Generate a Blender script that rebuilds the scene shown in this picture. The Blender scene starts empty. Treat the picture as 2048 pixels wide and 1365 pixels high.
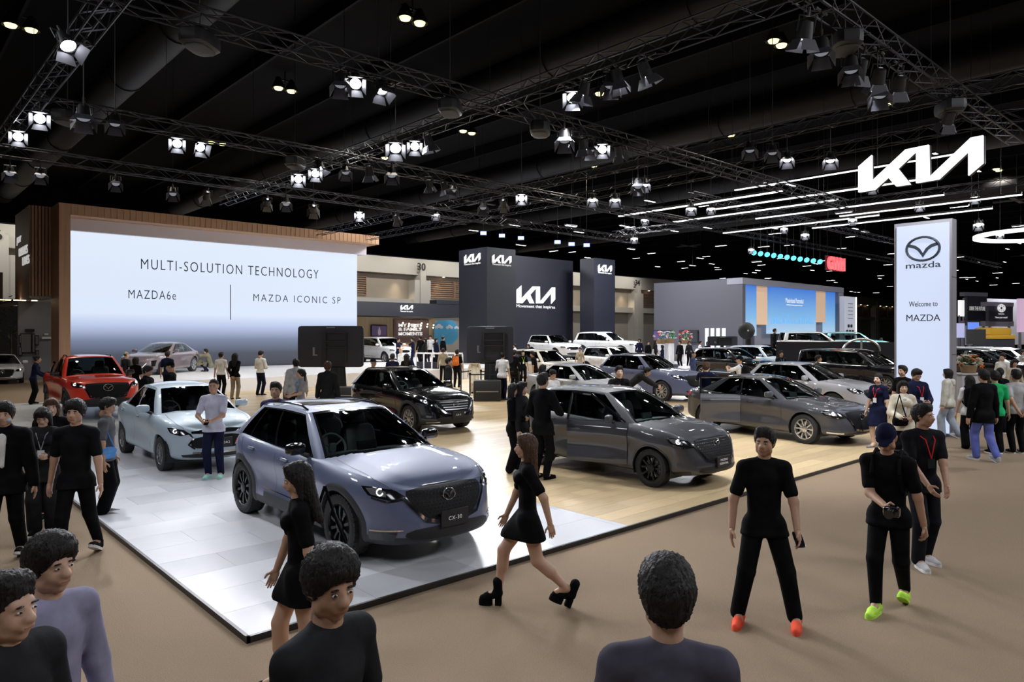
import bpy, bmesh, math, random, time
import numpy as np
from mathutils import Vector, Matrix
R_ = math.radians
T0 = time.time()

# ---------------------------------------------------------------- camera, world, exposure
SC = bpy.context.scene
FPX, CAMH, CXP, HYP = 1426.0, 2.5, 1024.0, 667.0      # focal length in px, camera height, principal column, horizon row (2048x1365)
FWD = np.array([.6743, .7385]); RGT = np.array([.7385, -.6743])
cam_d = bpy.data.cameras.new('camera'); cam = bpy.data.objects.new('camera', cam_d); SC.collection.objects.link(cam)
cam.location = (0, 0, CAMH); cam.rotation_euler = (R_(90), 0, -math.asin(.6743))
cam_d.sensor_width = 36; cam_d.lens = FPX / 2048 * 36; cam_d.shift_y = -(682.5 - HYP) / 2048
cam_d.clip_start = .05; cam_d.clip_end = 400
SC.camera = cam
W = bpy.data.worlds.new('hall_air'); SC.world = W; W.use_nodes = True
W.node_tree.nodes['Background'].inputs[0].default_value = (.045, .05, .075, 1)
W.node_tree.nodes['Background'].inputs[1].default_value = .22
SC.cycles.max_bounces = 7; SC.cycles.diffuse_bounces = 3; SC.cycles.glossy_bounces = 3; SC.cycles.transparent_max_bounces = 14; SC.cycles.caustics_reflective = False; SC.cycles.caustics_refractive = False
SC.view_settings.view_transform = 'Standard'; SC.view_settings.look = 'None'
SC.view_settings.exposure = -0.28; SC.view_settings.gamma = 1; SC.view_settings.use_curve_mapping = False
# ---------------------------------------------------------------- helpers
C = SC.collection
def at(px, py, z=0.0):
    "point at height z seen at pixel (px, py)"
    d = FPX * (CAMH - z) / (py - HYP); p = d * FWD + (px - CXP) / FPX * d * RGT
    return (float(p[0]), float(p[1]), z)
def atd(px, py, d):
    "point at depth d seen at pixel (px, py)"
    p = d * FWD + (px - CXP) / FPX * d * RGT
    return (float(p[0]), float(p[1]), CAMH - (py - HYP) / FPX * d)
def atx(px, X):
    "Y and depth where the column px crosses the plane X"
    k = (px - CXP) / FPX; d = X / (FWD[0] + k * RGT[0]); return d * (FWD[1] + k * RGT[1]), d
def aty(px, Y):
    k = (px - CXP) / FPX; d = Y / (FWD[1] + k * RGT[1]); return d * (FWD[0] + k * RGT[0]), d
def zpx(py, d): return CAMH - (py - HYP) / FPX * d

MATS = {}
def M(name, col=(.8, .8, .8), rough=.5, metal=0., emit=None, es=1., coat=0., spec=.5, alpha=None, noise=None, bump=None):
    if name in MATS: return MATS[name]
    m = bpy.data.materials.new(name); m.use_nodes = True; nt = m.node_tree; b = nt.nodes['Principled BSDF']
    I = b.inputs
    I['Base Color'].default_value = (*col, 1); I['Roughness'].default_value = rough; I['Metallic'].default_value = metal
    I['Coat Weight'].default_value = coat; I['Coat Roughness'].default_value = .03; I['Specular IOR Level'].default_value = spec
    if emit is not None:
        I['Emission Color'].default_value = (*emit, 1); I['Emission Strength'].default_value = es
    if noise:                                           # (scale, colour b, detail, low, high)
        sc_, cb, det, lo, hi = noise
        tc = nt.nodes.new('ShaderNodeTexCoord'); n = nt.nodes.new('ShaderNodeTexNoise'); r = nt.nodes.new('ShaderNodeValToRGB')
        n.inputs['Detail'].default_value = det
        if isinstance(sc_, (tuple, list)):
            mp = nt.nodes.new('ShaderNodeMapping'); mp.inputs['Scale'].default_value = sc_
            nt.links.new(tc.outputs['Object'], mp.inputs[0]); nt.links.new(mp.outputs[0], n.inputs['Vector']); n.inputs['Scale'].default_value = 1
        else:
            nt.links.new(tc.outputs['Object'], n.inputs['Vector']); n.inputs['Scale'].default_value = sc_
        r.color_ramp.elements[0].position = lo; r.color_ramp.elements[1].position = hi
        r.color_ramp.elements[0].color = (*col, 1); r.color_ramp.elements[1].color = (*cb, 1)
        nt.links.new(n.outputs['Fac'], r.inputs[0]); nt.links.new(r.outputs[0], I['Base Color'])
        if bump:
            bp = nt.nodes.new('ShaderNodeBump'); bp.inputs['Strength'].default_value = bump; bp.inputs['Distance'].default_value = .02
            nt.links.new(n.outputs['Fac'], bp.inputs['Height']); nt.links.new(bp.outputs[0], I['Normal'])
    MATS[name] = m; return m
def glass(name, tint=(.5, .6, .6), refl=.06, rough=.02):
    if name in MATS: return MATS[name]
    m = bpy.data.materials.new(name); m.use_nodes = True; nt = m.node_tree; nt.nodes.clear()
    o = nt.nodes.new('ShaderNodeOutputMaterial'); mx = nt.nodes.new('ShaderNodeMixShader'); t = nt.nodes.new('ShaderNodeBsdfTransparent')
    g = nt.nodes.new('ShaderNodeBsdfGlossy'); lw = nt.nodes.new('ShaderNodeFresnel'); lw.inputs[0].default_value = 1.5
    t.inputs[0].default_value = (*tint, 1); g.inputs['Roughness'].default_value = rough
    nt.links.new(lw.outputs[0], mx.inputs[0]); nt.links.new(t.outputs[0], mx.inputs[1]); nt.links.new(g.outputs[0], mx.inputs[2])
    nt.links.new(mx.outputs[0], o.inputs[0]); MATS[name] = m; return m
def paint(name, col, metal=.35, rough=.32):
    return M('paint_' + name, col, rough, metal, coat=1.0)

def tag(o, label=None, cat=None, group=None, kind=None):
    if label: o['label'] = label
    if cat: o['category'] = cat
    if group: o['group'] = group
    if kind: o['kind'] = kind
    return o
def empty(name, loc=(0, 0, 0), rz=0., label=None, cat=None, group=None, kind=None):
    o = bpy.data.objects.new(name, None); C.objects.link(o); o.location = loc; o.rotation_euler = (0, 0, rz); o.empty_display_size = .1
    return tag(o, label, cat, group, kind)
def link(name, me, parent=None, loc=(0, 0, 0), rot=(0, 0, 0), scale=None):
    o = bpy.data.objects.new(name, me); C.objects.link(o); o.location = loc; o.rotation_euler = rot
    if scale: o.scale = scale
    if parent is not None: o.parent = parent
    return o
def mesh(name, V, F, mats, mi=None, smooth=30.):
    me = bpy.data.meshes.new(name); me.from_pydata([tuple(map(float, v)) for v in V], [], F)
    for m in (mats if isinstance(mats, (list, tuple)) else [mats]): me.materials.append(m)
    if mi is not None: me.polygons.foreach_set('material_index', mi)
    if smooth:
        me.polygons.foreach_set('use_smooth', [True] * len(me.polygons))
        if smooth < 179: me.set_sharp_from_angle(angle=R_(smooth))
    me.update(); return me
def copy_tree(o, parent=None):
    c = o.copy(); C.objects.link(c); c.parent = parent
    for ch in list(o.children):
        if ch.type != 'LIGHT' and not ch.name.startswith('hanging_pole'): copy_tree(ch, c)
    return c

class MB:
    "collects pieces of one mesh"
    def __init__(s): s.v = []; s.f = []; s.m = []
    def add(s, V, F, m=0):
        o = len(s.v); s.v.extend(V); s.f.extend([tuple(i + o for i in f) for f in F]); s.m.extend([m] * len(F)); return s
    def box(s, c, d, m=0, rot=None):
        hx, hy, hz = d[0] / 2, d[1] / 2, d[2] / 2
        V = [Vector((x, y, z)) for x in (-hx, hx) for y in (-hy, hy) for z in (-hz, hz)]
        if rot is not None: V = [rot @ v for v in V]
        V = [(v[0] + c[0], v[1] + c[1], v[2] + c[2]) for v in V]
        return s.add(V, [(0, 1, 3, 2), (4, 6, 7, 5), (0, 4, 5, 1), (2, 3, 7, 6), (0, 2, 6, 4), (1, 5, 7, 3)], m)
    def bbox(s, x0, x1, y0, y1, z0, z1, m=0): return s.box(((x0 + x1) / 2, (y0 + y1) / 2, (z0 + z1) / 2), (x1 - x0, y1 - y0, z1 - z0), m)
    def rbox(s, c, d, r, m=0, rot=None, n=3):
        "box with rounded vertical profile in all directions (superellipsoid grid)"
        V = []; nu, nv = 4 * n, 2 * n + 2
        for j in range(nv + 1):
            ph = -math.pi / 2 + math.pi * j / nv
            for i in range(nu):
                th = 2 * math.pi * (i + .5) / nu
                cx = math.cos(ph) * math.cos(th); cy = math.cos(ph) * math.sin(th); cz = math.sin(ph)
                p = Vector((math.copysign(abs(cx) ** r, cx) * d[0] / 2, math.copysign(abs(cy) ** r, cy) * d[1] / 2, math.copysign(abs(cz) ** r, cz) * d[2] / 2))
                if rot is not None: p = rot @ p
                V.append((p[0] + c[0], p[1] + c[1], p[2] + c[2]))
        F = [(j * nu + i, j * nu + (i + 1) % nu, (j + 1) * nu + (i + 1) % nu, (j + 1) * nu + i) for j in range(nv) for i in range(nu)]
        return s.add(V, F, m)
    def tube(s, p0, p1, r0, r1=None, n=8, m=0, caps=True):
        r1 = r0 if r1 is None else r1; p0 = Vector(p0); p1 = Vector(p1); d = (p1 - p0)
        if d.length < 1e-6: return s
        d.normalize(); a = d.orthogonal().normalized(); b = d.cross(a); V = []
        for p, r in ((p0, r0), (p1, r1)):
            for i in range(n):
                t = 2 * math.pi * i / n; q = p + a * (r * math.cos(t)) + b * (r * math.sin(t)); V.append(tuple(q))
        F = [(i, (i + 1) % n, n + (i + 1) % n, n + i) for i in range(n)]
        if caps: F += [tuple(range(n - 1, -1, -1)), tuple(range(n, 2 * n))]
        return s.add(V, F, m)
    def path(s, pts, r, n=6, m=0):
        for a, b in zip(pts[:-1], pts[1:]): s.tube(a, b, r, r, n, m)
        return s
    def lathe(s, prof, n=24, mat=None, m=0, close=False):
        "profile [(r, h)] turned about local z, placed by matrix"
        V = []; k = len(prof)
        for i in range(n):
            t = 2 * math.pi * i / n
            for r, h in prof:
                p = Vector((r * math.cos(t), r * math.sin(t), h)); V.append(tuple(mat @ p) if mat is not None else tuple(p))
        F = [(i * k + j, ((i + 1) % n) * k + j, ((i + 1) % n) * k + j + 1, i * k + j + 1) for i in range(n) for j in range(k - 1)]
        if close: F += [(i * k + k - 1, ((i + 1) % n) * k + k - 1, ((i + 1) % n) * k, i * k) for i in range(n)]
        return s.add(V, F, m)
    def prism(s, poly, h0, h1, fn, m=0, back=True):
        "2-D polygon extruded from h0 to h1; fn(a, b, h) -> point"
        n = len(poly); V = [fn(a, b, h0) for a, b in poly] + [fn(a, b, h1) for a, b in poly]
        F = [tuple(range(n, 2 * n))] + ([tuple(range(n - 1, -1, -1))] if back else []) + [(i, (i + 1) % n, n + (i + 1) % n, n + i) for i in range(n)]
        return s.add(V, F, m)
    def grid(s, P, m=0, wrap=False, flip=False):
        P = np.asarray(P, float); a, b = P.shape[:2]; V = [tuple(p) for p in P.reshape(-1, 3)]; F = []
        for i in range(a if wrap else a - 1):
            i2 = (i + 1) % a
            for j in range(b - 1):
                q = (i * b + j, i2 * b + j, i2 * b + j + 1, i * b + j + 1); F.append(q[::-1] if flip else q)
        return s.add(V, F, m)
    def me(s, name, mats, smooth=30.): return mesh(name, s.v, s.f, mats, s.m, smooth)
    def build(s, name, mats, parent=None, loc=(0, 0, 0), rot=(0, 0, 0), smooth=30.):
        return link(name, s.me(name, mats, smooth), parent, loc, rot)
def fixn(me):
    bm = bmesh.new(); bm.from_mesh(me); bmesh.ops.recalc_face_normals(bm, faces=bm.faces); bm.to_mesh(me); bm.free(); return me

def polymesh(poly, du, dv=None):
    "polygon cut into a grid: (N,2) vertices and faces with a crisp outline"
    dv = dv or du; bm = bmesh.new(); bm.faces.new([bm.verts.new((a, b, 0)) for a, b in poly])
    A = [p[0] for p in poly]; B = [p[1] for p in poly]
    for k in range(1, int((max(A) - min(A)) / du) + 1):
        bmesh.ops.bisect_plane(bm, geom=bm.verts[:] + bm.edges[:] + bm.faces[:], plane_co=(min(A) + k * du, 0, 0), plane_no=(1, 0, 0))
    for k in range(1, int((max(B) - min(B)) / dv) + 1):
        bmesh.ops.bisect_plane(bm, geom=bm.verts[:] + bm.edges[:] + bm.faces[:], plane_co=(0, min(B) + k * dv, 0), plane_no=(0, 1, 0))
    bmesh.ops.triangulate(bm, faces=[f for f in bm.faces if len(f.verts) > 4])
    bm.verts.index_update(); V = np.array([v.co[:2] for v in bm.verts]); F = [tuple(v.index for v in f.verts) for f in bm.faces]; bm.free(); return V, F
def smooth_poly(p, it=2, closed=True):
    p = [tuple(q) for q in p]
    for _ in range(it):
        q = []; n = len(p)
        for i in range(n if closed else n - 1):
            a = p[i]; b = p[(i + 1) % n]
            q += [(a[0] * .75 + b[0] * .25, a[1] * .75 + b[1] * .25), (a[0] * .25 + b[0] * .75, a[1] * .25 + b[1] * .75)]
        p = q if closed else [p[0]] + q + [p[-1]]
    return p
def textmesh(txt, width=None, height=None, extrude=.005, align='CENTER', spacing=1., bold=0.):
    "lettering as a mesh in the local XY plane, fitted to a width (and height)"
    cu = bpy.data.curves.new('lettering', 'FONT'); cu.body = txt; cu.align_x = align; cu.align_y = 'CENTER'; cu.extrude = extrude; cu.space_character = spacing
    cu.offset = bold; cu.resolution_u = 3; o = bpy.data.objects.new('lettering', cu); C.objects.link(o)
    me = bpy.data.meshes.new_from_object(o.evaluated_get(bpy.context.evaluated_depsgraph_get())); bpy.data.objects.remove(o); bpy.data.curves.remove(cu)
    co = np.zeros(len(me.vertices) * 3); me.vertices.foreach_get('co', co); co = co.reshape(-1, 3)
    w = np.ptp(co[:, 0]); h = np.ptp(co[:, 1]); sx = width / w if width else None; sy = height / h if height else None
    sx = sx or sy; sy = sy or sx; c0 = (co.max(0) + co.min(0)) / 2
    if align == 'CENTER': co[:, 0] -= c0[0]
    else: co[:, 0] -= co[:, 0].min()
    co[:, 1] -= c0[1]; co[:, 0] *= sx; co[:, 1] *= sy
    me.vertices.foreach_set('co', co.ravel()); me.update(); return me
def text(txt, mat, parent, loc, rot, width=None, height=None, name='lettering', **k):
    me = textmesh(txt, width, height, **k); me.materials.clear(); me.materials.append(mat); return link(name, me, parent, loc, rot)
KIA = [(262,410),(428,300),(428,635),(830,330),(1090,338),(1095,735),(1535,370),(1660,375),(1660,695),(1510,808),(1510,525),(1200,782),(950,775),(950,380),(740,545),(885,775),(720,765),(625,630),(460,755),(262,745)]
KIA = [((x - 961) / 1400, -(y - .062 * (x - 262) - 505) / 1400) for x, y in KIA]
def wing_emblem(w, mat, name='emblem', thick=.012):
    "oval ring with a winged V inside, in the local XY plane"
    mb = MB(); n = 28; a, b = w / 2, w * .39; r = w * .042
    for i in range(n):
        t0, t1 = 2 * math.pi * i / n, 2 * math.pi * (i + 1) / n
        mb.tube((a * math.cos(t0), b * math.sin(t0), thick), (a * math.cos(t1), b * math.sin(t1), thick), r, r, 6, 0, False)
    for s in (-1, 1):
        pl = [(0, -.15), (.09, .01), (.22, .12), (.45, .20), (.47, .09), (.27, .03), (.16, -.05), (.06, -.19), (0, -.29)]
        mb.prism([(s * x * w, y * w) for x, y in (pl if s > 0 else pl[::-1])], 0, thick * 1.4, lambda x, y, h: (x, y, h))
    return mb.me(name, mat, 35)
BLACK = M('black_matt', (.012, .012, .014), .6); BLACKG = M('black_gloss', (.008, .008, .01), .12, coat=.6)
CHROME = M('chrome', (.75, .76, .78), .12, 1.); STEEL = M('steel', (.45, .46, .48), .35, .9); PLAST = M('dark_plastic', (.03, .031, .034), .55)
WHITE = M('white_satin', (.8, .8, .82), .4); RUBBER = M('rubber', (.018, .018, .019), .75)
# ---------------------------------------------------------------- hall shell
def plane_fn_Y(Y, sgn=-1):        # wall plane facing the camera (normal -Y): (a, b, h) -> (X, Y - h, Z)
    return lambda a, b, h: (a, Y - h, b)
def plane_fn_X(X):                # wall plane facing -X: a runs towards -Y (left to right as seen)
    return lambda a, b, h: (X - h, a, b)
ROTY = (R_(90), 0, 0); ROTX = (R_(90), 0, R_(-90))      # lettering on planes facing -Y and -X
carpet = M('carpet', (.245, .178, .118), .95, spec=.15, noise=(90., (.30, .222, .152), 6., .3, .7), bump=.6)
mb = MB(); mb.bbox(-30, 220, -60, 90, -.2, 0); o = mb.build('floor', carpet); tag(o, kind='structure', label='brown fibre carpet of the hall aisle')
mb = MB(); mb.bbox(-30, 220, -60, 90, 14, 14.3); o = mb.build('ceiling', M('ceiling_black', (.001, .001, .0016), .9, spec=.1)); tag(o, kind='structure', label='black ceiling high above the stands')
# ducts and purlins under the roof, running away from the aisle
ductm = M('duct_grey', (.0035, .0035, .005), .6, spec=.3)
for k, x in enumerate((-4, 7.5, 18.5, 30, 42, 56)):
    mb = MB(); mb.tube((x, -30, 12.4), (x, 62, 12.4), .62, .62, 20, 0)
    for y in range(-24, 62, 6): mb.tube((x, y, 12.4), (x, y + .12, 12.4), .66, .66, 20, 0)
    o = mb.build('air_duct', ductm); tag(o, 'round dark air duct under the roof, %s from the left' % ('first', 'second', 'third', 'fourth', 'fifth', 'sixth')[k], 'duct', 'air ducts under the roof')
mb = MB()
for k in range(34): mb.bbox(-12 + k * 4, -11.9 + k * 4, -40, 62, 13.4, 14)
o = mb.build('ceiling_purlins', M('purlin', (.0018, .0018, .0025), .7, spec=.1)); tag(o, kind='structure')
# far wall with numbered pilasters, louvred bays and a balcony band
YW = 62.; wallm = M('wall_plaster', (.50, .48, .44), .8); recm = M('wall_recess', (.30, .26, .21), .8); louv = M('louvre', (.30, .19, .13), .6)
mb = MB(); mb.bbox(-6, 215, YW, YW + .6, 0, 10.2, 0)
wall = mb.build('wall_back', wallm); tag(wall, kind='structure', label='pale hall wall with numbered pilasters and louvred bays')
mb = MB(); mb.bbox(-6, 215, YW - .9, YW, 8.55, 10.2); mb.build('top_band', wallm, wall)
mb = MB(); mb.bbox(-6, 215, YW - 1.0, YW, 5.3, 6.0); mb.build('balcony_band', wallm, wall)
mb = MB(); mb.bbox(-6, 215, YW - .06, YW, 6.0, 8.55); mb.build('recess_panel', recm, wall)
mb = MB(); mb.bbox(-6, 215, YW - .06, YW, 0, 5.3); mb.build('lower_panel', M('wall_low', (.34, .31, .27), .8), wall)
X30, X34 = aty(843, YW - 1)[0], aty(1275, YW - 1)[0]; X16 = aty(4, YW - 1)[0]; lampm = M('warm_downlight', (1, .8, .6), .5, emit=(1, .72, .45), es=9)
pil = MB(); pil.bbox(-1.0, 1.0, -1.15, 0, 0, 8.0); pil.bbox(-.35, .35, -1.25, 0, 0, 9.4); pilme = pil.me('pilaster', wallm)
pan = MB()
for k in range(9): pan.box((0, 0, k * .22), (3.3, .16, .05), 0, Matrix.Rotation(.5, 3, 'X'))
for x in (-1.65, 1.65): pan.box((x, 0, .88), (.06, .16, 1.9), 0)
panme = pan.me('louvre_panel', louv)
for k, xx in enumerate([X16, (X16 + X30) / 2, X30, X34] + [X34 + (i + 1) * 14. for i in range(9)]):
    p = link('pilaster', pilme, wall, (xx, YW - .1, 0))
    for i in range(3):
        q = link('louvre_panel', panme, wall, (xx + 3.2 + i * 3.45, YW - .18, 6.35))
        mb = MB(); mb.tube((0, 0, 0), (0, 0, .05), .12, .12, 10); mb.build('downlight', lampm, wall, (xx + 3.2 + i * 3.45, YW - .55, 8.48))
for px, s_, py in ((843, '30', 534), (1275, '34', 566), (4, '16', 470)):
    xx, d = aty(px, YW - 1.4); text(s_, BLACK, wall, (xx - (.4 if s_ == '16' else 0), YW - 1.42, zpx(py, d)), ROTY, height=.78, extrude=.02, bold=.02, name='bay_number')
for k in range(-7, 10):                                                        # warm wash lamps of the wall recess
    xx = X30 - 13 + k * 5.2; l = bpy.data.lights.new('wall_lamp', 'SPOT'); l.energy = 420; l.color = (1, .80, .58); l.spot_size = 1.7; l.spot_blend = .8; l.shadow_soft_size = .1; o = link('wall_lamp', l, wall, (xx, YW - .6, 8.4)); o.rotation_euler = (R_(-12), 0, 0)
    l = bpy.data.lights.new('band_fill', 'SPOT'); l.energy = 750; l.color = (1, .94, .84); l.spot_size = 2.2; l.spot_blend = .8; l.shadow_soft_size = .15; o = link('band_fill', l, wall, (xx, YW - 4.5, 10.8)); o.rotation_euler = (R_(52), 0, 0)  # added spots without a fixture, brightening the top band of the wall
mb = MB(); mb.bbox(215, 216, -60, 90, 0, 14); tag(mb.build('wall_far', M('wall_dark', (.05, .05, .06), .8)), kind='structure')

# ---------------------------------------------------------------- the front stand: raised floor
PZ = .05; X0, Y0, X1, Y1 = 2.32, 5.70, 27.5, 30.0
base = MB(); base.bbox(X0, X1, Y0, Y1, 0, PZ - .006); deck = base.build('floor_stand', M('deck_grey', (.60, .61, .63), .35)); tag(deck, kind='structure', label='raised stand floor of white and timber boards')
edge = MB(); edge.bbox(X0 - .03, X0, Y0 - .03, Y1, 0, PZ + .004); edge.bbox(X0 - .03, X1, Y0 - .03, Y0, 0, PZ + .004); edge.build('edge_trim', M('edge_black', (.02, .018, .017), .4), deck)
def floor_mat(name, c, c2, rough, sc):
    return M(name, c, rough, 0, noise=(sc, c2, 4., .3, .7), spec=.5)
wt = [floor_mat('white_board_%d' % i, tuple(v * (.58 + .055 * i) for v in (.92, .935, .98)), tuple(v * (.60 + .055 * i) for v in (.92, .935, .98)), .26, (4., 40., 1.)) for i in range(4)]
wd = [floor_mat('timber_board_%d' % i, tuple(v * (.84 + .10 * i) for v in (.50, .37, .205)), tuple(v * (.95 + .10 * i) for v in (.52, .40, .235)), .34, (3., 34., 1.)) for i in range(4)]
bw, bl = .60, 1.20; rnd = random.Random(4)
def board_me(w, l, m): q = MB(); q.bbox(.0015, w - .0015, .0015, l - .0015, 0, .006); return q.me('board', m, 0)
XS = 7.22                                                                       # white on the left, timber to the right
bms = {('w', i): board_me(bl, bw, wt[i]) for i in range(4)}; tms = {i: board_me(2.4, .30, wd[i]) for i in range(4)}
cand = []
ny_ = int((Y1 - Y0) / bw)
for j in range(ny_):
    xx = X0 - (j % 2) * bl / 2
    while xx < XS - .01:
        if xx < X0 - .001: cand.append((X0, Y0 + j * bw, bl / 2, bw, 'w'))
        else: cand.append((xx, Y0 + j * bw, min(bl, XS - xx), bw, 'w'))
        xx += bl
for j in range(int((Y1 - Y0) / .30)):
    xx = XS - (j * .8 % 2.4)
    while xx < X1 - .01:
        a = max(xx, XS); cand.append((a, Y0 + j * .30, min(xx + 2.4, X1) - a, .30, 't')); xx += 2.4
def near(c): return (c[0] + c[2] / 2) * FWD[0] + (c[1] + c[3] / 2) * FWD[1]
for kind, nm, ms in (('w', 'white_board', wt), ('t', 'timber_board', wd)):
    cs = sorted([c for c in cand if c[4] == kind and c[2] > .03], key=near); rest = MB()
    for k, c in enumerate(cs):
        i = rnd.randrange(4) if kind == 't' else (rnd.randrange(4) if rnd.random() < .5 else 2)
        if k < 290:
            full = c[2] > (bl if kind == 'w' else 2.4) - .01; me = (bms['w', i] if kind == 'w' else tms[i]) if full else board_me(c[2], c[3], ms[i]); link(nm, me, deck, (c[0], c[1], PZ - .006))
        else: rest.bbox(c[0] + .0015, c[0] + c[2] - .0015, c[1] + .0015, c[1] + c[3] - .0015, PZ - .006, PZ, i)
    o = rest.build(nm, ms, deck, smooth=0); o['kind'] = 'stuff'

# ---------------------------------------------------------------- big screen wall with timber frame and stage
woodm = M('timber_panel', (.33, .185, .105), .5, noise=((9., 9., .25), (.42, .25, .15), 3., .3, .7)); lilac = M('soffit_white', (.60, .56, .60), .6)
YL, YF = 41.0, 39.7
xl, dl = aty(141, YL); xr_, dr = aty(714, YL); ztop = zpx(462, dl); SZ = .60
def screen_mat():
    m = bpy.data.materials.new('screen_image'); m.use_nodes = True; nt = m.node_tree; b = nt.nodes['Principled BSDF']; b.inputs['Base Color'].default_value = (.02, .02, .02, 1); b.inputs['Roughness'].default_value = .4
    tc = nt.nodes.new('ShaderNodeTexCoord'); sx = nt.nodes.new('ShaderNodeSeparateXYZ'); mr = nt.nodes.new('ShaderNodeMapRange'); cr = nt.nodes.new('ShaderNodeValToRGB')
    mr.inputs['From Min'].default_value = SZ; mr.inputs['From Max'].default_value = ztop; nt.links.new(tc.outputs['Object'], sx.inputs[0]); nt.links.new(sx.outputs['Z'], mr.inputs[0]); nt.links.new(mr.outputs[0], cr.inputs[0])
    e = cr.color_ramp.elements; e[0].position = 0; e[0].color = (.038, .043, .06, 1); e[1].position = 1; e[1].color = (.72, .80, .93, 1)
    for p, c in ((.11, (.055, .065, .095)), (.22, (.17, .21, .32)), (.33, (.47, .55, .78)), (.42, (.68, .77, .93))):
        n = e.new(p); n.color = (*c, 1)
    nt.links.new(cr.outputs[0], b.inputs['Emission Color']); b.inputs['Emission Strength'].default_value = 1.25; return m
scr = empty('screen_wall', (0, 0, 0), 0, 'huge white screen reading Multi-Solution Technology in a timber portal frame', 'screen')
mb = MB(); mb.bbox(xl, xr_, YL, YL + .3, SZ, ztop); mb.build('screen', screen_mat(), scr)
ink = M('screen_ink', (.03, .035, .05), .6)
def on_screen(t, px0, px1, py, h=None, **k):
    xa, da = aty(px0, YL - .02); xb, db = aty(px1, YL - .02); return text(t, ink, scr, ((xa + xb) / 2, YL - .02, zpx(py, (da + db) / 2)), ROTY, width=xb - xa, height=h, **k)
on_screen('MULTI-SOLUTION TECHNOLOGY', 282, 637, 539.5, .54, spacing=1.22, bold=-.008); on_screen('MAZDA6e', 257, 352, 590, .46, spacing=1.2, bold=-.008); on_screen('MAZDA ICONIC SP', 507, 681, 598.5, .42, spacing=1.35, bold=-.008)
xd, dd = aty(461, YL - .02); mb = MB(); mb.bbox(xd - .02, xd + .02, YL - .03, YL - .01, zpx(640, dd), zpx(570, dd)); mb.build('divider_line', ink, scr)
xpl = aty(118, YF)[0]; xpr = aty(141, YF)[0]; xbr = aty(758, YF)[0]; zt_ = zpx(405, aty(118, YF)[1]); zb_ = zpx(430, aty(141, YF)[1])
mb = MB(); mb.bbox(xpl, xpr, YF, YL + .6, 0, zt_ - .0); mb.build('frame_post', woodm, scr)
mb = MB(); mb.bbox(xpr, xbr, YF, YL + .6, zb_, zt_); mb.build('frame_beam', woodm, scr)
mb = MB(); mb.bbox(xpr, aty(733, YL - .3)[0], YL - .3, YL + .5, ztop, zb_); mb.build('soffit', lilac, scr)
mb = MB(); mb.bbox(xpl, xr_, YL + .3, YL + .6, 0, zb_); mb.build('back_panel', BLACK, scr)
for k in range(60):                                                            # timber ribs on the beam face
    x = xpr + (xbr - xpr) * (k + .5) / 60; mb = MB() if k == 0 else mb
    if k == 0: mb.bbox(-.11, .11, -.02, 0, zb_ + .02, zt_ - .02); rib = mb.me('beam_rib', woodm, 0)
    link('beam_rib', rib, scr, (x, YF, 0))
# slatted box and grey wall left of the post
xs0 = aty(62, 41.5)[0]; sl = empty('slatted_box', (0, 0, 0), 0, 'timber slatted box left of the big screen with white slogan', 'partition')
zs_b = zpx(592, aty(62, 41.5)[1]); mb = MB(); mb.bbox(xs0, xpl, 41.8, atx(34, xs0)[0], zs_b, zt_); mb.build('box_core', M('box_dark', (.035, .028, .025), .6), sl)
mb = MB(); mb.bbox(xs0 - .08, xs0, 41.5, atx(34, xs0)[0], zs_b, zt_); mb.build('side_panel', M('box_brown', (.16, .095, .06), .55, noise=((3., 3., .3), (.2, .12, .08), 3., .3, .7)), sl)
mb = MB(); mb.bbox(xs0 - .08, xpl, 41.5, 56, zs_b - .12, zs_b); mb.build('box_soffit', M('soffit_grey', (.3, .28, .28), .7), sl)
for k in range(6):
    x = xs0 + .02 + k * (xpl - xs0 - .06) / 5.6; mb = MB(); mb.bbox(x, x + .10, 41.45, 41.7, zs_b, zt_); mb.build('slat', woodm, sl)
sgw = M('sign_white', (.8, .8, .8), .5, emit=(1, 1, 1), es=.5)
for t, py, pa, pb in (('JOY', 482, 33.5, 42), ('DRIVES', 502, 38, 55), ('LIVES', 521, 45, 58.5)):
    Ya, Yb = atx(pa, xs0 - .1)[0], atx(pb, xs0 - .1)[0]; Yt = (Ya + Yb) / 2; d = xs0 * FWD[0] + Yt * FWD[1]; text(t, sgw, sl, (xs0 - .1, Yt, zpx(py, d)), ROTX, width=abs(Ya - Yb), height=.42, extrude=.02)
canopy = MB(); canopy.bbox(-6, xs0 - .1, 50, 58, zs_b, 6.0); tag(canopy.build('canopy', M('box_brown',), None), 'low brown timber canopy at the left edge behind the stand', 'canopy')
mb = MB(); mb.bbox(-6, 9, 57.6, 57.9, 0, zs_b); tag(mb.build('dark_backdrop', M('box_dark')), 'dark panel behind the timber posts at the left edge', 'partition')  # added backing that darkens the gap behind the posts
gx0 = aty(36, 45.5)[0]; gx1 = aty(108, 45.5)[0]; gw = empty('display_wall', (0, 0, 0), 0, 'grey display wall hung with black frames left of the screen', 'partition'); mb = MB(); mb.bbox(gx0, gx1, 45.5, 45.7, 0, zs_b - .12); mb.build('panel', M('wall_grey', (.24, .25, .29), .7), gw)
for px, py, w, h in ((41, 679, .14, .48), (52, 687, .5, 1.05), (67, 687, .14, 1.05), (74, 681, .18, .55), (41, 703, .16, .5), (75, 710, .16, .5)):
    xx, d = aty(px, 45.4); mb = MB(); z = zpx(py, d); mb.bbox(xx - w / 2, xx + w / 2, 45.42, 45.48, z - h / 2, z + h / 2); mb.bbox(xx - w / 2 + .03, xx + w / 2 - .03, 45.40, 45.42, z - h / 2 + .05, z + h / 2 - .05, 1); mb.build('picture_frame', [BLACK, M('photo_print', (.16, .16, .17), .4)], gw)
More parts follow.
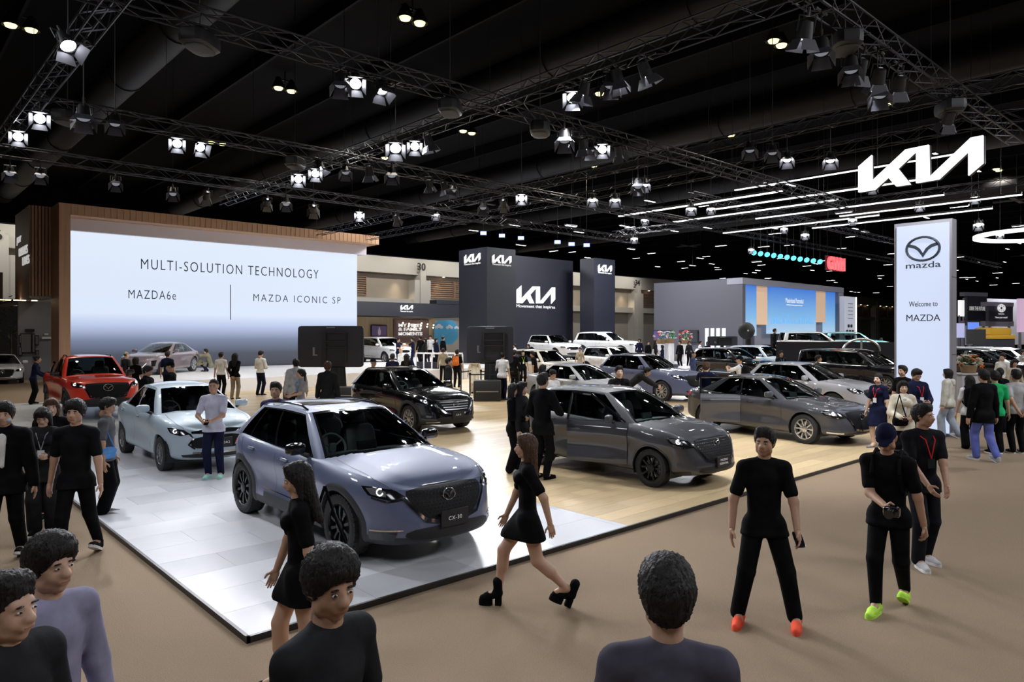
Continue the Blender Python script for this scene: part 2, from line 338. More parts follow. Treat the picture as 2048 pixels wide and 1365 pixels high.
for px, py, w, h, m in ((60, 661, .42, .14, BLACK), (93, 669, .18, .10, WHITE), (94, 676, .45, .12, WHITE)):
    xx, d = aty(px, 45.4); mb = MB(); z = zpx(py, d); mb.bbox(xx - w / 2, xx + w / 2, 45.44, 45.49, z - h / 2, z + h / 2); mb.build('caption_panel', m, gw)
for px in (2, 16, 33, 46, 69):
    xx, d = aty(px, 44); mb = MB(); mb.tube((xx, 44, zs_b - .15), (xx, 44, zs_b - .12), .13, .13, 12); mb.build('downlight', lampm, sl)
for k in range(9):
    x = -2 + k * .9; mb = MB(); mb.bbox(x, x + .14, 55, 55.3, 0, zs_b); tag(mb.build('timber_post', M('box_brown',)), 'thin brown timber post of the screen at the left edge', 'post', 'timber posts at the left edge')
# stage in front of the screen
stg = MB(); stg.bbox(8.3, 26.5, 30.02, YL - .32, 0, SZ); tag(stg.build('stage', M('stage_white', (.80, .80, .82), .22)), 'low glossy white stage below the big screen', 'stage')

# ---------------------------------------------------------------- welcome tower
tx = 19.34; ya, yb2 = atx(1898, tx)[0], atx(1793, tx)[0]; dn = atx(1898, tx)[1]; TH = zpx(442, dn)
tw_ = empty('welcome_tower', (tx, (ya + yb2) / 2, 0), 0, 'tall illuminated white tower reading Welcome to Mazda at the aisle', 'sign'); hw_ = (yb2 - ya) / 2
mb = MB(); mb.bbox(.03, .36, -hw_ - .06, hw_ + .06, 0, TH + .06); mb.build('frame', M('tower_grey', (.30, .29, .32), .45, .3), tw_)
mb = MB()
for z in (TH * .38, TH * .74): mb.bbox(.02, .365, -hw_ - .064, -hw_ - .056, z, z + .012)
mb.build('frame_joint', BLACK, tw_)
mb = MB(); mb.bbox(0, .03, -hw_, hw_, .08, TH - .02); mb.build('light_panel', M('tower_glow', (.08, .08, .09), .3, emit=(.68, .77, 1.), es=1.08), tw_)
def on_tower(px, py): y, d = atx(px, tx - .02); return (-.012, y - (ya + yb2) / 2, zpx(py, d))
em = wing_emblem(.74, M('logo_steel', (.10, .12, .15), .25, .7), 'emblem', .02); link('emblem', em, tw_, on_tower(1846, 498), ROTX)
text('mazda', M('logo_steel'), tw_, on_tower(1846, 530), ROTX, width=.78, height=.15, extrude=.012, name='word_mark'); text('Welcome to', ink, tw_, on_tower(1846, 608), ROTX, width=.64, height=.13); text('MAZDA', ink, tw_, on_tower(1846, 636), ROTX, width=.76, height=.16)

# ---------------------------------------------------------------- navy stand behind: towers, walls, canopy
navy = M('navy_panel', (.010, .0115, .021), .5); sgw = M('sign_white')
def kia(parent, fn, c, w, sub=True, rot=ROTY, mat=None, thick=.05):
    mb = MB(); mb.prism([(c[0] + a * w, c[1] + b * w) for a, b in KIA[::-1]], 0, thick, fn); me = mb.me('logo', mat or sgw, 0); fixn(me); link('logo', me, parent)
def navy_tower(pxl, pxc, pxr, pyt, d, label):
    xc, yc, _ = atd(pxc, 667, d); yl_ = atx(pxl, xc)[0]; xr2 = aty(pxr, yc)[0]; zt = zpx(pyt, d); t = empty('navy_tower', (xc, yc, 0), 0, label, 'tower')
    mb = MB(); mb.bbox(0, xr2 - xc, 0, yl_ - yc, 0, zt); mb.build('tower_body', navy, t); return t, xc, yc, yl_, xr2, zt
d1 = 46.
t1, xc, yc, yl1, xr1, zt1 = navy_tower(918, 974, 1031, 494, d1, 'tall navy tower with two white logos behind the display')
kia(t1, lambda a, b, h: (a, -.01 - h, b), ((xr1 - xc) * .5, zpx(516, d1)), (xr1 - xc) * .68); text('Movement that inspires', sgw, t1, ((xr1 - xc) * .5, -.03, zpx(528, d1)), ROTY, width=(xr1 - xc) * .66, height=.17)
kia(t1, lambda a, b, h: (-.01 - h, -a, b), (-(yl1 - yc) * .5, zpx(516, d1 + 1)), (yl1 - yc) * .58); text('Movement that inspires', sgw, t1, (-.03, (yl1 - yc) * .5, zpx(528, d1 + 1)), ROTX, width=(yl1 - yc) * .58, height=.17)
Yk = yc + 3.; xk0, xk1 = aty(1024, Yk)[0], aty(1146, Yk)[0]; dk = aty(1075, Yk)[1]; kw = empty('navy_wall', (0, 0, 0), 0, 'broad navy wall with large white logo and slogan', 'partition'); mb = MB(); mb.bbox(xk0, xk1, Yk, Yk + .5, 0, zpx(511, aty(1030, Yk)[1])); mb.build('wall_panel', navy, kw)
xlogo = aty(1072, Yk)[0]; wl = aty(1110, Yk)[0] - aty(1033, Yk)[0]; kia(kw, plane_fn_Y(Yk - .01), (xlogo, zpx(590, dk)), wl); text('Movement that inspires', sgw, kw, (xlogo, Yk - .03, zpx(614.5, dk)), ROTY, width=wl * 1.0, height=.30)
t2, xc2, yc2, yl2, xr22, zt2 = navy_tower(1160, 1188, 1230, 516, 53., 'slim navy tower with one white logo near bay thirty-four')
kia(t2, lambda a, b, h: (a, -.01 - h, b), ((xr22 - xc2) * .5, zpx(536, 53.5)), (xr22 - xc2) * .66); text('Movement that inspires', sgw, t2, ((xr22 - xc2) * .5, -.03, zpx(546, 53.5)), ROTY, width=(xr22 - xc2) * .64, height=.17)
Yc = 50.; xa_, da_ = aty(700, Yc); xb_, db_ = aty(930, Yc); cnp = empty('navy_canopy', (0, 0, 0), 0, 'dark canopy with small white logo above the timber lounge', 'canopy')
zc0, zc1 = zpx(633, aty(810, Yc)[1]), zpx(606, aty(810, Yc)[1]); mb = MB(); mb.bbox(xa_, xb_, Yc, Yc + 6, zc0, zc1); mb.build('fascia', M('canopy_black', (.012, .013, .018), .5), cnp); mb = MB(); mb.bbox(aty(873, Yc)[0], xb_, Yc - .05, Yc + 1, zc1, zc1 + .35); mb.build('raised_fascia', M('canopy_black'), cnp)
xg, dg = aty(813, Yc); kia(cnp, plane_fn_Y(Yc - .01), (xg, zpx(615, dg)), 1.25); text('Movement that inspires', sgw, cnp, (xg, Yc - .03, zpx(623.5, dg)), ROTY, width=1.25, height=.16)
lounge = empty('lounge_wall', (0, 0, 0), 0, 'light timber lounge wall with letter shelf and cloud mural', 'partition'); lwood = M('lounge_timber', (.50, .36, .20), .6, noise=((5., 5., .3), (.58, .43, .26), 3., .3, .7)); mb = MB(); mb.bbox(xa_, xb_, Yc + 4.5, Yc + 4.8, 0, zc0); mb.build('timber_panel', lwood, lounge)
YB = Yc + 4.4
def onB(px, py): x, d = aty(px, YB); return x, zpx(py, d)
x0_, z0_ = onB(787, 685); x1_, z1_ = onB(857, 640); mb = MB(); mb.bbox(x0_, x1_, YB - .1, YB, z0_, z1_); mb.build('letter_shelf', M('shelf_brown', (.20, .12, .10), .6), lounge)
for t, py in (('MY FIRST', 651), ('& FAMILY', 659), ('MOMENTS', 668)):
    x, z = onB(819, py); text(t, sgw, lounge, (x, YB - .16, z), ROTY, width=2.6, height=.30, extrude=.04, bold=.03)
for k in range(12):
    x, z = onB(800 + (k * 37) % 62, 646 + (k * 13) % 12); mb = MB(); mb.rbox((x, YB - .5, z), (.14, .14, .14), 1.); mb.build('globe_lamp', M('bulb', (1, .9, .75), .4, emit=(1, .9, .75), es=6), lounge)
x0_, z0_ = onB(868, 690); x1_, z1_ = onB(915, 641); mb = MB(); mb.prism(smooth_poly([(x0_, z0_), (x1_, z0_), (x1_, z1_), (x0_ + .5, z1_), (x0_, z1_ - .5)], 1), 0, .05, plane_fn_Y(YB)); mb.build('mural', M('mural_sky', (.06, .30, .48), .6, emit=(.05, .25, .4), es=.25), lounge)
for px, py, s_ in ((877, 654, .8), (898, 655, .7), (912, 656, .5)):
    x, z = onB(px, py); mb = MB()
    for dx, dz, rr in ((-.35, -.05, .4), (0, .1, .5), (.35, -.05, .4)): mb.rbox((x + dx * s_, YB - .08, z + dz * s_), (rr * s_ * 1.3, .04, rr * s_), .9)
    mb.build('cloud', WHITE, lounge)
x, z = onB(757, 662); mb = MB(); mb.bbox(x - .8, x + .8, YB - .12, YB - .02, z - .5, z + .5); mb.bbox(x - .74, x + .74, YB - .13, YB - .12, z - .44, z + .44, 1); tv_ = mb.build('wall_screen', [BLACK, M('tv_dark', (.03, .02, .04), .3, emit=(.08, .05, .12), es=.6)], lounge)
mb = MB(); mb.rbox((x, YB - .14, z - .12), (.3, .02, .6), .8); mb.rbox((x, YB - .14, z + .22), (.16, .02, .18), .9); mb.build('screen_figure', M('tv_fig', (.4, .3, .32), .5, emit=(.5, .4, .4), es=.3), tv_)
nst = MB(); nst.bbox(20., 60, 33, 49.9, 0, .5); tag(nst.build('navy_stand_floor', M('kia_floor', (.55, .55, .57), .3)), 'pale raised floor of the navy stand', 'platform')
mb = MB(); mb.bbox(35, 45.4, 24.3, 32.9, 0, .4); tag(mb.build('grey_stand_floor', M('kia_floor')), 'pale raised floor beside the grey exhibition block', 'platform')
for k, (pxa, pya, pxb, pyb) in enumerate(((832, 713, 878, 717), (880, 728, 923, 732))):
    pass
# ---------------------------------------------------------------- grey block with blue screens
cx_, cy_, _ = atd(1485, 667, 50.); yg = atx(1308, cx_)[0]; xg1 = aty(1687, cy_)[0]; zg = zpx(556, 50.); gb = empty('screen_block', (0, 0, 0), 0, 'grey exhibition block with blue skyline screens reading Maximized Potential', 'building')
gwall = M('block_grey', (.075, .074, .092), .6); mb = MB(); mb.bbox(cx_, cx_ + .4, cy_, yg, 0, zg); mb.build('side_wall', gwall, gb)
lite = M('block_frame', (.22, .22, .26), .5); mb = MB(); mb.bbox(cx_ - .03, xg1, cy_ - .03, cy_ + 1.2, zg - .42, zg + .02); mb.build('top_beam', lite, gb)
def gsec(nm, pa, pb, ptop, pbot, m, Y=None, dep=.3):
    Y = Y or cy_ + .3; xa, da = aty(pa, Y); xb, db = aty(pb, Y); mb = MB(); mb.bbox(xa, xb, Y, Y + dep, zpx(pbot, (da + db) / 2), zpx(ptop, (da + db) / 2)); return mb.build(nm, m, gb), (xa + xb) / 2, (da + db) / 2
def skymat(nm, z0, z1):
    m = bpy.data.materials.new(nm); m.use_nodes = True; nt = m.node_tree; b = nt.nodes['Principled BSDF']; b.inputs['Base Color'].default_value = (.02, .02, .02, 1); tc = nt.nodes.new('ShaderNodeTexCoord'); sx = nt.nodes.new('ShaderNodeSeparateXYZ'); mr = nt.nodes.new('ShaderNodeMapRange'); cr = nt.nodes.new('ShaderNodeValToRGB')
    mr.inputs['From Min'].default_value = z0; mr.inputs['From Max'].default_value = z1; nt.links.new(tc.outputs['Object'], sx.inputs[0]); nt.links.new(sx.outputs['Z'], mr.inputs[0]); nt.links.new(mr.outputs[0], cr.inputs[0]); e = cr.color_ramp.elements; e[0].color = (.62, .82, 1, 1); e[1].color = (.05, .22, .80, 1); n = e.new(.4); n.color = (.25, .58, .98, 1)
    nt.links.new(cr.outputs[0], b.inputs['Emission Color']); b.inputs['Emission Strength'].default_value = .95; return m
skyb = skymat('screen_sky', 2.2, zg - .4)
gsec('screen', 1485, 1513, 565, 672, skyb); gsec('pier', 1513, 1540, 566, 650, M('pier_glow', (.55, .40, .28), .6, emit=(1, .62, .35), es=.35)); gsec('pier_frame', 1509, 1541, 563, 690, lite, cy_ + .7)
o, xs_, ds_ = gsec('screen', 1540, 1632, 567, 668, skyb, cy_ + .1); gsec('pier', 1632, 1651, 580, 645, M('pier_glow')); gsec('pier_frame', 1630, 1652, 575, 690, lite, cy_ + .7); gsec('screen', 1652, 1677, 580, 672, skyb); gsec('end_pier', 1677, 1687, 581, 690, lite, cy_ + .02)
text('Maximized Potential', sgw, gb, (xs_, cy_ + .05, zpx(602, ds_)), ROTY, width=2.9, height=.36); mb = MB(); mb.bbox(xs_ - 1.3, xs_ + 1.3, cy_ + .04, cy_ + .07, zpx(611, ds_) - .03, zpx(611, ds_) + .03); mb.build('caption_line', sgw, gb)
rr = random.Random(3)
for k in range(26):                                                            # skyline on the screen
    px = 1544 + k * 3.3; x, d = aty(px, cy_ + .05); hh = rr.uniform(.15, .75) * (.5 if 1578 < px < 1605 else 1); mb = MB(); z = zpx(648, d); mb.bbox(x - .07, x + .05, cy_ + .06, cy_ + .08, z, z + hh); mb.build('skyline_tower', M('skyline', (.1, .3, .6), .5, emit=(.16, .45, .85), es=.8), o)
gy = yg - (yg - cy_) * .45; ydr0, ydr1 = atx(1408, cx_)[0], atx(1453, cx_)[0]; mb = MB(); dmid = atx(1430, cx_)[1]
for k in range(4): y = ydr1 + (ydr0 - ydr1) * (k + .1) / 4; mb.bbox(cx_ - .06, cx_, y, y + (ydr0 - ydr1) / 4 * .62, .4, zpx(657, dmid))
mb.build('slot_window', M('slot_glow', (.6, .65, .7), .5, emit=(.7, .8, .9), es=.5), gb)
for px, w in ((1327, 1.7), (1379, 1.6)):
    y, d = atx(px, cx_); mb = MB(); z = zpx(673, d); mb.bbox(cx_ - .15, cx_ - .02, y - w / 2, y + w / 2, z - .45, z + .45); mb.bbox(cx_ - .16, cx_ - .15, y - w / 2 + .06, y + w / 2 - .06, z - .4, z + .4, 1); mb.build('wall_screen', [BLACK, M('tv_blue' if px < 1350 else 'tv_black', (.02, .02, .03), .3, emit=(.12, .12, .4) if px < 1350 else (.03, .04, .04), es=.8)], gb)
xi, yi, _ = atd(1689, 667, 58.); it_ = empty('info_tower', (xi, yi, 0), 0, 'slim pale information tower with rows of small car pictures', 'sign'); mb = MB(); mb.bbox(0, 2.2, 0, .4, 0, zpx(593, 58.)); mb.build('panel', M('info_panel', (.42, .44, .5), .5, emit=(.6, .65, .75), es=.35), it_)
for r_ in range(3):
    for c_ in range(3 - (r_ == 0)): mb = MB(); mb.rbox((.5 + c_ * .55 + (.27 if r_ == 0 else 0), -.02, 3.1 - r_ * .45), (.42, .03, .26), .6); mb.build('car_picture', BLACK, it_)
mb = MB(); mb.bbox(2.2, 2.3, -.05, .4, 0, zpx(593, 58.)); mb.build('light_edge', M('edge_glow', (1, 1, 1), .5, emit=(.9, .95, 1), es=3), it_)
for t in range(5): mb = MB(); mb.bbox(.7, 1.6, -.02, 0, 4.9 - t * .3, 4.97 - t * .3); mb.build('text_line', M('info_text', (.25, .27, .33), .6), it_)
gst = MB(); gst.bbox(cx_ - 3, cx_ + 11.5, cy_ - 9.5, cy_ - .1, 0, 1.0); tag(gst.build('block_stage', M('gwm_stage', (.5, .48, .55), .3)), 'pale stage carrying cars in front of the blue screens', 'stage')
# ---------------------------------------------------------------- far stands at the right edge
def far_screen(label, px0, px1, py0, py1, d, mat, items=(), frame=None):
    x, y, z = atd((px0 + px1) / 2, (py0 + py1) / 2, d); w = (px1 - px0) / FPX * d * 1.35; hgt = (py1 - py0) / FPX * d; r = empty('far_screen', (x, y, z), R_(-20), label, 'screen'); mb = MB(); mb.bbox(-w / 2, w / 2, 0, .3, -hgt / 2, hgt / 2); mb.build('panel', mat, r)
    for q in (-.4, .4): mb = MB(); mb.bbox(q * w - .08, q * w + .08, .08, .24, -z, -hgt / 2 + .1); mb.build('support_post', lite, r)
    if frame: mb = MB(); mb.bbox(-w / 2 - .3, w / 2 + .3, .1, .6, -hgt / 2 - .5, -hgt / 2); mb.bbox(-w / 2 - .3, w / 2 + .3, .1, .6, hgt / 2, hgt / 2 + .4); mb.build('frame', frame, r)
    for t, dz, hh, ww in items: text(t, sgw, r, (0, -.03, dz * hgt), ROTY, width=ww * w, height=hh * hgt)
    return r
dks = M('far_dark', (.03, .033, .05), .5); far_screen('dark screen reading Drive the Future above the right aisle', 1933, 1976, 593, 642, 72, dks, [('DRIVE THE FUTURE', 0, .16, .8)], lite); r = far_screen('black screen with oval logo and slogan at the right edge', 1975, 2029, 613, 643, 70, dks, [('TOYOTA', -.02, .09, .25), ('Move your world', -.26, .16, .5)], lite)
for a, b in ((.55, .36), (.22, .34), (.42, .16)):
    mb = MB(); n = 20
    for i in range(n): mb.tube((a * math.cos(6.283 * i / n), -.05, .55 + b * math.sin(6.283 * i / n)), (a * math.cos(6.283 * (i + 1) / n), -.05, .55 + b * math.sin(6.283 * (i + 1) / n)), .05, .05, 5, 0, False)
    mb.build('oval_logo', sgw, r)
far_screen('small lit white sign left of the dark screen', 1921, 1932, 601, 633, 72, M('far_glow', (.8, .8, .8), .5, emit=(1, 1, 1), es=1.), ()); far_screen('pale violet screen below the far stands', 1915, 1930, 647, 676, 66, M('far_violet', (.4, .4, .6), .5, emit=(.6, .62, .95), es=.7), ()); far_screen('small blue screen below the dark far screen', 1941, 1959, 645, 660, 64, M('far_blue', (.1, .2, .7), .5, emit=(.15, .3, .95), es=.9), ()); far_screen('tall pink screen at the right edge of the hall', 2038, 2075, 598, 665, 66, M('far_pink', (.6, .4, .6), .5, emit=(.8, .55, .75), es=.6), ())
far_screen('grey panelled stand wall behind the far screens', 1925, 2060, 598, 690, 80, M('far_grey', (.35, .35, .38), .6), ())
mb = MB(); x, y, z = atd(1985, 666, 60); mb.rbox((0, 0, .1), (2.4, 1.8, .7), .35); mb.rbox((.2, 0, -.35), (2.7, 1.9, .4), .3); mb.bbox(-1.2, 1.4, -.8, .8, -z, -.5, 1); tag(mb.build('yellow_machine', [M('machine_yellow', (.75, .42, .03), .45), dks], None, (x, y, z), (0, 0, R_(-30))), 'yellow covered vehicle at the far right stand', 'vehicle')
mb = MB(); x, y, z = atd(1952, 673, 46); mb.bbox(-.55, .55, -.1, .1, -.5, .45); mb.bbox(-.06, .06, -.05, .05, -z, -.4); mb.bbox(-.4, .4, -.3, .3, -z, -z + .05); tag(mb.build('monitor', BLACK, None, (x, y, z), (0, 0, R_(-48))), 'dark monitor back standing right of the white tower', 'monitor')
# ---------------------------------------------------------------- cars
def pch(xs, ys):
    "smooth monotone-ish interpolation through control points"
    xs = np.array(xs, float); ys = np.array(ys, float); o = np.argsort(xs); xs = xs[o]; ys = ys[o]
    h = np.diff(xs); d = np.diff(ys) / h; m = np.zeros_like(xs); m[0] = d[0]; m[-1] = d[-1]
    for i in range(1, len(xs) - 1):
        m[i] = 0 if d[i - 1] * d[i] <= 0 else 2 * d[i - 1] * d[i] / (d[i - 1] + d[i])
    def f(x):
        x = np.clip(np.asarray(x, float), xs[0], xs[-1]); i = np.clip(np.searchsorted(xs, x) - 1, 0, len(xs) - 2)
        t = (x - xs[i]) / h[i]
        return (2*t**3-3*t**2+1)*ys[i] + (t**3-2*t**2+t)*h[i]*m[i] + (-2*t**3+3*t**2)*ys[i+1] + (t**3-t**2)*h[i]*m[i+1]
    return f
WHEELS = {}
def wheel_mesh(R, w, style, rimcol):
    key = (round(R, 3), w, style, rimcol)
    if key in WHEELS: return WHEELS[key]
    rot = Matrix.Rotation(R_(90), 4, 'X'); rr = R * (.70 if style != 'off' else .62); t = MB()   # local z -> -y ; outside = -y
    t.lathe([(rr, -w/2*.9), (rr + .02, -w/2), (R - .03, -w/2*.98), (R - .008, -w/2*.8), (R, -w/2*.5), (R, w/2*.5), (R - .008, w/2*.8), (R - .03, w/2*.98), (rr + .02, w/2), (rr, w/2*.9)], 40, rot)
    for i in range(40):                                   # tread blocks on the shoulder
        a = 2 * math.pi * (i + .5) / 40
        for sg in (-1, 1):
            t.box((math.cos(a) * (R - .0095), sg * w * .36, math.sin(a) * (R - .0095)), (.02, w * .2, R * .125), 0, Matrix.Rotation(-a, 3, 'Y'))
    tm = t.me('tyre', RUBBER, 40)
    r = MB(); m0 = {'black': M('rim_black', (.015, .015, .017), .25, .6), 'silver': M('rim_silver', (.62, .63, .65), .25, .9), 'grey': M('rim_grey', (.2, .2, .21), .3, .8), 'two': M('rim_silver', (.62, .63, .65), .25, .9)}[rimcol]
    r.lathe([(rr + .004, w/2*.92), (rr - .012, w/2*.95), (rr - .02, w/2*.8), (rr - .03, 0), (rr - .03, -w/2*.7)], 36, rot, 0)
    r.lathe([(rr - .03, -.01), (.02, -.01)], 36, rot, 1)                        # dark backing
    r.lathe([(rr * .72, .01), (.09, .01)], 30, rot, 2)                          # brake disc
    yo = -w / 2 * .82
    def spoke(a, wa, wb, r0, r1, tw=0., dip=.03, m=0):
        c, s_ = math.cos(a), math.sin(a); pts = []
        for rad, wd, yy in ((r0, wa, yo + .012), ((r0 + r1) / 2, (wa + wb) / 2, yo), (r1, wb, yo + .004)):
            k = tw * (rad - r0) / (r1 - r0)
            pts.append([(rad, -wd / 2 + k, yy + dip), (rad, -wd / 2 * .7 + k, yy), (rad, wd / 2 * .7 + k, yy), (rad, wd / 2 + k, yy + dip)])
        r.grid([[(p[0] * c - p[1] * s_, p[2], p[0] * s_ + p[1] * c) for p in row] for row in pts], m, flip=True)
    n = {'ten': 10, 'five2': 5, 'off': 6, 'nine': 9, 'aero': 5}[style]
    for i in range(n):
        a = 2 * math.pi * i / n + .3
        if style in ('ten', 'nine'): spoke(a, .03, .055, .045, rr - .012)
        elif style == 'off': spoke(a - .12, .05, .06, .05, rr - .012, -.02); spoke(a + .2, .03, .05, .05, rr - .012, .02)
        elif style == 'aero': spoke(a, .09, .15, .05, rr - .012)
        else:
            spoke(a - .17, .03, .05, .05, rr - .012, -.03); spoke(a + .17, .03, .05, .05, rr - .012, .03)
    r.lathe([(.075, yo * -1 - .03), (.07, -yo + .004), (.03, -yo + .01), (0.001, -yo + .01)], 20, rot, 0)
    for i in range(5):
        a = 2 * math.pi * i / 5; r.tube((.05 * math.cos(a), yo + .004, .05 * math.sin(a)), (.05 * math.cos(a), yo - .008, .05 * math.sin(a)), .008, .008, 6, 1)
    rm = r.me('rim', [m0, BLACK, STEEL], 40); fixn(rm)
    WHEELS[key] = (tm, rm); return tm, rm

def car(name, label, loc, ang, sp, group=None):
    g = lambda k, d=None: sp.get(k, d)
    L, Wd, H, WB, fo, R = g('L'), g('W'), g('H'), g('WB'), g('fo'), g('R'); tw = g('tw', .215); det = g('det', 2)
    b = Wd / 2; xF = WB / 2 + fo; xR = xF - L; xm = (xF + xR) / 2; a = L / 2; ax = (WB / 2, -WB / 2)
    PM = g('paint'); CL = PLAST if g('clad', 0) else PM
    root = empty(name, loc, R_(ang), label, 'car', group)
    # plan outline, resampled by arc length
    nx, ny = g('nx', 6.5), g('ny', 2.7); t = np.linspace(0, math.pi, 1500); ct = np.cos(t)
    ox = xm + a * np.sign(ct) * np.abs(ct) ** (2 / nx); oy = b * np.abs(np.sin(t)) ** (2 / ny); oy[-1] = oy[0] = 0
    s_ = np.concatenate([[0], np.cumsum(np.hypot(np.diff(ox), np.diff(oy)))]); NS = {2: 130, 1: 84, 0: 60}[det]
    S = np.linspace(0, s_[-1], NS); ox = np.interp(S, s_, ox); oy = np.interp(S, s_, oy)
    zlow = pch([xR, ax[1] - R, ax[1] + R, ax[0] - R, ax[0] + R, xF], g('low', [.30, .24, .21, .21, .23, .22]))
    zsh = pch([p[0] * L / 2 + xm for p in g('sh')], [p[1] for p in g('sh')])          # shoulder height along the car
    ztc = pch([p[0] * L / 2 + xm for p in g('top')], [p[1] for p in g('top')])        # centre line of bonnet and tail
    vc = g('vclad', .13); v = np.unique(np.concatenate([np.linspace(0, vc, 4), np.linspace(vc, 1, {2: 24, 1: 16, 0: 12}[det])]))
    iS = pch(*zip(*g('iS', [(0, .10), (.06, .04), (.16, .015), (.35, .02), (.55, .012), (.74, 0), (.86, .012), (.95, .045), (1, .085)])))
    iF = pch(*zip(*g('iF', [(0, .13), (.08, .03), (.2, 0), (.42, .015), (.6, .05), (.8, .10), (.93, .17), (1, .26)])))
    iR = pch(*zip(*g('iR', [(0, .12), (.1, .02), (.3, 0), (.6, .02), (.85, .05), (1, .12)])))
    NV = len(v); Xo = ox[:, None]; Yo = oy[:, None]; vv = v[None, :]
    ef = np.clip((Xo - ax[0] + .15) / (xF - ax[0] + .15), 0, 1) ** 2; er = np.clip((ax[1] - .1 - Xo) / (ax[1] - .1 - xR), 0, 1) ** 2
    PX = Xo - iF(vv) * ef + iR(vv) * er + 0 * vv
    bul = .022 * (np.exp(-((Xo - ax[0]) / .42) ** 2) + np.exp(-((Xo - ax[1]) / .45) ** 2) * 1.3)
    scu = -g('scu', .028) * np.exp(-((vv - .5) / .2) ** 2) * np.exp(-(Xo / (WB * .34)) ** 4)
    PY = Yo * (1 - (iS(vv) - bul * np.exp(-((vv - .62) / .3) ** 2) - scu + .006) / b)
    PZ = zlow(Xo) + vv * (zsh(Xo) - zlow(Xo))
    G3 = np.stack([PX, PY, PZ], -1)
    du = np.gradient(G3, axis=0); dv = np.gradient(G3, axis=1); Nn = np.cross(dv, du); Nn /= np.linalg.norm(Nn, axis=-1, keepdims=True) + 1e-9
    Nn[0, :, 1] = 0; Nn[-1, :, 1] = 0
    flipN = np.sign(np.sum(Nn * (G3 - np.array([xm, 0, .5])), -1, keepdims=True)); Nn *= flipN
    def bpt(s, z, off=0.):
        "body surface at arc length s from the nose (sign = side: + is the left flank) and height z"
        s = np.asarray(s, float); z = np.asarray(z, float); q = np.clip(np.abs(s) / S[-1] * (NS - 1), 0, NS - 1.001); i = q.astype(int); fr = (q - i)[..., None]
        xx = np.interp(np.abs(s), S, ox); vq = np.clip((z - zlow(xx)) / (zsh(xx) - zlow(xx)), 0, 1); j = np.clip(np.searchsorted(v, vq) - 1, 0, NV - 2)
        fj = ((vq - v[j]) / (v[j + 1] - v[j]))[..., None]
        def bl(A): return (A[i, j] * (1 - fj) + A[i, j + 1] * fj) * (1 - fr) + (A[i + 1, j] * (1 - fj) + A[i + 1, j + 1] * fj) * fr
        P = bl(G3) + bl(Nn) * off; P[..., 1] *= np.where(s < 0, -1, 1); return P
    def sofx(x): return np.interp(-np.asarray(x, float), -ox, S)
    def patch(nm, poly, mat, off=.005, side=0, space='s', du=.05, parent=None, label=None):
        "panel laid on the body; space 's' = (arc, z), 'x' = (x, z) on a flank, 't' = (x, y) on bonnet/roof"
        V, F = polymesh(poly, du)
        if space == 's': P = bpt(V[:, 0] * (side or 1), V[:, 1], off)
        elif space == 'x': P = bpt(sofx(V[:, 0]) * side, V[:, 1], off)
        elif space == 'h': P = np.stack([V[:, 0], V[:, 1], capz(V[:, 0], V[:, 1]) + off], -1)
        else: P = np.stack([V[:, 0], V[:, 1], roofz(V[:, 0], V[:, 1]) + off], -1)
        me = mesh(nm, P, F, mat, None, 60); fixn(me)
        o = link(nm, me, parent or root)
        if label: o['label'] = label
        return o
    def strip(mb, line, w, off, side, space='x', m=0):
        pts = []
        for p, q in zip(line[:-1], line[1:]):
            n = max(1, int(math.hypot(q[0] - p[0], q[1] - p[1]) / .06)); pts += [(p[0] + (q[0] - p[0]) * k / n, p[1] + (q[1] - p[1]) * k / n) for k in range(n)]
        pts.append(line[-1]); pts = np.array(pts); d = np.gradient(pts, axis=0); d /= np.linalg.norm(d, axis=1, keepdims=True) + 1e-9
        nrm = np.stack([-d[:, 1], d[:, 0]], -1) * w / 2; rows = []
        for k in (-1, 1):
            q = pts + k * nrm
            if space == 'x': rows.append(bpt(sofx(q[:, 0]) * side, q[:, 1], off))
            elif space == 's': rows.append(bpt(q[:, 0] * side, q[:, 1], off))
            elif space == 'h': rows.append(np.stack([q[:, 0], q[:, 1], capz(q[:, 0], q[:, 1]) + off], -1))
            else: rows.append(np.stack([q[:, 0], q[:, 1], roofz(q[:, 0], q[:, 1]) + off], -1))
        mb.grid(np.array(rows), m)
    ysh = lambda x: np.interp(np.asarray(x, float), PX[::-1, -1], PY[::-1, -1])
    zsx = lambda x: np.interp(np.asarray(x, float), PX[::-1, -1], PZ[::-1, -1])
    def capz(x, y):
        ye = np.maximum(ysh(x), .02); r = np.clip(np.abs(y) / ye, 0, 1); zs = zsx(x)
        rid = g('ridge', .012) * np.exp(-((r - .62) / .10) ** 2) * np.clip((np.asarray(x) - ax[0] + .9) / .5, 0, 1)
        kk = np.clip((PX[0, -1] - np.asarray(x)) / .45, 0, 1) ** .6 * np.clip((np.asarray(x) - PX[-1, -1]) / .25, 0, 1) ** .6
        return zs + (np.maximum(ztc(x) - zs, .0) * (1 - r ** 2.4) + rid) * kk
    # greenhouse
    gh = g('gh'); fx = lambda q: xm + q * L / 2
    xc, xA, xD, xB = fx(gh['cowl']), fx(gh['A']), fx(gh['D']), fx(gh['back']); xh, xhA, xrD, xr = fx(gh['head']), fx(gh['headA']), fx(gh['roofD']), fx(gh['roofR'])
    yb = gh.get('yb', b - .085); yr = gh.get('yr', b - .30); ybD = gh.get('ybD', yb - .05); yrD = gh.get('yrD', yr - .03)
    zr = pch([fx(p[0]) for p in gh['zr']], [p[1] for p in gh['zr']]); drop = gh.get('drop', .055)
    roofz = lambda x, y: zr(x) - drop * (np.abs(y) / yr) ** 2.5
    p1 = [0, .2, .4, .6, .75, .86, .9, .93, .97, 1.]; sp2 = gh['split']; p2 = [.015, .035]
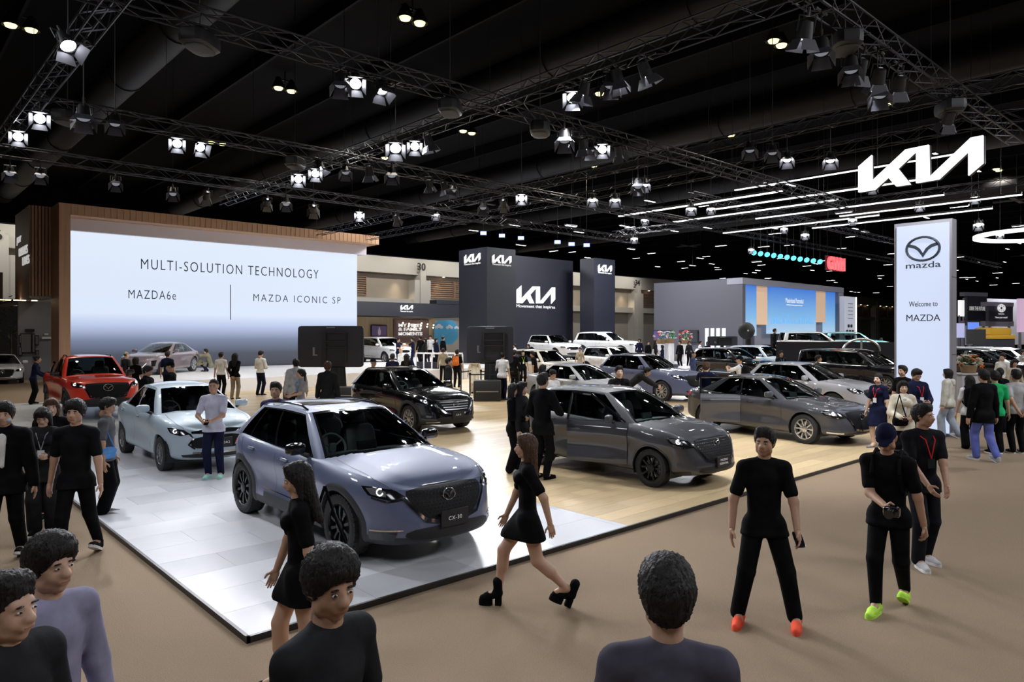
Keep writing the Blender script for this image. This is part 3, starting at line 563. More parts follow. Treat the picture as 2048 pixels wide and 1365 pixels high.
    for q0, q1 in sp2:
        p2 += list(np.linspace(q0, q1, {2: 9, 1: 6, 0: 4}[det]))
    p2 += [.975, 1.]; p2 = sorted(set(np.round(p2, 4))); p3 = [.03, .07, .12, .14, .3, .5, .7, .85, 1.]
    base = []; roof = []; pid = []
    for p in p1: base.append((xc + (xA - xc) * p ** 2.2, yb * p)); roof.append((xh + (xhA - xh) * p ** 2.2, yr * p)); pid.append((1, p))
    for p in p2: base.append((xA + (xD - xA) * p, yb + (ybD - yb) * p ** 2 + .012 * math.sin(math.pi * p))); roof.append((xhA + (xrD - xhA) * p, yr + (yrD - yr) * p ** 2 + .01 * math.sin(math.pi * p))); pid.append((2, p))
    for p in p3: base.append((xD + (xB - xD) * (1 - (1 - p) ** 2), ybD * (1 - p))); roof.append((xrD + (xr - xrD) * (1 - (1 - p) ** 2), yrD * (1 - p))); pid.append((3, p))
    base = np.array(base); roof = np.array(roof); nb = len(base)
    Bz = capz(base[:, 0], base[:, 1]) - .012; B3 = np.column_stack([base, Bz]); R3 = np.column_stack([roof, roofz(roof[:, 0], roof[:, 1])])
    gv = np.unique(np.round(np.concatenate([[0, .03, .06], np.linspace(.09, .90, {2: 9, 1: 6, 0: 5}[det]), [.94, .97, 1]]), 4))
    GH = np.zeros((nb, len(gv), 3))
    for j, q in enumerate(gv):
        GH[:, j] = B3 * (1 - q) + R3 * q; bu = 4 * q * (1 - q)
        for i, (pc, p) in enumerate(pid):
            if pc == 2: GH[i, j, 1] += gh.get('bul', .035) * bu * math.sin(math.pi * min(max(p, .0), 1)) ** .4
            elif pc == 1: GH[i, j] += np.array([.5, 0, .85]) * gh.get('bulf', .035) * bu * (1 - p ** 4 * .6)
            else: GH[i, j] += np.array([-.6, 0, .5]) * gh.get('bulr', .03) * bu * p
    for _ in range(2):                                                            # round the pillars
        G2 = GH.copy()
        for i in range(1, nb - 1):
            (pc, p) = pid[i]
            if (pc == 1 and p > .88) or (pc == 2 and (p < .04 or p > .96)) or (pc == 3 and p < .1): G2[i] = .25 * GH[i - 1] + .5 * GH[i] + .25 * GH[i + 1]
        GH = G2
    # which cells are glass
    panes = {}; fr = MB(); fr_m = {}
    V = GH.reshape(-1, 3); nj = len(gv)
    trim = BLACKG if gh.get('blackpillar', 1) else PM
    for sd in (1, -1):
        Vs = V * np.array([1, sd, 1]); off = len(fr.v); fr.v.extend([tuple(q) for q in Vs])
        for i in range(nb - 1):
            pc0, pa = pid[i]; pc1, pb = pid[i + 1]
            for j in range(nj - 1):
                va, vb = gv[j], gv[j + 1]; key = None; m = 0
                if pc1 == 1:
                    if pb <= .9001 and va >= .059 and vb <= .9401: key = ('windshield', 0)
                    elif pb <= .9301: m = 1
                elif pc1 == 2 and pc0 == 2:
                    for k, (q0, q1) in enumerate(sp2):
                        if pa >= q0 - 1e-3 and pb <= q1 + 1e-3 and va >= .059 and vb <= .9001: key = ('side_window', sd * (k + 1))
                    if key is None and sp2[0][0] - 1e-3 <= pa and pb <= sp2[-1][1] + 1e-3 and va >= .02 and vb <= .9401: m = 1
                elif pc1 == 3 and pc0 == 3:
                    if pa >= .139 and va >= gh.get('rv', .09) - 1e-3 and vb <= .9001: key = ('rear_window', 0)
                    elif pa >= .119: m = 1
                q = (i * nj + j, (i + 1) * nj + j, (i + 1) * nj + j + 1, i * nj + j + 1)
                if sd < 0: q = q[::-1]
                if key: panes.setdefault(key, []).append([tuple(Vs[k]) for k in q])
                else: fr.f.append(tuple(k + off for k in q)); fr.m.append(m)
    # roof skin
    rows = []; ny_ = 9; RM = g('roofpaint') or PM
    for i in range(nb):
        e = GH[i, -1]; ys = e[1] * np.linspace(1, -1, ny_); e0 = roofz(e[0], e[1]); rows.append([(e[0], y, float(roofz(e[0], y)) + (e[2] - e0)) for y in ys])
    fr.grid(rows, 2)
    fm = fr.me('cabin', [PM, trim, RM], 50); fixn(fm); link('cabin', fm, root)
    gm = {'windshield': glass('glass_clear', (.80, .88, .86)), 'side_window': glass('glass_side', (.34, .38, .39)), 'rear_window': glass('glass_dark', (.14, .16, .17))}
    if g('darkglass'): gm['side_window'] = glass('glass_dark', (.14, .16, .17))
    for (nm, k), Q in panes.items():
        mb = MB()
        for q in Q: mb.add(q, [(0, 1, 2, 3)])
        me = mb.me(nm, gm[nm], 0); bm = bmesh.new(); bm.from_mesh(me); bmesh.ops.remove_doubles(bm, verts=bm.verts, dist=1e-4); bmesh.ops.recalc_face_normals(bm, faces=bm.faces)
        for f in bm.faces: f.smooth = True
        bm.to_mesh(me); bm.free(); link(nm, me, root)
    # lower body with wheel arches
    Ra = R + g('arch', .055); mb = MB(); zc = R
    for sd in (1, -1):
        Vs = (G3 * np.array([1, sd, 1])).copy(); kill = np.zeros((NS - 1, NV - 1), bool)
        for axx in ax:
            cx = (Vs[:-1, :-1, 0] + Vs[1:, 1:, 0]) / 2; cz = (Vs[:-1, :-1, 2] + Vs[1:, 1:, 2]) / 2; cy = np.abs(Vs[:-1, :-1, 1] + Vs[1:, 1:, 1]) / 2
            kill |= (np.hypot(cx - axx, cz - zc) < Ra) & (cy > b * .6)
        for axx in ax:
            dx = Vs[..., 0] - axx; dz = Vs[..., 2] - zc; rr = np.hypot(dx, dz)
            keep = np.zeros((NS, NV), bool); dead = np.zeros((NS, NV), bool)
            for di in (0, 1):
                for dj in (0, 1):
                    keep[di:NS - 1 + di, dj:NV - 1 + dj] |= ~kill; dead[di:NS - 1 + di, dj:NV - 1 + dj] |= kill
            edge = keep & dead & (np.abs(rr - Ra) < .09) & (np.abs(Vs[..., 1]) > b * .6)
            fct = np.where(edge, Ra / np.maximum(rr, 1e-6), 1); Vs[..., 0] = axx + dx * fct; Vs[..., 2] = zc + dz * fct
        off = len(mb.v); mb.v.extend([tuple(q) for q in Vs.reshape(-1, 3)])
        for i in range(NS - 1):
            for j in range(NV - 1):
                if kill[i, j]: continue
                q = (off + i * NV + j, off + (i + 1) * NV + j, off + (i + 1) * NV + j + 1, off + i * NV + j + 1)
                mb.f.append(q if sd < 0 else q[::-1]); mb.m.append(1 if v[j + 1] <= vc + 1e-6 else 0)
    # bonnet, tail and shoulder skin
    fy = np.array([1, .975, .95, .92, .88, .8, .7, .6, .45, .25, 0]); fy = np.concatenate([fy, -fy[-2::-1]])
    def inside(x, y, sh=.035):
        if x > xc - .02 or x < xB + .05: return False
        hw = np.interp(x, base[::-1, 0], base[::-1, 1]); return abs(y) < hw - sh
    cap = np.array([[(PX[i, -1], PY[i, -1] * q, 0) for q in fy] for i in range(NS)]); cap[..., 2] = capz(cap[..., 0], cap[..., 1]); cap[:, 0, 2] = cap[:, -1, 2] = PZ[:, -1]
    off = len(mb.v); nf = len(fy); mb.v.extend([tuple(q) for q in cap.reshape(-1, 3)])
    bed = g('bed')
    for i in range(NS - 1):
        for j in range(nf - 1):
            c = (cap[i, j] + cap[i + 1, j + 1]) / 2
            if inside(c[0], c[1]): continue
            if bed and fx(bed[1]) < c[0] < fx(bed[0]) and abs(c[1]) < b - .17: continue
            mb.f.append((off + i * nf + j, off + (i + 1) * nf + j, off + (i + 1) * nf + j + 1, off + i * nf + j + 1)); mb.m.append(0)
    # underside
    for i in range(NS - 1):
        pa, pb2 = G3[i, 0], G3[i + 1, 0]
        mb.add([tuple(pa), tuple(pb2), (pb2[0], -pb2[1], pb2[2]), (pa[0], -pa[1], pa[2])], [(0, 1, 2, 3)], 2)
    bmesh_me = mb.me('body', [PM, CL, BLACK], 50)
    bm = bmesh.new(); bm.from_mesh(bmesh_me); bmesh.ops.remove_doubles(bm, verts=bm.verts, dist=4e-4); bmesh.ops.recalc_face_normals(bm, faces=bm.faces); bm.to_mesh(bmesh_me); bm.free()
    bmesh_me.set_sharp_from_angle(angle=R_(48)); link('body', bmesh_me, root)
    # wheel wells, wheels, arch mouldings
    for axx in ax:
        for sd in (1, -1):
            ww = MB()
            ths = np.linspace(-.35, math.pi + .35, 18); yo, yi = sd * (b - .05), sd * (b - .40)
            ww.grid([[(axx + (Ra + .012) * math.cos(q), y, max(zc + (Ra + .012) * math.sin(q), .15)) for q in ths] for y in (yo, yi)])
            ww.add([(axx, yi, zc)] + [(axx + (Ra + .012) * math.cos(q), yi, max(zc + (Ra + .012) * math.sin(q), .15)) for q in ths], [(0, k, k + 1) for k in range(1, 18)])
            ww.build('wheel_well', BLACK, root)
    tm, rm = wheel_mesh(R, tw, g('rim', 'ten'), g('rimcol', 'silver'))
    for axx in ax:
        for sd in (1, -1):
            o = link('wheel', tm, root, (axx, sd * (b - tw / 2 - .022), R), (0, 0, 0 if sd < 0 else math.pi)); r = link('rim', rm, o)
    if det:
        for axx in ax:
            for sd in (1, -1):
                am = MB(); fw = g('flare', .0); wd = fw or .02; ths = np.linspace(-.22 if fw else -.1, math.pi + (.22 if fw else .1), 34); rows = []
                for rad, off in ((Ra - .004, -.03), (Ra - .004, .012 if fw else .006), (Ra + wd * .5, .016 if fw else .006), (Ra + wd, .002)):
                    zz = zc + rad * np.sin(ths); xx = axx + rad * np.cos(ths); rows.append(bpt(sofx(xx) * sd, np.maximum(zz, zlow(xx) + .005), off))
                am.grid(np.array(rows)); me = am.me('wheel_arch', CL if fw else PM, 60); fixn(me); link('wheel_arch', me, root)
    # seams
    if det:
        for sd in (1, -1):
            for ln in g('seams', []): sm = MB(); strip(sm, [(fx(p), q) for p, q in ln], .007, .0025, sd); sm.build('panel_seam', BLACK, root)
        hl = g('hoodline'); sm = MB()
        if hl: hs = [(fx(p), q) for p, q in hl]
        if hl: e_ = hs[-1]; strip(sm, hs + [(e_[0] + .05, e_[1] * .5), (e_[0] + .06, 0), (e_[0] + .05, -e_[1] * .5)] + [(p, -q) for p, q in hs[::-1]], .008, .003, 1, 'h'); sm.build('bonnet_seam', BLACK, root)
    # applied details
    for nm, kind, poly, mat, off in g('panels', []):
        if kind == 'c': patch(nm, poly, mat, off, 0, 's')
        elif kind == 'x':
            for sd in (1, -1): patch(nm, [(fx(p), q) for p, q in poly], mat, off, sd, 'x')
        elif kind == 's':
            for sd in (1, -1): patch(nm, poly, mat, off, sd, 's')
        elif kind == 'r':
            for sd in (1, -1): patch(nm, [(S[-1] - p, q) for p, q in poly], mat, off, sd, 's')
        elif kind in ('t', 'h'): patch(nm, [(fx(p), q) for p, q in poly], mat, off, 0, kind)
    for nm, kind, line, w, mat, off in g('lines', []):
        for sd in ((1, -1) if kind in ('s', 'x') else (1,)):
            lm = MB()
            if kind == 'c': strip(lm, line, w, off, 1, 's')
            else: strip(lm, [(fx(p), q) for p, q in line] if kind == 'x' else line, w, off, sd, kind)
            me = lm.me(nm, mat, 60); fixn(me); link(nm, me, root)
    gr = g('mesh_grille')
    if gr and det == 2:                                                           # small raised chips across the grille
        poly, dx, dz = gr; gm_ = MB(); A = np.array(poly); k = 0
        def inpoly(x, y):
            c = False
            for i in range(len(poly)):
                x1, y1 = poly[i]; x2, y2 = poly[i - 1]
                if (y1 > y) != (y2 > y) and x < (x2 - x1) * (y - y1) / (y2 - y1) + x1: c = not c
            return c
        z = A[:, 1].min() + dz * .7
        while z < A[:, 1].max():
            s0 = A[:, 0].min() + (dx / 2 if k % 2 else 0)
            while s0 < A[:, 0].max():
                if inpoly(s0, z) and inpoly(s0, z - dz * .4) and inpoly(s0, z + dz * .4):
                    cs = np.array([s0 - dx * .26, s0, s0 + dx * .26, s0, s0]); cz = np.array([z, z - dz * .2, z, z + dz * .2, z]); P = bpt(cs, cz, .008); P[4] += bpt(np.array([s0]), np.array([z]), .017)[0] - P[4]
                    gm_.add([tuple(q) for q in P], [(0, 1, 4), (1, 2, 4), (2, 3, 4), (3, 0, 4)])
                s0 += dx
            z += dz; k += 1
        link('grille_mesh', gm_.me('grille_mesh', M('grille_chip', (.06, .06, .065), .3, .6), 0), root)['kind'] = 'stuff'
    if det and g('emblem_z'):
        ez = g('emblem_z'); P = bpt(np.array([0.]), np.array([ez]), .014)[0]; em = wing_emblem(g('emblem_w', .15), CHROME) if g('maker', 1) == 1 else None
        if em: link('emblem', em, root, tuple(P), (R_(90 - g('emblem_tilt', 8)), 0, R_(90)))
    pl = g('plate')
    if pl:
        z0, txt = pl; P = bpt(np.array([0.]), np.array([z0]), .03)[0]; mbp = MB(); mbp.box((0, 0, 0), (.02, .36, .17)); o = mbp.build('name_plate', BLACK, root, tuple(P))
        lines = txt.split('/')
        for k, tx in enumerate(lines):
            text(tx, M('plate_ink', (.75, .75, .75), .5, emit=(1, 1, 1), es=.15), o, (.012, 0, (len(lines) - 1) * .028 - k * .056), (R_(90), 0, R_(90)), height=.042 if len(lines) == 1 else .032, extrude=.001, spacing=1.15)
    # mirrors, handles
    mx, mz = fx(gh['A']) - g('mirdx', .30), g('mirz', float(capz(xA - .3, yb)) + .10); my = yb + .13
    mm = g('mirpaint') or PM
    for sd in (1, -1):
        if sd == g('nomir'): continue
        q = MB(); q.rbox((mx, sd * (my + .02), mz), (.12, .24, .145), .62, 0); q.rbox((mx - .045, sd * (my + .02), mz), (.05, .20, .115), .5, 2)
        q.tube((mx + .02, sd * (yb - .01), mz - .10), (mx, sd * (my - .03), mz - .05), .028, .022, 8, 1); q.build('mirror', [mm, BLACK, STEEL], root)
    if det:
        for hx, hz in g('handles', []):
            for sd in (1, -1):
                P = bpt(sofx(np.array([fx(hx)])) * sd, np.array([hz]), .016)[0]; q = MB(); q.rbox((0, 0, 0), (.20, .03, .032), .6); q.build('door_handle', g('handlemat') or PM, root, tuple(P))
                P2 = bpt(sofx(np.array([fx(hx)])) * sd, np.array([hz]), .002)[0]; q = MB(); q.rbox((0, 0, 0), (.12, .012, .06), .8); q.build('handle_recess', M('recess', (.04, .04, .045), .4, .3), root, tuple(P2))
    if g('rails'):
        for sd in (1, -1):
            xs = np.linspace(xhA - .12, xrD + .02, 9); pts = [(x, sd * (yr - .05), float(roofz(x, yr - .05)) + .034 - (.034 if k in (0, 8) else 0)) for k, x in enumerate(xs)]
            q = MB(); q.path(pts, .014, 8); q.build('roof_rail', g('railmat') or BLACKG, root)
    if g('sun'):
        x0, x1, yw = g('sun'); patch('sunroof', smooth_poly([(fx(x0), -yw), (fx(x0), yw), (fx(x1), yw), (fx(x1), -yw)], 2), BLACKG, .006, 0, 't', .08)
    # cabin furniture
    it = MB(); zf = g('zf', .38); zb_ = float(capz((xA + xD) / 2, 0)); wi = yb - .10
    it.bbox(xB + .15, xA - .1, -wi, wi, zf - .08, zf, 0)
    zd = float(zsx(xA - .1)) - .03
    it.rbox((xA - .18, 0, zd - .14), (.62, 2 * wi, .34), .35, 1); it.rbox((xA + (xc - xA) * .4, 0, zd - .08), (.5, 2 * wi - .2, .14), .4, 1)
    it.box((xA - .32, 0, zd + .06), (.03, .26, .15), 2, Matrix.Rotation(-.25, 3, 'Y'))                   # centre screen
    sxs = [xA - .95] + ([xA - 1.85] if g('rows', 2) > 1 else []) + ([xA - 2.6] if g('rows', 2) > 2 else [])
    for k, sx_ in enumerate(sxs):
        if sx_ - .42 < xr: sx_ = max(sx_, xr + .36)
        if k and sx_ > sxs[k - 1] - .55: continue
        for yy in (-.36, .36):
            rt = Matrix.Rotation(-.28, 3, 'Y'); it.rbox((sx_ + .18, yy, zf + .18), (.52, .5, .2), .45, 3); it.rbox((sx_ - .16, yy, zf + .5), (.17, .5, .66), .4, 3, rt); it.rbox((sx_ - .27, yy, zf + .89), (.10, .27, .19), .5, 3, rt)
    it.rbox((sxs[0] + .05, 0, zf + .2), (.9, .18, .2), .4, 1)
    sea = g('seat') or M('seat_dark', (.018, .018, .02), .55); it.build('interior', [BLACK, M('dash', (.12, .145, .14), .55), BLACKG, sea], root)
    if det:
        st = MB(); n = 22; rot = Matrix.Rotation(R_(68), 3, 'Y')
        for i in range(n):
            q = [rot @ Vector((.18 * math.cos(2 * math.pi * k / n), .18 * math.sin(2 * math.pi * k / n), 0)) for k in (i, i + 1)]; st.tube(q[0], q[1], .016, .016, 6, 0, False)
        for an in (0, 2.1, 4.2): st.tube((0, 0, 0), rot @ Vector((.18 * math.cos(an), .18 * math.sin(an), 0)), .014, .012, 6)
        st.rbox((0, 0, 0), (.05, .1, .12), .5); st.build('steering_wheel', M('dash', (.12, .145, .14), .55), root, (xA - .52, -.37, zd + .06))
    if bed:                                                                        # pickup load bed
        bm_ = MB(); x0, x1 = fx(bed[1]), fx(bed[0]); zt = float(zsh((x0 + x1) / 2)); w = b - .17
        bm_.bbox(x0, x1, -w, w, .62, .66); bm_.bbox(x0 - .03, x0, -w, w, .62, zt); bm_.bbox(x1, x1 + .03, -w, w, .62, zt); bm_.bbox(x0, x1, -w - .03, -w, .62, zt); bm_.bbox(x0, x1, w, w + .03, .62, zt); bm_.build('load_bed', BLACK, root)
        for sd in (1, -1):
            q = MB(); q.path([(x1 - .02, sd * (w - .02), zt + .36), (x1 - .35, sd * (w - .02), zt + .22), (x1 - .62, sd * (w - .02), zt + .03)], .04, 8); q.build('sport_bar', BLACKG, root)
    root['_'] = 1; del root['_']
    return root, dict(bpt=bpt, sofx=sofx, fx=fx, patch=patch, GH=GH, gv=gv, pid=pid, b=b, xA=xA, capz=capz, roofz=roofz, G3=G3)

LAMP = M('headlamp_glow', (.9, .9, .9), .1, emit=(1, .98, .95), es=6); LAMPSOFT = M('lamp_lens', (.35, .36, .38), .08, .6, coat=1.); TAIL = M('tail_lens', (.35, .01, .01), .15, coat=1., emit=(1, .03, .02), es=.25)
GRILLE = M('grille_black', (.004, .004, .005), .6, spec=.2)
def mz_front(zt=.80, zb=.47, wt=.52, wb=.34, hl=(.56, 1.0), hz=.74, ring=True, bars=False, lip=.30):
    "grille, chrome wing and headlights of the winged family face; arcs measured from the nose centre"
    ga = smooth_poly([(-wt, zt), (wt, zt), (wt + .02, zt - .07), (wb, zb), (wb * .5, zb - .035), (-wb * .5, zb - .035), (-wb, zb), (-wt - .02, zt - .07)], 1)
    P = [('grille', 'c', ga, GRILLE, .006)]
    s0, s1 = hl
    P += [('headlight', 's', [(s0 - .02, hz - .03), (s0 + .16, hz - .055), (s1 - .06, hz - .01), (s1 + .05, hz + .075), (s1 - .10, hz + .075), (s0 + .1, hz + .04)], BLACKG, .006),
          ('headlamp_lens', 's', [(s0 + .20, hz - .025), (s1 - .1, hz + .0), (s1 - .02, hz + .06), (s1 - .14, hz + .062), (s0 + .2, hz + .025)], LAMPSOFT, .010)]
    Ln = [('chrome_wing', 'c', [(-wt - .05, zt - .08), (-wt + .0, zt - .14), (-wb - .01, zb - .01), (-wb * .5, zb - .045), (0, zb - .05), (wb * .5, zb - .045), (wb + .01, zb - .01), (wt, zt - .14), (wt + .05, zt - .08)], .035, CHROME, .016),
          ('running_light', 's', [(s0 - .0, hz - .05), (s0 + .2, hz - .07), (s1 - .1, hz - .03)], .02, M('chrome', ), .010)]
    sc, zc = s0 + .27, hz + .022
    ringp = [(sc + .036 * math.cos(q), zc + .030 * math.sin(q)) for q in np.linspace(-2.9, 2.2, 14)]
    Ln.append(('daytime_ring', 's', ringp, .010, LAMP, .015))
    if bars:
        for k in range(4):
            z = zt - .05 - k * (zt - zb - .05) / 4.2; w = wt - .04 - (wt - wb) * (zt - z) / (zt - zb)
            Ln.append(('grille_bar', 'c', [(-w, z), (0, z - .006), (w, z)], .022, STEEL, .016))
    return P, Ln, (ga, .047, .034)
def merge(a, **k): d = dict(a); d.update(k); return d
PT = {'poly': paint('blue_grey', (.105, .130, .225), .08, .5), 'red': paint('red', (.72, .045, .022), .08, .3), 'ice': paint('ice_blue', (.42, .52, .60), .06, .5),
      'mach': paint('machine_grey', (.040, .041, .050), .12, .5), 'jet': paint('jet_black', (.006, .006, .007), .1, .15), 'white': paint('white', (.78, .79, .80), .05, .3),
      'silver': paint('silver', (.36, .37, .40), .15, .5), 'pearl': paint('pearl_silver', (.48, .48, .525), .1, .5), 'cream': paint('cream', (.72, .69, .62), .05, .3), 'mauve': paint('mauve', (.16, .122, .138), .15, .5),
      'blue': paint('slate_blue', (.10, .12, .22), .08, .55), 'pale': paint('pale_blue', (.52, .62, .75), .1, .3), 'cyan': paint('cyan', (.25, .62, .66), .1, .3), 'navy': paint('dark_navy', (.01, .011, .016), .2, .2)}
P_, L_, G_ = mz_front(.80, .50, .50, .34, (.54, 1.02), .765)
CX30 = dict(L=4.395, W=1.795, H=1.54, WB=2.655, fo=.93, R=.345, tw=.215, clad=1, flare=.075, vclad=.17, paint=PT['poly'],
    sh=[(1, .80), (.93, .86), (.8, .91), (.58, .955), (.35, .99), (0, 1.005), (-.4, 1.03), (-.75, 1.06), (-.92, 1.04), (-1, .98)],
    top=[(1, .80), (.93, .885), (.8, .965), (.6, 1.02), (.42, 1.06), (0, 1.09), (-.6, 1.10), (-1, 1.0)],
    gh=dict(cowl=.45, A=.33, head=.04, headA=-.02, roofD=-.68, roofR=-.80, D=-.87, back=-.925, zr=[(.2, 1.41), (.04, 1.485), (-.12, 1.525), (-.3, 1.535), (-.55, 1.51), (-.82, 1.45)], split=[(.05, .43), (.455, .76), (.775,.90)], yr=.565, blackpillar=1),
    seams=[[(.30, .96), (.295, .55), (.27, .33)], [(-.15, .99), (-.15, .55), (-.17, .33)], [(-.66, 1.03), (-.58, .82), (-.45, .66), (-.40, .45), (-.40, .33)]],
    hoodline=[(.42, .70), (.6, .72), (.78, .70), (.885, .60)], handles=[(-.02, .90), (-.47, .93)], rim='ten', rimcol='black', mirpaint=BLACKG, rails=1, sun=(-.10, -.42, .42),
    panels=P_ + [('lower_intake', 'c', smooth_poly([(-.62, .36), (-.42, .42), (.42, .42), (.62, .36), (.46, .285), (-.46, .285)], 1), BLACK, .006),
                 ('bumper_blade', 's', [(.66, .385), (1.0, .37), (.98, .30), (.70, .30)], BLACKG, .006), ('side_cladding', 'x', [(.245, .40), (.245, .34), (-.30, .34), (-.30, .42)], PLAST, .012),
                 ('tail_light', 'r', [(.45, .93), (1.02, .97), (1.0, .89), (.5, .86)], TAIL, .008)],
    lines=L_ + [('bumper_trim', 's', [(.60, .405), (.98, .395)], .014, CHROME, .012), ('sill_trim', 'x', [(.24, .445), (-.31, .465)], .012, CHROME, .01)], mesh_grille=G_, emblem_z=.70, emblem_w=.16, plate=(.47, 'CX-30'))
# --- small hatchback / saloon
P2, L2, G2 = mz_front(.78, .47, .50, .36, (.54, 1.0), .73)
M2H = dict(L=4.065, W=1.695, H=1.50, WB=2.57, fo=.79, R=.30, tw=.19, clad=0, vclad=.10, paint=PT['mach'],
    sh=[(1, .77), (.93, .83), (.8, .88), (.62, .925), (.4, .965), (0, .985), (-.4, 1.01), (-.75, 1.03), (-.92, 1.0), (-1, .95)],
    top=[(1, .77), (.9, .87), (.75, .955), (.6, 1.0), (.46, 1.03), (0, 1.05), (-.6, 1.07), (-1, .97)],
    gh=dict(cowl=.53, A=.42, head=.10, headA=.04, roofD=-.70, roofR=-.84, D=-.88, back=-.94, zr=[(.28, 1.36), (.1, 1.445), (-.05, 1.485), (-.25, 1.50), (-.55, 1.475), (-.84, 1.40)], split=[(.05, .46), (.49, .80), (.815, .92)], yr=.53),
    seams=[[(.385, .93), (.385, .5), (.36, .28)], [(-.13, .97), (-.13, .5), (-.15, .28)], [(-.63, 1.0), (-.55, .80), (-.45, .62), (-.42, .28)]],
    hoodline=[(.50, .64), (.65, .67), (.80, .64), (.89, .55)], handles=[(.0, .87), (-.48, .90)], rim='five2', rimcol='black', mirpaint=None,
    panels=P2 + [('lower_intake', 'c', smooth_poly([(-.55, .30), (-.45, .37), (.45, .37), (.55, .30), (.4, .26), (-.4, .26)], 1), BLACK, .006), ('fog_trim', 's', [(.66, .30), (.98, .27), (.92, .22), (.62, .24)], BLACKG, .008),
                 ('tail_light', 'r', [(.40, .90), (.85, .95), (.85, .84), (.45, .80)], TAIL, .008)],
    lines=L2, mesh_grille=(G_[0] and G2[0], .05, .036), emblem_z=.70, emblem_w=.15, plate=(.42, 'MAZDA2/ESSENTIAL'))
P3, L3, G3_ = mz_front(.72, .44, .46, .38, (.52, .96), .71)
M2S = merge(M2H, L=4.34, paint=PT['ice'], H=1.48, sh=[(1, .75), (.93, .81), (.8, .86), (.62, .91), (.4, .95), (0, .97), (-.4, .99), (-.7, 1.0), (-.9, .99), (-1, .95)], top=[(1, .75), (.9, .85), (.75, .93), (.6, .98), (.46, 1.01), (0, 1.03), (-.6, 1.08), (-.8, 1.08), (-1, .98)],
    gh=dict(cowl=.55, A=.45, head=.15, headA=.09, roofD=-.36, roofR=-.46, D=-.66, back=-.76, zr=[(.3, 1.36), (.15, 1.43), (0, 1.47), (-.15, 1.48), (-.35, 1.45), (-.5, 1.40)], split=[(.05, .48), (.51, .86)], yr=.53, blackpillar=0),
    rim='off', rimcol='grey', panels=[('grille', 'c', smooth_poly([(-.50, .735), (.50, .735), (.48, .67), (-.48, .67)], 1), BLACKG, .006), ('lower_grille', 'c', smooth_poly([(-.42, .64), (.42, .64), (.55, .50), (.40, .42), (-.40, .42), (-.55, .50)], 1), GRILLE, .006)] + P3[1:] + [('bumper_lip', 'c', smooth_poly([(-.72, .35), (.72, .35), (.66, .27), (-.66, .27)], 1), BLACK, .006), ('tail_light', 'r', [(.40, .92), (.85, .95), (.85, .86), (.45, .80)], TAIL, .008)],
    lines=[('chrome_wing', 's', [(.52, .68), (.46, .60), (.56, .50), (.46, .43)], .03, BLACKG, .014), ('running_light', 'c', [(-.5, .36), (0, .345), (.5, .36)], .03, CHROME, .012)] + L3[2:], mesh_grille=None, emblem_z=.69, emblem_w=.17, plate=(.50, 'MAZDA2'))
P4, L4, G4 = mz_front(.80, .52, .52, .34, (.56, 1.02), .765, bars=True)
CX3 = merge(CX30, L=4.275, W=1.765, WB=2.57, fo=.90, R=.335, paint=PT['jet'], rim='ten', rimcol='silver', mirpaint=None, panels=P4 + CX30['panels'][3:4] + [('fog_light', 's', [(.70, .45), (.86, .46), (.84, .40), (.72, .40)], LAMPSOFT, .008), ('lower_intake', 'c', smooth_poly([(-.62, .36), (.62, .36), (.5, .28), (-.5, .28)], 1), BLACK, .006)], lines=L4 + [('bumper_trim', 's', [(.5, .30), (.85, .285)], .02, CHROME, .012)], mesh_grille=None, plate=(.45, 'CX-3'))
# --- larger saloons
P5, L5, G5 = mz_front(.73, .38, .46, .34, (.52, 1.05), .68)
M3S = merge(M2S, L=4.66, W=1.795, H=1.44, WB=2.725, fo=.92, R=.325, tw=.215, paint=PT['mach'], rim='five2', rimcol='silver',
    sh=[(1, .73), (.93, .79), (.8, .84), (.62, .885), (.4, .93), (0, .95), (-.4, .97), (-.7, .99), (-.9, .99), (-1, .95)], top=[(1, .73), (.9, .82), (.75, .90), (.6, .94), (.46, .98), (0, 1.0), (-.6, 1.05), (-.8, 1.06), (-1, .97)],
    gh=dict(cowl=.50, A=.38, head=.08, headA=.02, roofD=-.40, roofR=-.50, D=-.70, back=-.80, zr=[(.25, 1.30), (.08, 1.385), (-.08, 1.43), (-.22, 1.44), (-.40, 1.41), (-.55, 1.35)], split=[(.05, .46), (.49, .84)], yr=.55, blackpillar=1),
    seams=[[(.36, .90), (.36, .5), (.33, .28)], [(-.12, .94), (-.12, .5), (-.14, .28)], [(-.60, .97), (-.53, .80), (-.43, .60), (-.40, .28)]], handles=[(.0, .84), (-.46, .86)],
    panels=P5 + [('lower_intake', 'c', smooth_poly([(-.6, .30), (.6, .30), (.5, .24), (-.5, .24)], 1), BLACK, .006), ('tail_light', 'r', [(.35, .90), (.95, .93), (.95, .85), (.4, .80)], TAIL, .008)], lines=L5 + [('bumper_trim', 's', [(.62, .285), (.98, .30)], .03, CHROME, .012)], mesh_grille=None, emblem_z=.62, plate=None)
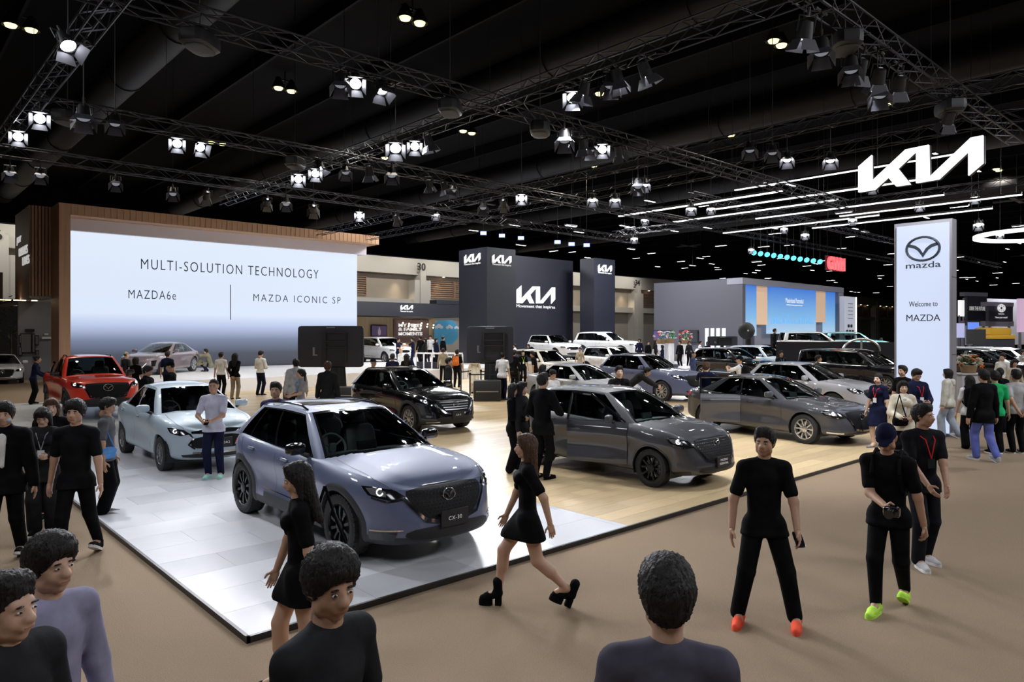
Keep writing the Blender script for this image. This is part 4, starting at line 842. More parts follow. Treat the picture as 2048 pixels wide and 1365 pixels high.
M6E = merge(M3S, L=4.92, W=1.89, H=1.49, WB=2.895, fo=.92, R=.355, paint=PT['mauve'], rim='nine', rimcol='two', nx=7, handles=[],
    sh=[(1, .78), (.93, .84), (.8, .89), (.62, .93), (.4, .97), (0, .985), (-.4, 1.0), (-.7, 1.02), (-.9, 1.02), (-1, .98)], top=[(1, .78), (.9, .87), (.75, .94), (.6, .98), (.46, 1.01), (0, 1.0), (-.6, 1.06), (-.8, 1.07), (-1, .99)],
    gh=dict(cowl=.50, A=.36, head=.05, headA=-.02, roofD=-.46, roofR=-.60, D=-.74, back=-.88, zr=[(.25, 1.32), (.05, 1.42), (-.1, 1.48), (-.25, 1.49), (-.45, 1.45), (-.62, 1.36)], split=[(.05, .47), (.50, .86)], yr=.58, blackpillar=1),
    panels=[('grille', 'c', smooth_poly([(-.48, .62), (.48, .62), (.55, .52), (.36, .36), (-.36, .36), (-.55, .52)], 1), M('grille_grey', (.12, .11, .12), .4, .5), .006), ('headlight', 's', [(.56, .80), (1.05, .86), (1.1, .83), (.62, .76)], LAMPSOFT, .008), ('air_curtain', 's', [(.72, .66), (1.0, .68), (.95, .42), (.78, .40)], BLACKG, .008), ('tail_light', 'r', [(.2, .92), (1.0, .94), (1.0, .88), (.2, .86)], TAIL, .008)],
    lines=[('light_wing', 'c', [(-.55, .56), (-.40, .38), (0, .345), (.40, .38), (.55, .56)], .025, M('wing_glow', (.9, .85, .8), .2, emit=(1, .9, .85), es=.35), .012)], emblem_z=None)
# --- larger sport utilities, pickup, van
P6, L6, G6 = mz_front(.93, .60, .52, .36, (.54, 1.05), .88)
CX5 = merge(CX30, L=4.575, W=1.845, H=1.68, WB=2.70, fo=.93, R=.365, paint=PT['blue'], flare=.0, clad=0, rim='five2', rimcol='silver', rails=0, sun=(-.1, -.4, .4), mirpaint=None,
    sh=[(1, .92), (.93, .97), (.8, 1.01), (.58, 1.05), (.35, 1.09), (0, 1.10), (-.4, 1.13), (-.75, 1.16), (-.92, 1.12), (-1, 1.05)], top=[(1, .92), (.93, .99), (.8, 1.06), (.6, 1.12), (.42, 1.16), (0, 1.2), (-.6, 1.2), (-1, 1.07)],
    gh=dict(cowl=.45, A=.33, head=.06, headA=0, roofD=-.70, roofR=-.82, D=-.86, back=-.92, zr=[(.2, 1.54), (.06, 1.62), (-.12, 1.665), (-.3, 1.68), (-.55, 1.65), (-.84, 1.57)], split=[(.05, .40), (.43, .74), (.765, .92)], yr=.58),
    seams=[[(.30, 1.05), (.295, .55), (.27, .33)], [(-.15, 1.08), (-.15, .55), (-.17, .33)], [(-.66, 1.12), (-.58, .88), (-.45, .7), (-.41, .33)]], handles=[(-.02, .98), (-.47, 1.01)],
    panels=P6 + [('lower_intake', 'c', smooth_poly([(-.62, .42), (.62, .42), (.5, .32), (-.5, .32)], 1), BLACK, .006), ('tail_light', 'r', [(.45, 1.05), (1.02, 1.08), (1.0, 1.0), (.5, .96)], TAIL, .008)], lines=L6, mesh_grille=None, emblem_z=.80, plate=None)
P7, L7, G7 = mz_front(1.05, .66, .56, .44, (.60, 1.05), 1.0)
BT50 = dict(L=5.28, W=1.87, H=1.80, WB=3.125, fo=.92, R=.395, tw=.26, clad=1, flare=.085, vclad=.10, paint=PT['red'], nx=9, ny=3.4, arch=.06, low=[.55, .45, .36, .36, .40, .38],
    sh=[(1, 1.06), (.93, 1.09), (.8, 1.11), (.6, 1.13), (.35, 1.15), (0, 1.16), (-.2, 1.18), (-.6, 1.18), (-.9, 1.18), (-1, 1.16)], top=[(1, 1.06), (.93, 1.12), (.8, 1.17), (.6, 1.20), (.42, 1.22), (0, 1.22), (-.3, 1.19), (-1, 1.16)],
    gh=dict(cowl=.44, A=.36, head=.14, headA=.09, roofD=-.20, roofR=-.24, D=-.32, back=-.34, zr=[(.25, 1.70), (.12, 1.755), (0, 1.785), (-.1, 1.79), (-.26, 1.76)], split=[(.06, .52), (.56, .93)], yr=.64, yrD=.62, blackpillar=0),
    bed=(-.37, -.925), seams=[[(.33, 1.12), (.33, .6), (.31, .42)], [(0, 1.14), (0, .42)], [(-.31, 1.16), (-.31, .42)]], hoodline=[(.42, .74), (.6, .76), (.8, .74), (.90, .66)], handles=[(.06, 1.02), (-.25, 1.02)], rim='off', rimcol='black', mirpaint=BLACKG, rails=1, handlemat=BLACKG,
    iF=[(0, .12), (.08, .03), (.2, 0), (.5, .01), (.8, .05), (.93, .09), (1, .16)],
    panels=P7 + [('front_guard', 'c', smooth_poly([(-.80, .62), (.80, .62), (.72, .42), (-.72, .42)], 1), BLACK, .01), ('side_step', 'x', [(.28, .44), (-.33, .44), (-.33, .37), (.28, .37)], PLAST, .06)], lines=[L for L in L7 if L[0] != 'chrome_wing'] + [('grille_wing', 'c', [(-.62, .97), (-.54, .86), (-.46, .66), (0, .62), (.46, .66), (.54, .86), (.62, .97)], .045, BLACKG, .014)], mesh_grille=None, emblem_z=.92, emblem_w=.24, plate=None, zf=.60, mirdx=.22)
def suv(paintm, L=4.6, W=1.86, H=1.70, WB=2.75, R=.37, **k):
    "plain upright sport utility with a flat face"
    f = H / 1.70; s = lambda z: z * f
    d = dict(L=L, W=W, H=H, WB=WB, fo=.88, R=R, tw=.235, clad=1, flare=.05, vclad=.15, paint=paintm, nx=8, ny=3., sh=[(1, s(.95)), (.93, s(1.0)), (.8, s(1.03)), (.58, s(1.06)), (.35, s(1.09)), (0, s(1.10)), (-.4, s(1.12)), (-.75, s(1.14)), (-.92, s(1.12)), (-1, s(1.08))],
        top=[(1, s(.95)), (.93, s(1.02)), (.8, s(1.08)), (.6, s(1.12)), (.45, s(1.15)), (0, s(1.2)), (-.6, s(1.2)), (-1, s(1.1))],
        gh=dict(cowl=.48, A=.37, head=.14, headA=.09, roofD=-.80, roofR=-.88, D=-.87, back=-.93, zr=[(.25, s(1.57)), (.12, s(1.64)), (-.05, s(1.685)), (-.3, s(1.70)), (-.6, s(1.68)), (-.9, s(1.62))], split=[(.05, .40), (.42, .72), (.75, .93)], yr=W / 2 - .28),
        iF=[(0, .10), (.08, .03), (.2, 0), (.5, .01), (.8, .05), (.93, .10), (1, .18)], seams=[[(.30, s(1.03)), (.295, .55), (.27, .36)], [(-.15, s(1.08)), (-.15, .36)], [(-.64, s(1.1)), (-.56, .85), (-.42, .36)]], handles=[(-.02, s(.96)), (-.47, s(.98))], rim='five2', rimcol='silver', rails=1, railmat=STEEL, det=1,
        panels=[('grille', 'c', smooth_poly([(-.55, s(.86)), (.55, s(.86)), (.50, s(.68)), (-.50, s(.68))], 1), BLACKG, .006), ('headlight', 's', [(.60, s(.90)), (.98, s(.92)), (.98, s(.80)), (.64, s(.80))], LAMPSOFT, .008), ('lower_intake', 'c', smooth_poly([(-.6, .50), (.6, .50), (.5, .34), (-.5, .34)], 1), BLACK, .006), ('tail_light', 'r', [(.5, s(1.06)), (.9, s(1.06)), (.9, s(.86)), (.6, s(.86))], TAIL, .008)],
        lines=[('running_light', 's', [(.6, s(.93)), (.95, s(.945))], .02, LAMP, .012), ('sill_trim', 'x', [(.24, .45), (-.31, .47)], .03, CHROME, .012)])
    d.update(k); return d
def van(paintm, **k): return suv(paintm, L=5.155, W=1.995, H=1.77, WB=3.09, R=.36, rows=3, gh=dict(cowl=.60, A=.48, head=.24, headA=.18, roofD=-.90, roofR=-.94, D=-.92, back=-.955, zr=[(.35, 1.60), (.22, 1.67), (.05, 1.73), (-.2, 1.76), (-.6, 1.75), (-.95, 1.70)], split=[(.05, .34), (.36, .66), (.72, .95)], yr=.74), **k)
# ---------------------------------------------------------------- cars in place
def mkcar(nm, label, xy, ang, spec, z=PZ, group=None): return car(nm, label, (xy[0], xy[1], z), ang, spec, group)
def at2(px, d): p = d * FWD + (px - CXP) / FPX * d * RGT; return (float(p[0]), float(p[1]))
mkcar('crossover_car', 'blue-grey crossover with black wheel arches and CX-30 plate at the aisle corner', (4.71, 8.34), -90, CX30)
mkcar('saloon_car', 'light ice-blue saloon with MAZDA2 plate behind the blue-grey crossover', (4.76, 14.9), -90.5, M2S)
mkcar('crossover_car', 'glossy black crossover with CX-3 plate and bright headlights', (10.86, 16.0), -91, CX3)
mkcar('pickup_truck', 'bright red double-cab pickup with black arches and roof rails', (5.2, 25.0), -91, BT50)
mh, mhd = mkcar('hatchback_car', 'dark grey hatchback with its front door open on the timber floor', (10.12, 8.17), -91, merge(M2H, nomir=-1))
ms, msd = mkcar('saloon_car', 'dark grey saloon with its rear door open beside the welcome tower', (16.48, 8.54), -98, M3S)
mkcar('crossover_car', 'slate-blue tall crossover with silver wheels in the second row', (22.3, 16.6), -95, merge(CX5, det=1))
mkcar('saloon_car', 'silver saloon behind the open dark grey hatchback', at2(1165, 24.0), -94, merge(M3S, paint=PT['silver'], det=1))
mkcar('crossover_car', 'pale silver crossover behind the dark grey saloon', at2(1618, 22.6), -98, merge(CX30, paint=PT['pearl'], mirpaint=None, rimcol='grey', flare=.0, clad=0, det=1, plate=None, mesh_grille=None, sun=None, rails=0))
mkcar('concept_saloon', 'mauve electric saloon on the white stage below the screen', at2(322, 34.2), -134, M6E, SZ)
mkcar('saloon_car', 'white saloon cut off by the left edge of the view', at2(4, 36.5), -96, merge(M3S, paint=PT['white'], det=1), 0)
mkcar('utility_car', 'cream white sport utility car behind the silver saloon', at2(1092, 35.), -96, suv(PT['cream'], H=1.66))
mkcar('utility_car', 'white sport utility car behind the slate-blue crossover', at2(1228, 41.), -98, suv(PT['white'], L=4.5, H=1.70, railmat=BLACK))
mkcar('electric_car', 'white boxy electric car with black roof on the navy stand', at2(1108, 49.), -100, suv(PT['white'], L=4.62, H=1.72, roofpaint=BLACKG, nx=10, ny=3.6, rails=0), .72)
mkcar('electric_car', 'long white electric car with squared tail beside the black-roofed one', at2(1216, 50.), -80, suv(PT['white'], L=5.01, W=1.98, H=1.76, WB=3.1, nx=12, ny=4), .85)
mkcar('utility_car', 'black sport utility car with chrome window line in the middle row', at2(1470, 37.), -97, suv(PT['jet'], L=4.8, H=1.70, lines=[('window_chrome', 'x', [(.30, 1.10), (-.8, 1.15)], .03, CHROME, .012), ('sill_trim', 'x', [(.24, .45), (-.31, .47)], .03, CHROME, .012)]))
mkcar('utility_car', 'pale blue sport utility car behind the black one', at2(1526, 41.), -97, suv(PT['pale'], L=4.5, H=1.75))
mkcar('people_carrier', 'black people carrier left of the welcome tower', at2(1722, 31.), -97, van(PT['navy'], seat=M('seat_tan', (.32, .25, .17), .5)))
mkcar('people_carrier', 'black people carrier right of the welcome tower', at2(1968, 33.), -100, van(PT['navy']))
mkcar('people_carrier', 'white people carrier on the navy stand beside the timber lounge', at2(770, 49.), -92, van(PT['white']), .5)
mkcar('utility_car', 'white crossover on the stage before the blue screens', at2(1632, 43.5), -50, suv(PT['white'], L=4.6, H=1.62, rails=0), 1.0)
mkcar('utility_car', 'turquoise small utility car at the right end of the blue screens', at2(1706, 47.), -55, suv(PT['cyan'], L=4.3, H=1.6, det=0), 1.0)
mkcar('utility_car', 'white car under the far violet screen right of the tower', at2(1925, 45.), -95, suv(PT['white'], L=4.5, H=1.66, det=0), 0)
mkcar('utility_car', 'light blue car roof beyond the black people carrier', at2(1985, 41.), -95, suv(PT['pale'], L=4.7, H=1.72, det=0), 0)
mkcar('utility_car', 'white sport utility car roof at the far right edge', at2(2030, 37.), -95, suv(PT['white'], L=4.8, H=1.75, det=0), 0)
for (px, d, z, lb) in ((1108, 49., .72, 'low white plinth under the black-roofed electric car'), (1216, 50., .85, 'low white plinth under the long white electric car')):
    x, y = at2(px, d); mb = MB(); mb.bbox(-1.3, 1.3, -2.7, 2.7, .5 if y > 35.8 else 0, z); tag(mb.build('display_plinth', WHITE, None, (x, y, 0)), lb, 'plinth')
def open_door(root, D, x0, x1, side, swing, spec, mir):
    "door leaf with window frame, hinged at its front edge; a black patch stands in for the dark opening"
    bpt, sofx, fx, GH, gv, pid = D['bpt'], D['sofx'], D['fx'], D['GH'], D['gv'], D['pid']; xa, xb = fx(x0), fx(x1)
    # flat black patch on the closed body stands in for the shaded opening
    zs = np.linspace(.34, .98, 14)
    D['patch']('dark_opening_patch', [(xa - .02, .36), (xb + .03, .36), (xb + .03, .93), (xa - .02, .93)], BLACK, .004, side, 'x', .06)
    hx, hy_ = xa, float(bpt(sofx(np.array([xa])) * side, np.array([.7]), 0)[0][1])
    piv = empty('open_door', (hx, hy_, 0), 0); piv.parent = root; piv.rotation_euler = (0, 0, R_(swing))
    xs = np.linspace(xa, xb, 16); zz = np.linspace(.30, .97, 14); P = np.array([bpt(sofx(np.full(14, x)) * side, zz, .012) for x in xs]); P -= np.array([hx, hy_, 0])
    inn = P.copy(); inn[..., 1] -= side * .09; q = MB(); q.grid(P, 0); q.grid(inn, 1)
    for e in ((P[0], inn[0]), (P[-1], inn[-1])): q.grid(np.array(e), 0)
    q.grid(np.array([P[:, 0], inn[:, 0]]), 0); q.grid(np.array([P[:, -1], inn[:, -1]]), 0); me = q.me('door_panel', [spec['paint'], PLAST], 50); fixn(me); link('door_panel', me, piv)
    # window frame from the side glass outline
    ii = [i for i, (pc, p) in enumerate(pid) if pc == 2]; S3 = GH[ii][:, [0, -2]] * np.array([1, side, 1]); top = S3[:, 1] - np.array([hx, hy_, 0]); bot = S3[:, 0] - np.array([hx, hy_, 0])
    xb_l, xa_l = xb - hx, 0.; tp = [p for p in top if xb_l <= p[0] <= xa_l + .3]
    a0 = np.array([xa_l - .05, P[0, -1, 1], P[0, -1, 2]]); b0 = np.array([xb_l, P[-1, -1, 1], P[-1, -1, 2]]); line = [tuple(a0)] + [tuple(p) for p in tp] + [tuple([xb_l, tp[-1][1], tp[-1][2]]), tuple(b0)]
    q = MB(); q.path(line, .026, 6); q.build('window_frame', BLACKG, piv); cen = [tuple(p) for p in line]; q = MB(); q.add(cen, [tuple(range(len(cen)))]); link('side_window', q.me('side_window', glass('glass_side'), 0), piv)
    q = MB(); q.rbox((xb_l + .14, P[8, 8, 1] + side * .02, .84), (.2, .035, .035), .6); q.build('door_handle', spec['paint'], piv)
    if not mir: return piv
    q = MB(); q.rbox((-.28, P[2, -1, 1] + side * .16, 1.04), (.11, .22, .14), .6); q.tube((-.24, P[2, -1, 1], .97), (-.27, P[2, -1, 1] + side * .1, 1.0), .025, .02, 8); q.build('mirror', spec['paint'], piv)
    return piv
open_door(mh, mhd, .385, -.13, -1, 24, M2H, True)
open_door(ms, msd, -.12, -.52, -1, 40, M3S, False)
# ---------------------------------------------------------------- people
def surfnet(D, o, h):
    "naive surface nets: vertices and quads of the zero level of a sampled field"
    S = D < 0; nx, ny, nz = D.shape; cnt = np.zeros((nx-1, ny-1, nz-1), np.float32); pos = np.zeros((nx-1, ny-1, nz-1, 3), np.float32)
    sl = lambda c: tuple(slice(a, a + n - 1) for a, n in zip(c, D.shape))
    for axis in range(3):
        for u in (0, 1):
            for w in (0, 1):
                c0 = [0, 0, 0]; oth = [a for a in range(3) if a != axis]; c0[oth[0]] = u; c0[oth[1]] = w; c1 = list(c0); c1[axis] = 1
                d0 = D[sl(c0)]; d1 = D[sl(c1)]; m = S[sl(c0)] != S[sl(c1)]; t = np.where(m, d0 / np.where(m, d0 - d1, 1), 0)
                cnt += m; pos[..., axis] += t; pos[..., oth[0]] += m * u; pos[..., oth[1]] += m * w
    act = cnt > 0; idx = -np.ones(act.shape, int); idx[act] = np.arange(act.sum()); I = np.argwhere(act)
    V = (I + pos[act] / cnt[act][:, None]) * h + o; F = []
    for axis in range(3):
        oth = [a for a in range(3) if a != axis]; a0 = [slice(1, n - 1) for n in D.shape]; a0[axis] = slice(0, D.shape[axis] - 1); a1 = list(a0); a1[axis] = slice(1, D.shape[axis])
        s0 = S[tuple(a0)]; s1 = S[tuple(a1)]; E = np.argwhere(s0 != s1); flip = s0[tuple(E.T)]
        base = E.copy(); base[:, oth[0]] += 1; base[:, oth[1]] += 1; q = []
        for du, dw in ((-1, -1), (0, -1), (0, 0), (-1, 0)):
            c = base.copy(); c[:, oth[0]] += du; c[:, oth[1]] += dw; q.append(idx[tuple(c.T)])
        q = np.stack(q, 1); fl = flip if axis != 1 else ~flip; q[~fl] = q[~fl][:, ::-1]; F.append(q)
    return V, np.concatenate(F)
def field(prims, h, k=.03, cuts=(), pad=.05):
    """prims: (a, b, ra, rb, flat, fdir) tapered capsules, flattened along fdir; returns a surface"""
    A = np.array([p[0] for p in prims] + [p[1] for p in prims]); r = max(max(p[2], p[3]) for p in prims) + pad
    lo = A.min(0) - r; hi = A.max(0) + r; n = np.ceil((hi - lo) / h).astype(int) + 1
    ax = [lo[i] + h * np.arange(n[i]) for i in range(3)]; D = np.full(n, .3, np.float32)
    for p in prims:
        a, b, ra, rb = np.array(p[0], float), np.array(p[1], float), p[2], p[3]; fl = p[4] if len(p) > 4 else 1.; fd = np.array(p[5] if len(p) > 5 else (0, 1, 0), float); fd /= np.linalg.norm(fd)
        rm = max(ra, rb) + k + 2.2 * h; l2 = np.minimum(a, b) - rm; h2 = np.maximum(a, b) + rm; i0 = np.clip(((l2 - lo) / h).astype(int), 0, n - 1); i1 = np.clip(((h2 - lo) / h).astype(int) + 1, 1, n)
        X, Y, Z = np.meshgrid(*[ax[i][i0[i]:i1[i]] for i in range(3)], indexing='ij'); P = np.stack([X, Y, Z], -1)
        ab = b - a; L2 = max(ab @ ab, 1e-9); t = np.clip(((P - a) @ ab) / L2, 0, 1); q = P - a - t[..., None] * ab
        if fl != 1: q = q + (q @ fd)[..., None] * (1 / fl - 1) * fd
        d = (np.linalg.norm(q, axis=-1) - (ra + (rb - ra) * t)) * (1 if fl == 1 else (fl + 1) / 2)
        s_ = tuple(slice(i0[i], i1[i]) for i in range(3)); e = D[s_]; hh = np.clip(.5 + .5 * (e - d) / k, 0, 1); D[s_] = e * (1 - hh) + d * hh - k * hh * (1 - hh)
    for (po, no) in cuts:
        X, Y, Z = np.meshgrid(*ax, indexing='ij'); D = np.maximum(D, (X - po[0]) * no[0] + (Y - po[1]) * no[1] + (Z - po[2]) * no[2])
    D[0] = D[-1] = .1; D[:, 0] = D[:, -1] = .1; D[:, :, 0] = D[:, :, -1] = .1
    return surfnet(D, lo, h)
def qmesh(name, V, F, mat): return mesh(name, V, [tuple(map(int, f)) for f in F], mat, None, 180)

TPL = {}
def head_tpl(fem):
    "skin of the head, origin at its centre, face towards +y, 0.235 m tall"
    if ('h', fem) in TPL: return TPL['h', fem]
    j = .9 if fem else 1.
    pr = [((0, -.012, .03), (0, -.012, .032), .088, .088, .86, (1, 0, 0)), ((0, .012, -.02), (0, .02, -.03), .072 * j, .068 * j, .9, (1, 0, 0)), ((0, .045, -.085), (0, .05, -.09), .032 * j, .03 * j),
          ((-.04 * j, .02, -.07), (.04 * j, .02, -.07), .032, .032), ((0, .088, .0), (0, .102, -.03), .008, .014), ((-.012, .094, -.032), (.012, .094, -.032), .009, .009), ((-.035, .064, .02), (.035, .064, .02), .014, .014),
          ((-.018, .082, -.062), (.018, .082, -.062), .011, .011), ((0, -.02, -.13), (0, -.012, -.05), .052 * j, .054 * j)]
    for s in (-1, 1): pr += [((s * .076, -.012, -.02), (s * .082, -.02, .012), .012, .016, .6, (1, 0, 0)), ((s * .040, .050, -.025), (s * .040, .050, -.035), .024, .024)]
    V, F = field(pr, .0075, .024, (), .02); parts = [(V, [tuple(map(int, f)) for f in F], 0)]
    e = MB()
    for s in (-1, 1):
        e.rbox((s * .032, .084, .0), (.022, .014, .008), .8, 1); e.rbox((s * .032, .089, .0), (.013, .009, .0085), .9, 2); e.rbox((s * .034, .088, .020), (.034, .014, .006), .8, 2)
    e.rbox((0, .093, -.062), (.045, .008, .012), .8, 3)
    TPL['h', fem] = (parts, e); return TPL['h', fem]
def hair_tpl(kind):
    if ('hair', kind) in TPL: return TPL['hair', kind]
    top = [((0, -.018, .040), (0, -.012, .044), .0955, .0955, .9, (1, 0, 0)), ((0, -.035, .0), (0, -.035, .02), .086, .092, .95, (1, 0, 0))]
    cut = [((0, .052, .02), (0, .85, -.53))]
    pr = list(top)
    if kind == 'short': pr += [((-.03, .04, .100), (.035, .035, .103), .036, .036)]; cut = [((0, .058, .032), (0, .75, -.66))]
    elif kind == 'buzz': pr = [((0, -.016, .038), (0, -.014, .04), .090, .090, .88, (1, 0, 0))]; cut = [((0, .05, .045), (0, .7, -.71))]
    elif kind == 'bald': pr = [((0, -.03, .005), (0, -.03, .01), .085, .085, .9, (1, 0, 0))]; cut = [((0, .0, .04), (0, .55, .4)), ((0, -.0, .05), (0, 0, 1))]
    elif kind == 'mop': pr += [((-.035, .045, .085), (.035, .045, .085), .038, .038), ((0, .0, .06), (0, .01, .06), .097, .097, .93, (1, 0, 0))]; cut = [((0, .078, .035), (0, .8, -.6))]
    elif kind in ('long', 'wavy'):
        w = .075 if kind == 'long' else .10
        pr += [((-.05, -.055, -.02), (-.055, -.075, -.30), .055, .045), ((.05, -.055, -.02), (.055, -.075, -.30), .055, .045), ((0, -.07, 0), (0, -.095, -.33), w, w * .75, .6)]
        for s in (-1, 1): pr += [((s * .07, .0, .05), (s * .085, .0, -.14), .028, .022), ((s * .04, .06, .10), (s * .078, .03, .02), .024, .02)]
        cut = [((0, .085, .03), (0, .95, -.3))]
    elif kind == 'bob':
        pr += [((0, -.05, 0), (0, -.055, -.11), .082, .07, .8)]
        for s in (-1, 1): pr += [((s * .065, .0, .04), (s * .075, .005, -.10), .032, .026), ((s * .03, .06, .10), (s * .07, .04, .03), .028, .022)]
        cut = [((0, .085, .03), (0, .95, -.3)), ((0, 0, -.125), (0, 0, -1))]
    elif kind == 'pony': pr += [((0, -.10, .03), (0, -.13, .0), .035, .03), ((0, -.13, 0), (0, -.125, -.24), .03, .015)]; cut = [((0, .062, .03), (0, .8, -.6))]
    elif kind == 'bun': pr += [((0, -.11, .06), (0, -.12, .06), .042, .042)]; cut = [((0, .062, .03), (0, .8, -.6))]
    V, F = field(pr, .010, .035, cut, .03); V = V + np.random.default_rng(len(kind) * 7).normal(0, .0022, V.shape); TPL['hair', kind] = (V, F); return V, F
def cap_tpl():
    if 'cap' in TPL: return TPL['cap']
    V, F = field([((0, -.012, .05), (0, -.012, .055), .100, .098, .9, (1, 0, 0)), ((-.03, .07, .052), (.03, .07, .052), .05, .05, .18, (0, .25, 1)), ((0, .10, .045), (0, .13, .04), .05, .045, .16, (0, .25, 1))], .009, .012, [((0, 0, .035), (0, -.12, -1))], .03)
    TPL['cap'] = (V, F); return TPL['cap']
def hand_tpl(kind):
    "palm and five fingers; wrist at origin, fingers along -z, palm facing +x, thumb towards +y"
    if ('hand', kind) in TPL: return TPL['hand', kind]
    c = .35 if kind == 'relax' else 1.0
    pr = [((0, -.0, .03), (0, 0, 0), .026, .024), ((0, -.018, -.02), (0, -.02, -.075), .019, .018), ((0, .018, -.02), (0, .018, -.078), .020, .018), ((0, 0, -.02), (0, 0, -.078), .019, .018)]
    for y, l, z in ((.030, .068, -.082), (.010, .078, -.086), (-.010, .072, -.083), (-.029, .056, -.076)):
        p = np.array([0, y, z]); an = .15 * c
        for q, r in ((.42, .0088), (.33, .0082), (.25, .0072)):
            an += .55 * c; d = np.array([math.sin(an), y * .8 * (1 - c), -math.cos(an)]); d /= np.linalg.norm(d); e = p + d * l * q; pr.append((tuple(p), tuple(e), r, r * .93)); p = e
    a = np.array([.008, .026, -.025]); bq = a + np.array([.018, .030, -.026]); cq = bq + np.array([.012, .006 if c < .5 else -.008, -.030]); pr += [(tuple(a), tuple(bq), .013, .0105), (tuple(bq), tuple(cq), .0105, .0085)]
    TPL['hand', kind] = field(pr, .0058, .006, (), .015); return TPL['hand', kind]
def shoe_tpl(kind):
    if ('shoe', kind) in TPL: return TPL['shoe', kind]
    if kind == 'boot':       # platform ankle boot with a block heel
        V, F = field([((0, -.06, .12), (0, -.055, .24), .045, .05), ((0, -.06, .12), (0, .05, .085), .045, .042), ((0, .05, .08), (0, .10, .065), .044, .036)], .010, .02, [((0, 0, .05), (0, 0, -1))], .03)
        mb = MB(); mb.add([tuple(v) for v in V], [tuple(map(int, f)) for f in F]); mb.prism([(-.035, -.095), (.035, -.095), (.03, -.03), (-.03, -.03)], 0, .09, lambda a, b, h: (a, b, h)); mb.prism(smooth_poly([(-.045, .0), (.045, .0), (.05, .08), (.025, .14), (-.025, .14), (-.05, .08)], 1), 0, .055, lambda a, b, h: (a, b, h)); TPL['shoe', kind] = mb; return mb
    w = {'sneaker': 1., 'dress': .85, 'pump': .72}[kind]
    pr = [((0, -.06, .05), (0, .06, .04), .044 * w, .042 * w), ((0, .06, .038), (0, .15, .03), .042 * w, .032 * w)]
    if kind != 'pump': pr += [((0, -.055, .06), (0, -.05, .10), .043, .043)]
    V, F = field(pr, .009, .02, [((0, 0, .018 if kind == 'sneaker' else .008), (0, 0, -1))], .03)
    mb = MB(); mb.add([tuple(v) for v in V], [tuple(map(int, f)) for f in F]); sh = .03 if kind == 'sneaker' else .012
    mb.prism(smooth_poly([(-.04 * w, -.10), (.04 * w, -.10), (.046 * w, .05), (.04 * w, .14), (.015, .185), (-.015, .185), (-.04 * w, .14), (-.046 * w, .05)], 1), 0, sh, lambda a, b, h: (a, b, h), 1)
    if kind == 'pump': mb.tube((0, -.075, .05), (0, -.08, 0), .012, .006, 8, 1)
    TPL['shoe', kind] = mb; return mb
def ik(a, c, l1, l2, hint):
    a = np.array(a, float); c = np.array(c, float); d = c - a; L = np.linalg.norm(d); L2 = min(L, (l1 + l2) * .999); u = d / L; c = a + u * L2
    x = (l1 ** 2 - l2 ** 2 + L2 ** 2) / (2 * L2); hh = math.sqrt(max(l1 ** 2 - x * x, 0)); hv = np.array(hint, float); hv -= (hv @ u) * u; hv /= np.linalg.norm(hv) + 1e-9
    return a + u * x + hv * hh, c
SKIN = {k: M('skin_' + k, c, .5, spec=.35) for k, c in dict(a=(.52, .32, .22), b=(.42, .245, .16), c=(.60, .40, .30)).items()}
CLOTH = {}
def cloth(c):
    key = 'cloth_%d_%d_%d' % tuple(int(x * 255) for x in c)
    return M(key, tuple(x * .82 for x in c), .88, spec=.08, noise=(7., tuple(min(x * 1.12 + .002, 1) for x in c), 3., .35, .65), bump=.5)
HAIRM = {'k': M('hair_black', (.008, .007, .007), .62, spec=.3, noise=((60., 60., 8.), (.016, .013, .012), 3., .3, .7), bump=.9), 'b': M('hair_brown', (.055, .027, .016), .62, spec=.3, noise=((60., 60., 8.), (.09, .045, .026), 3., .3, .7), bump=.9), 'g': M('hair_grey', (.22, .21, .20), .6)}
SHADE = dict(black=(.0045, .0045, .0055), char=(.018, .0185, .021), navy=(.008, .010, .032), white=(.74, .74, .75), grey=(.28, .28, .30), lgrey=(.45, .45, .46), jean=(.06, .085, .17), beige=(.50, .44, .34), khaki=(.27, .24, .17), olive=(.17, .16, .11),
             sky=(.10, .27, .60), lilac=(.45, .44, .58), green=(.02, .42, .14), cream=(.66, .60, .48), red=(.6, .03, .03), blue=(.12, .15, .45), pink=(.75, .45, .5), brown=(.16, .08, .045), orange=(.62, .17, .04), mint=(.35, .62, .55), lime=(.50, .85, .10), coral=(.85, .11, .06), dgreen=(.03, .06, .05), paleb=(.42, .52, .66))
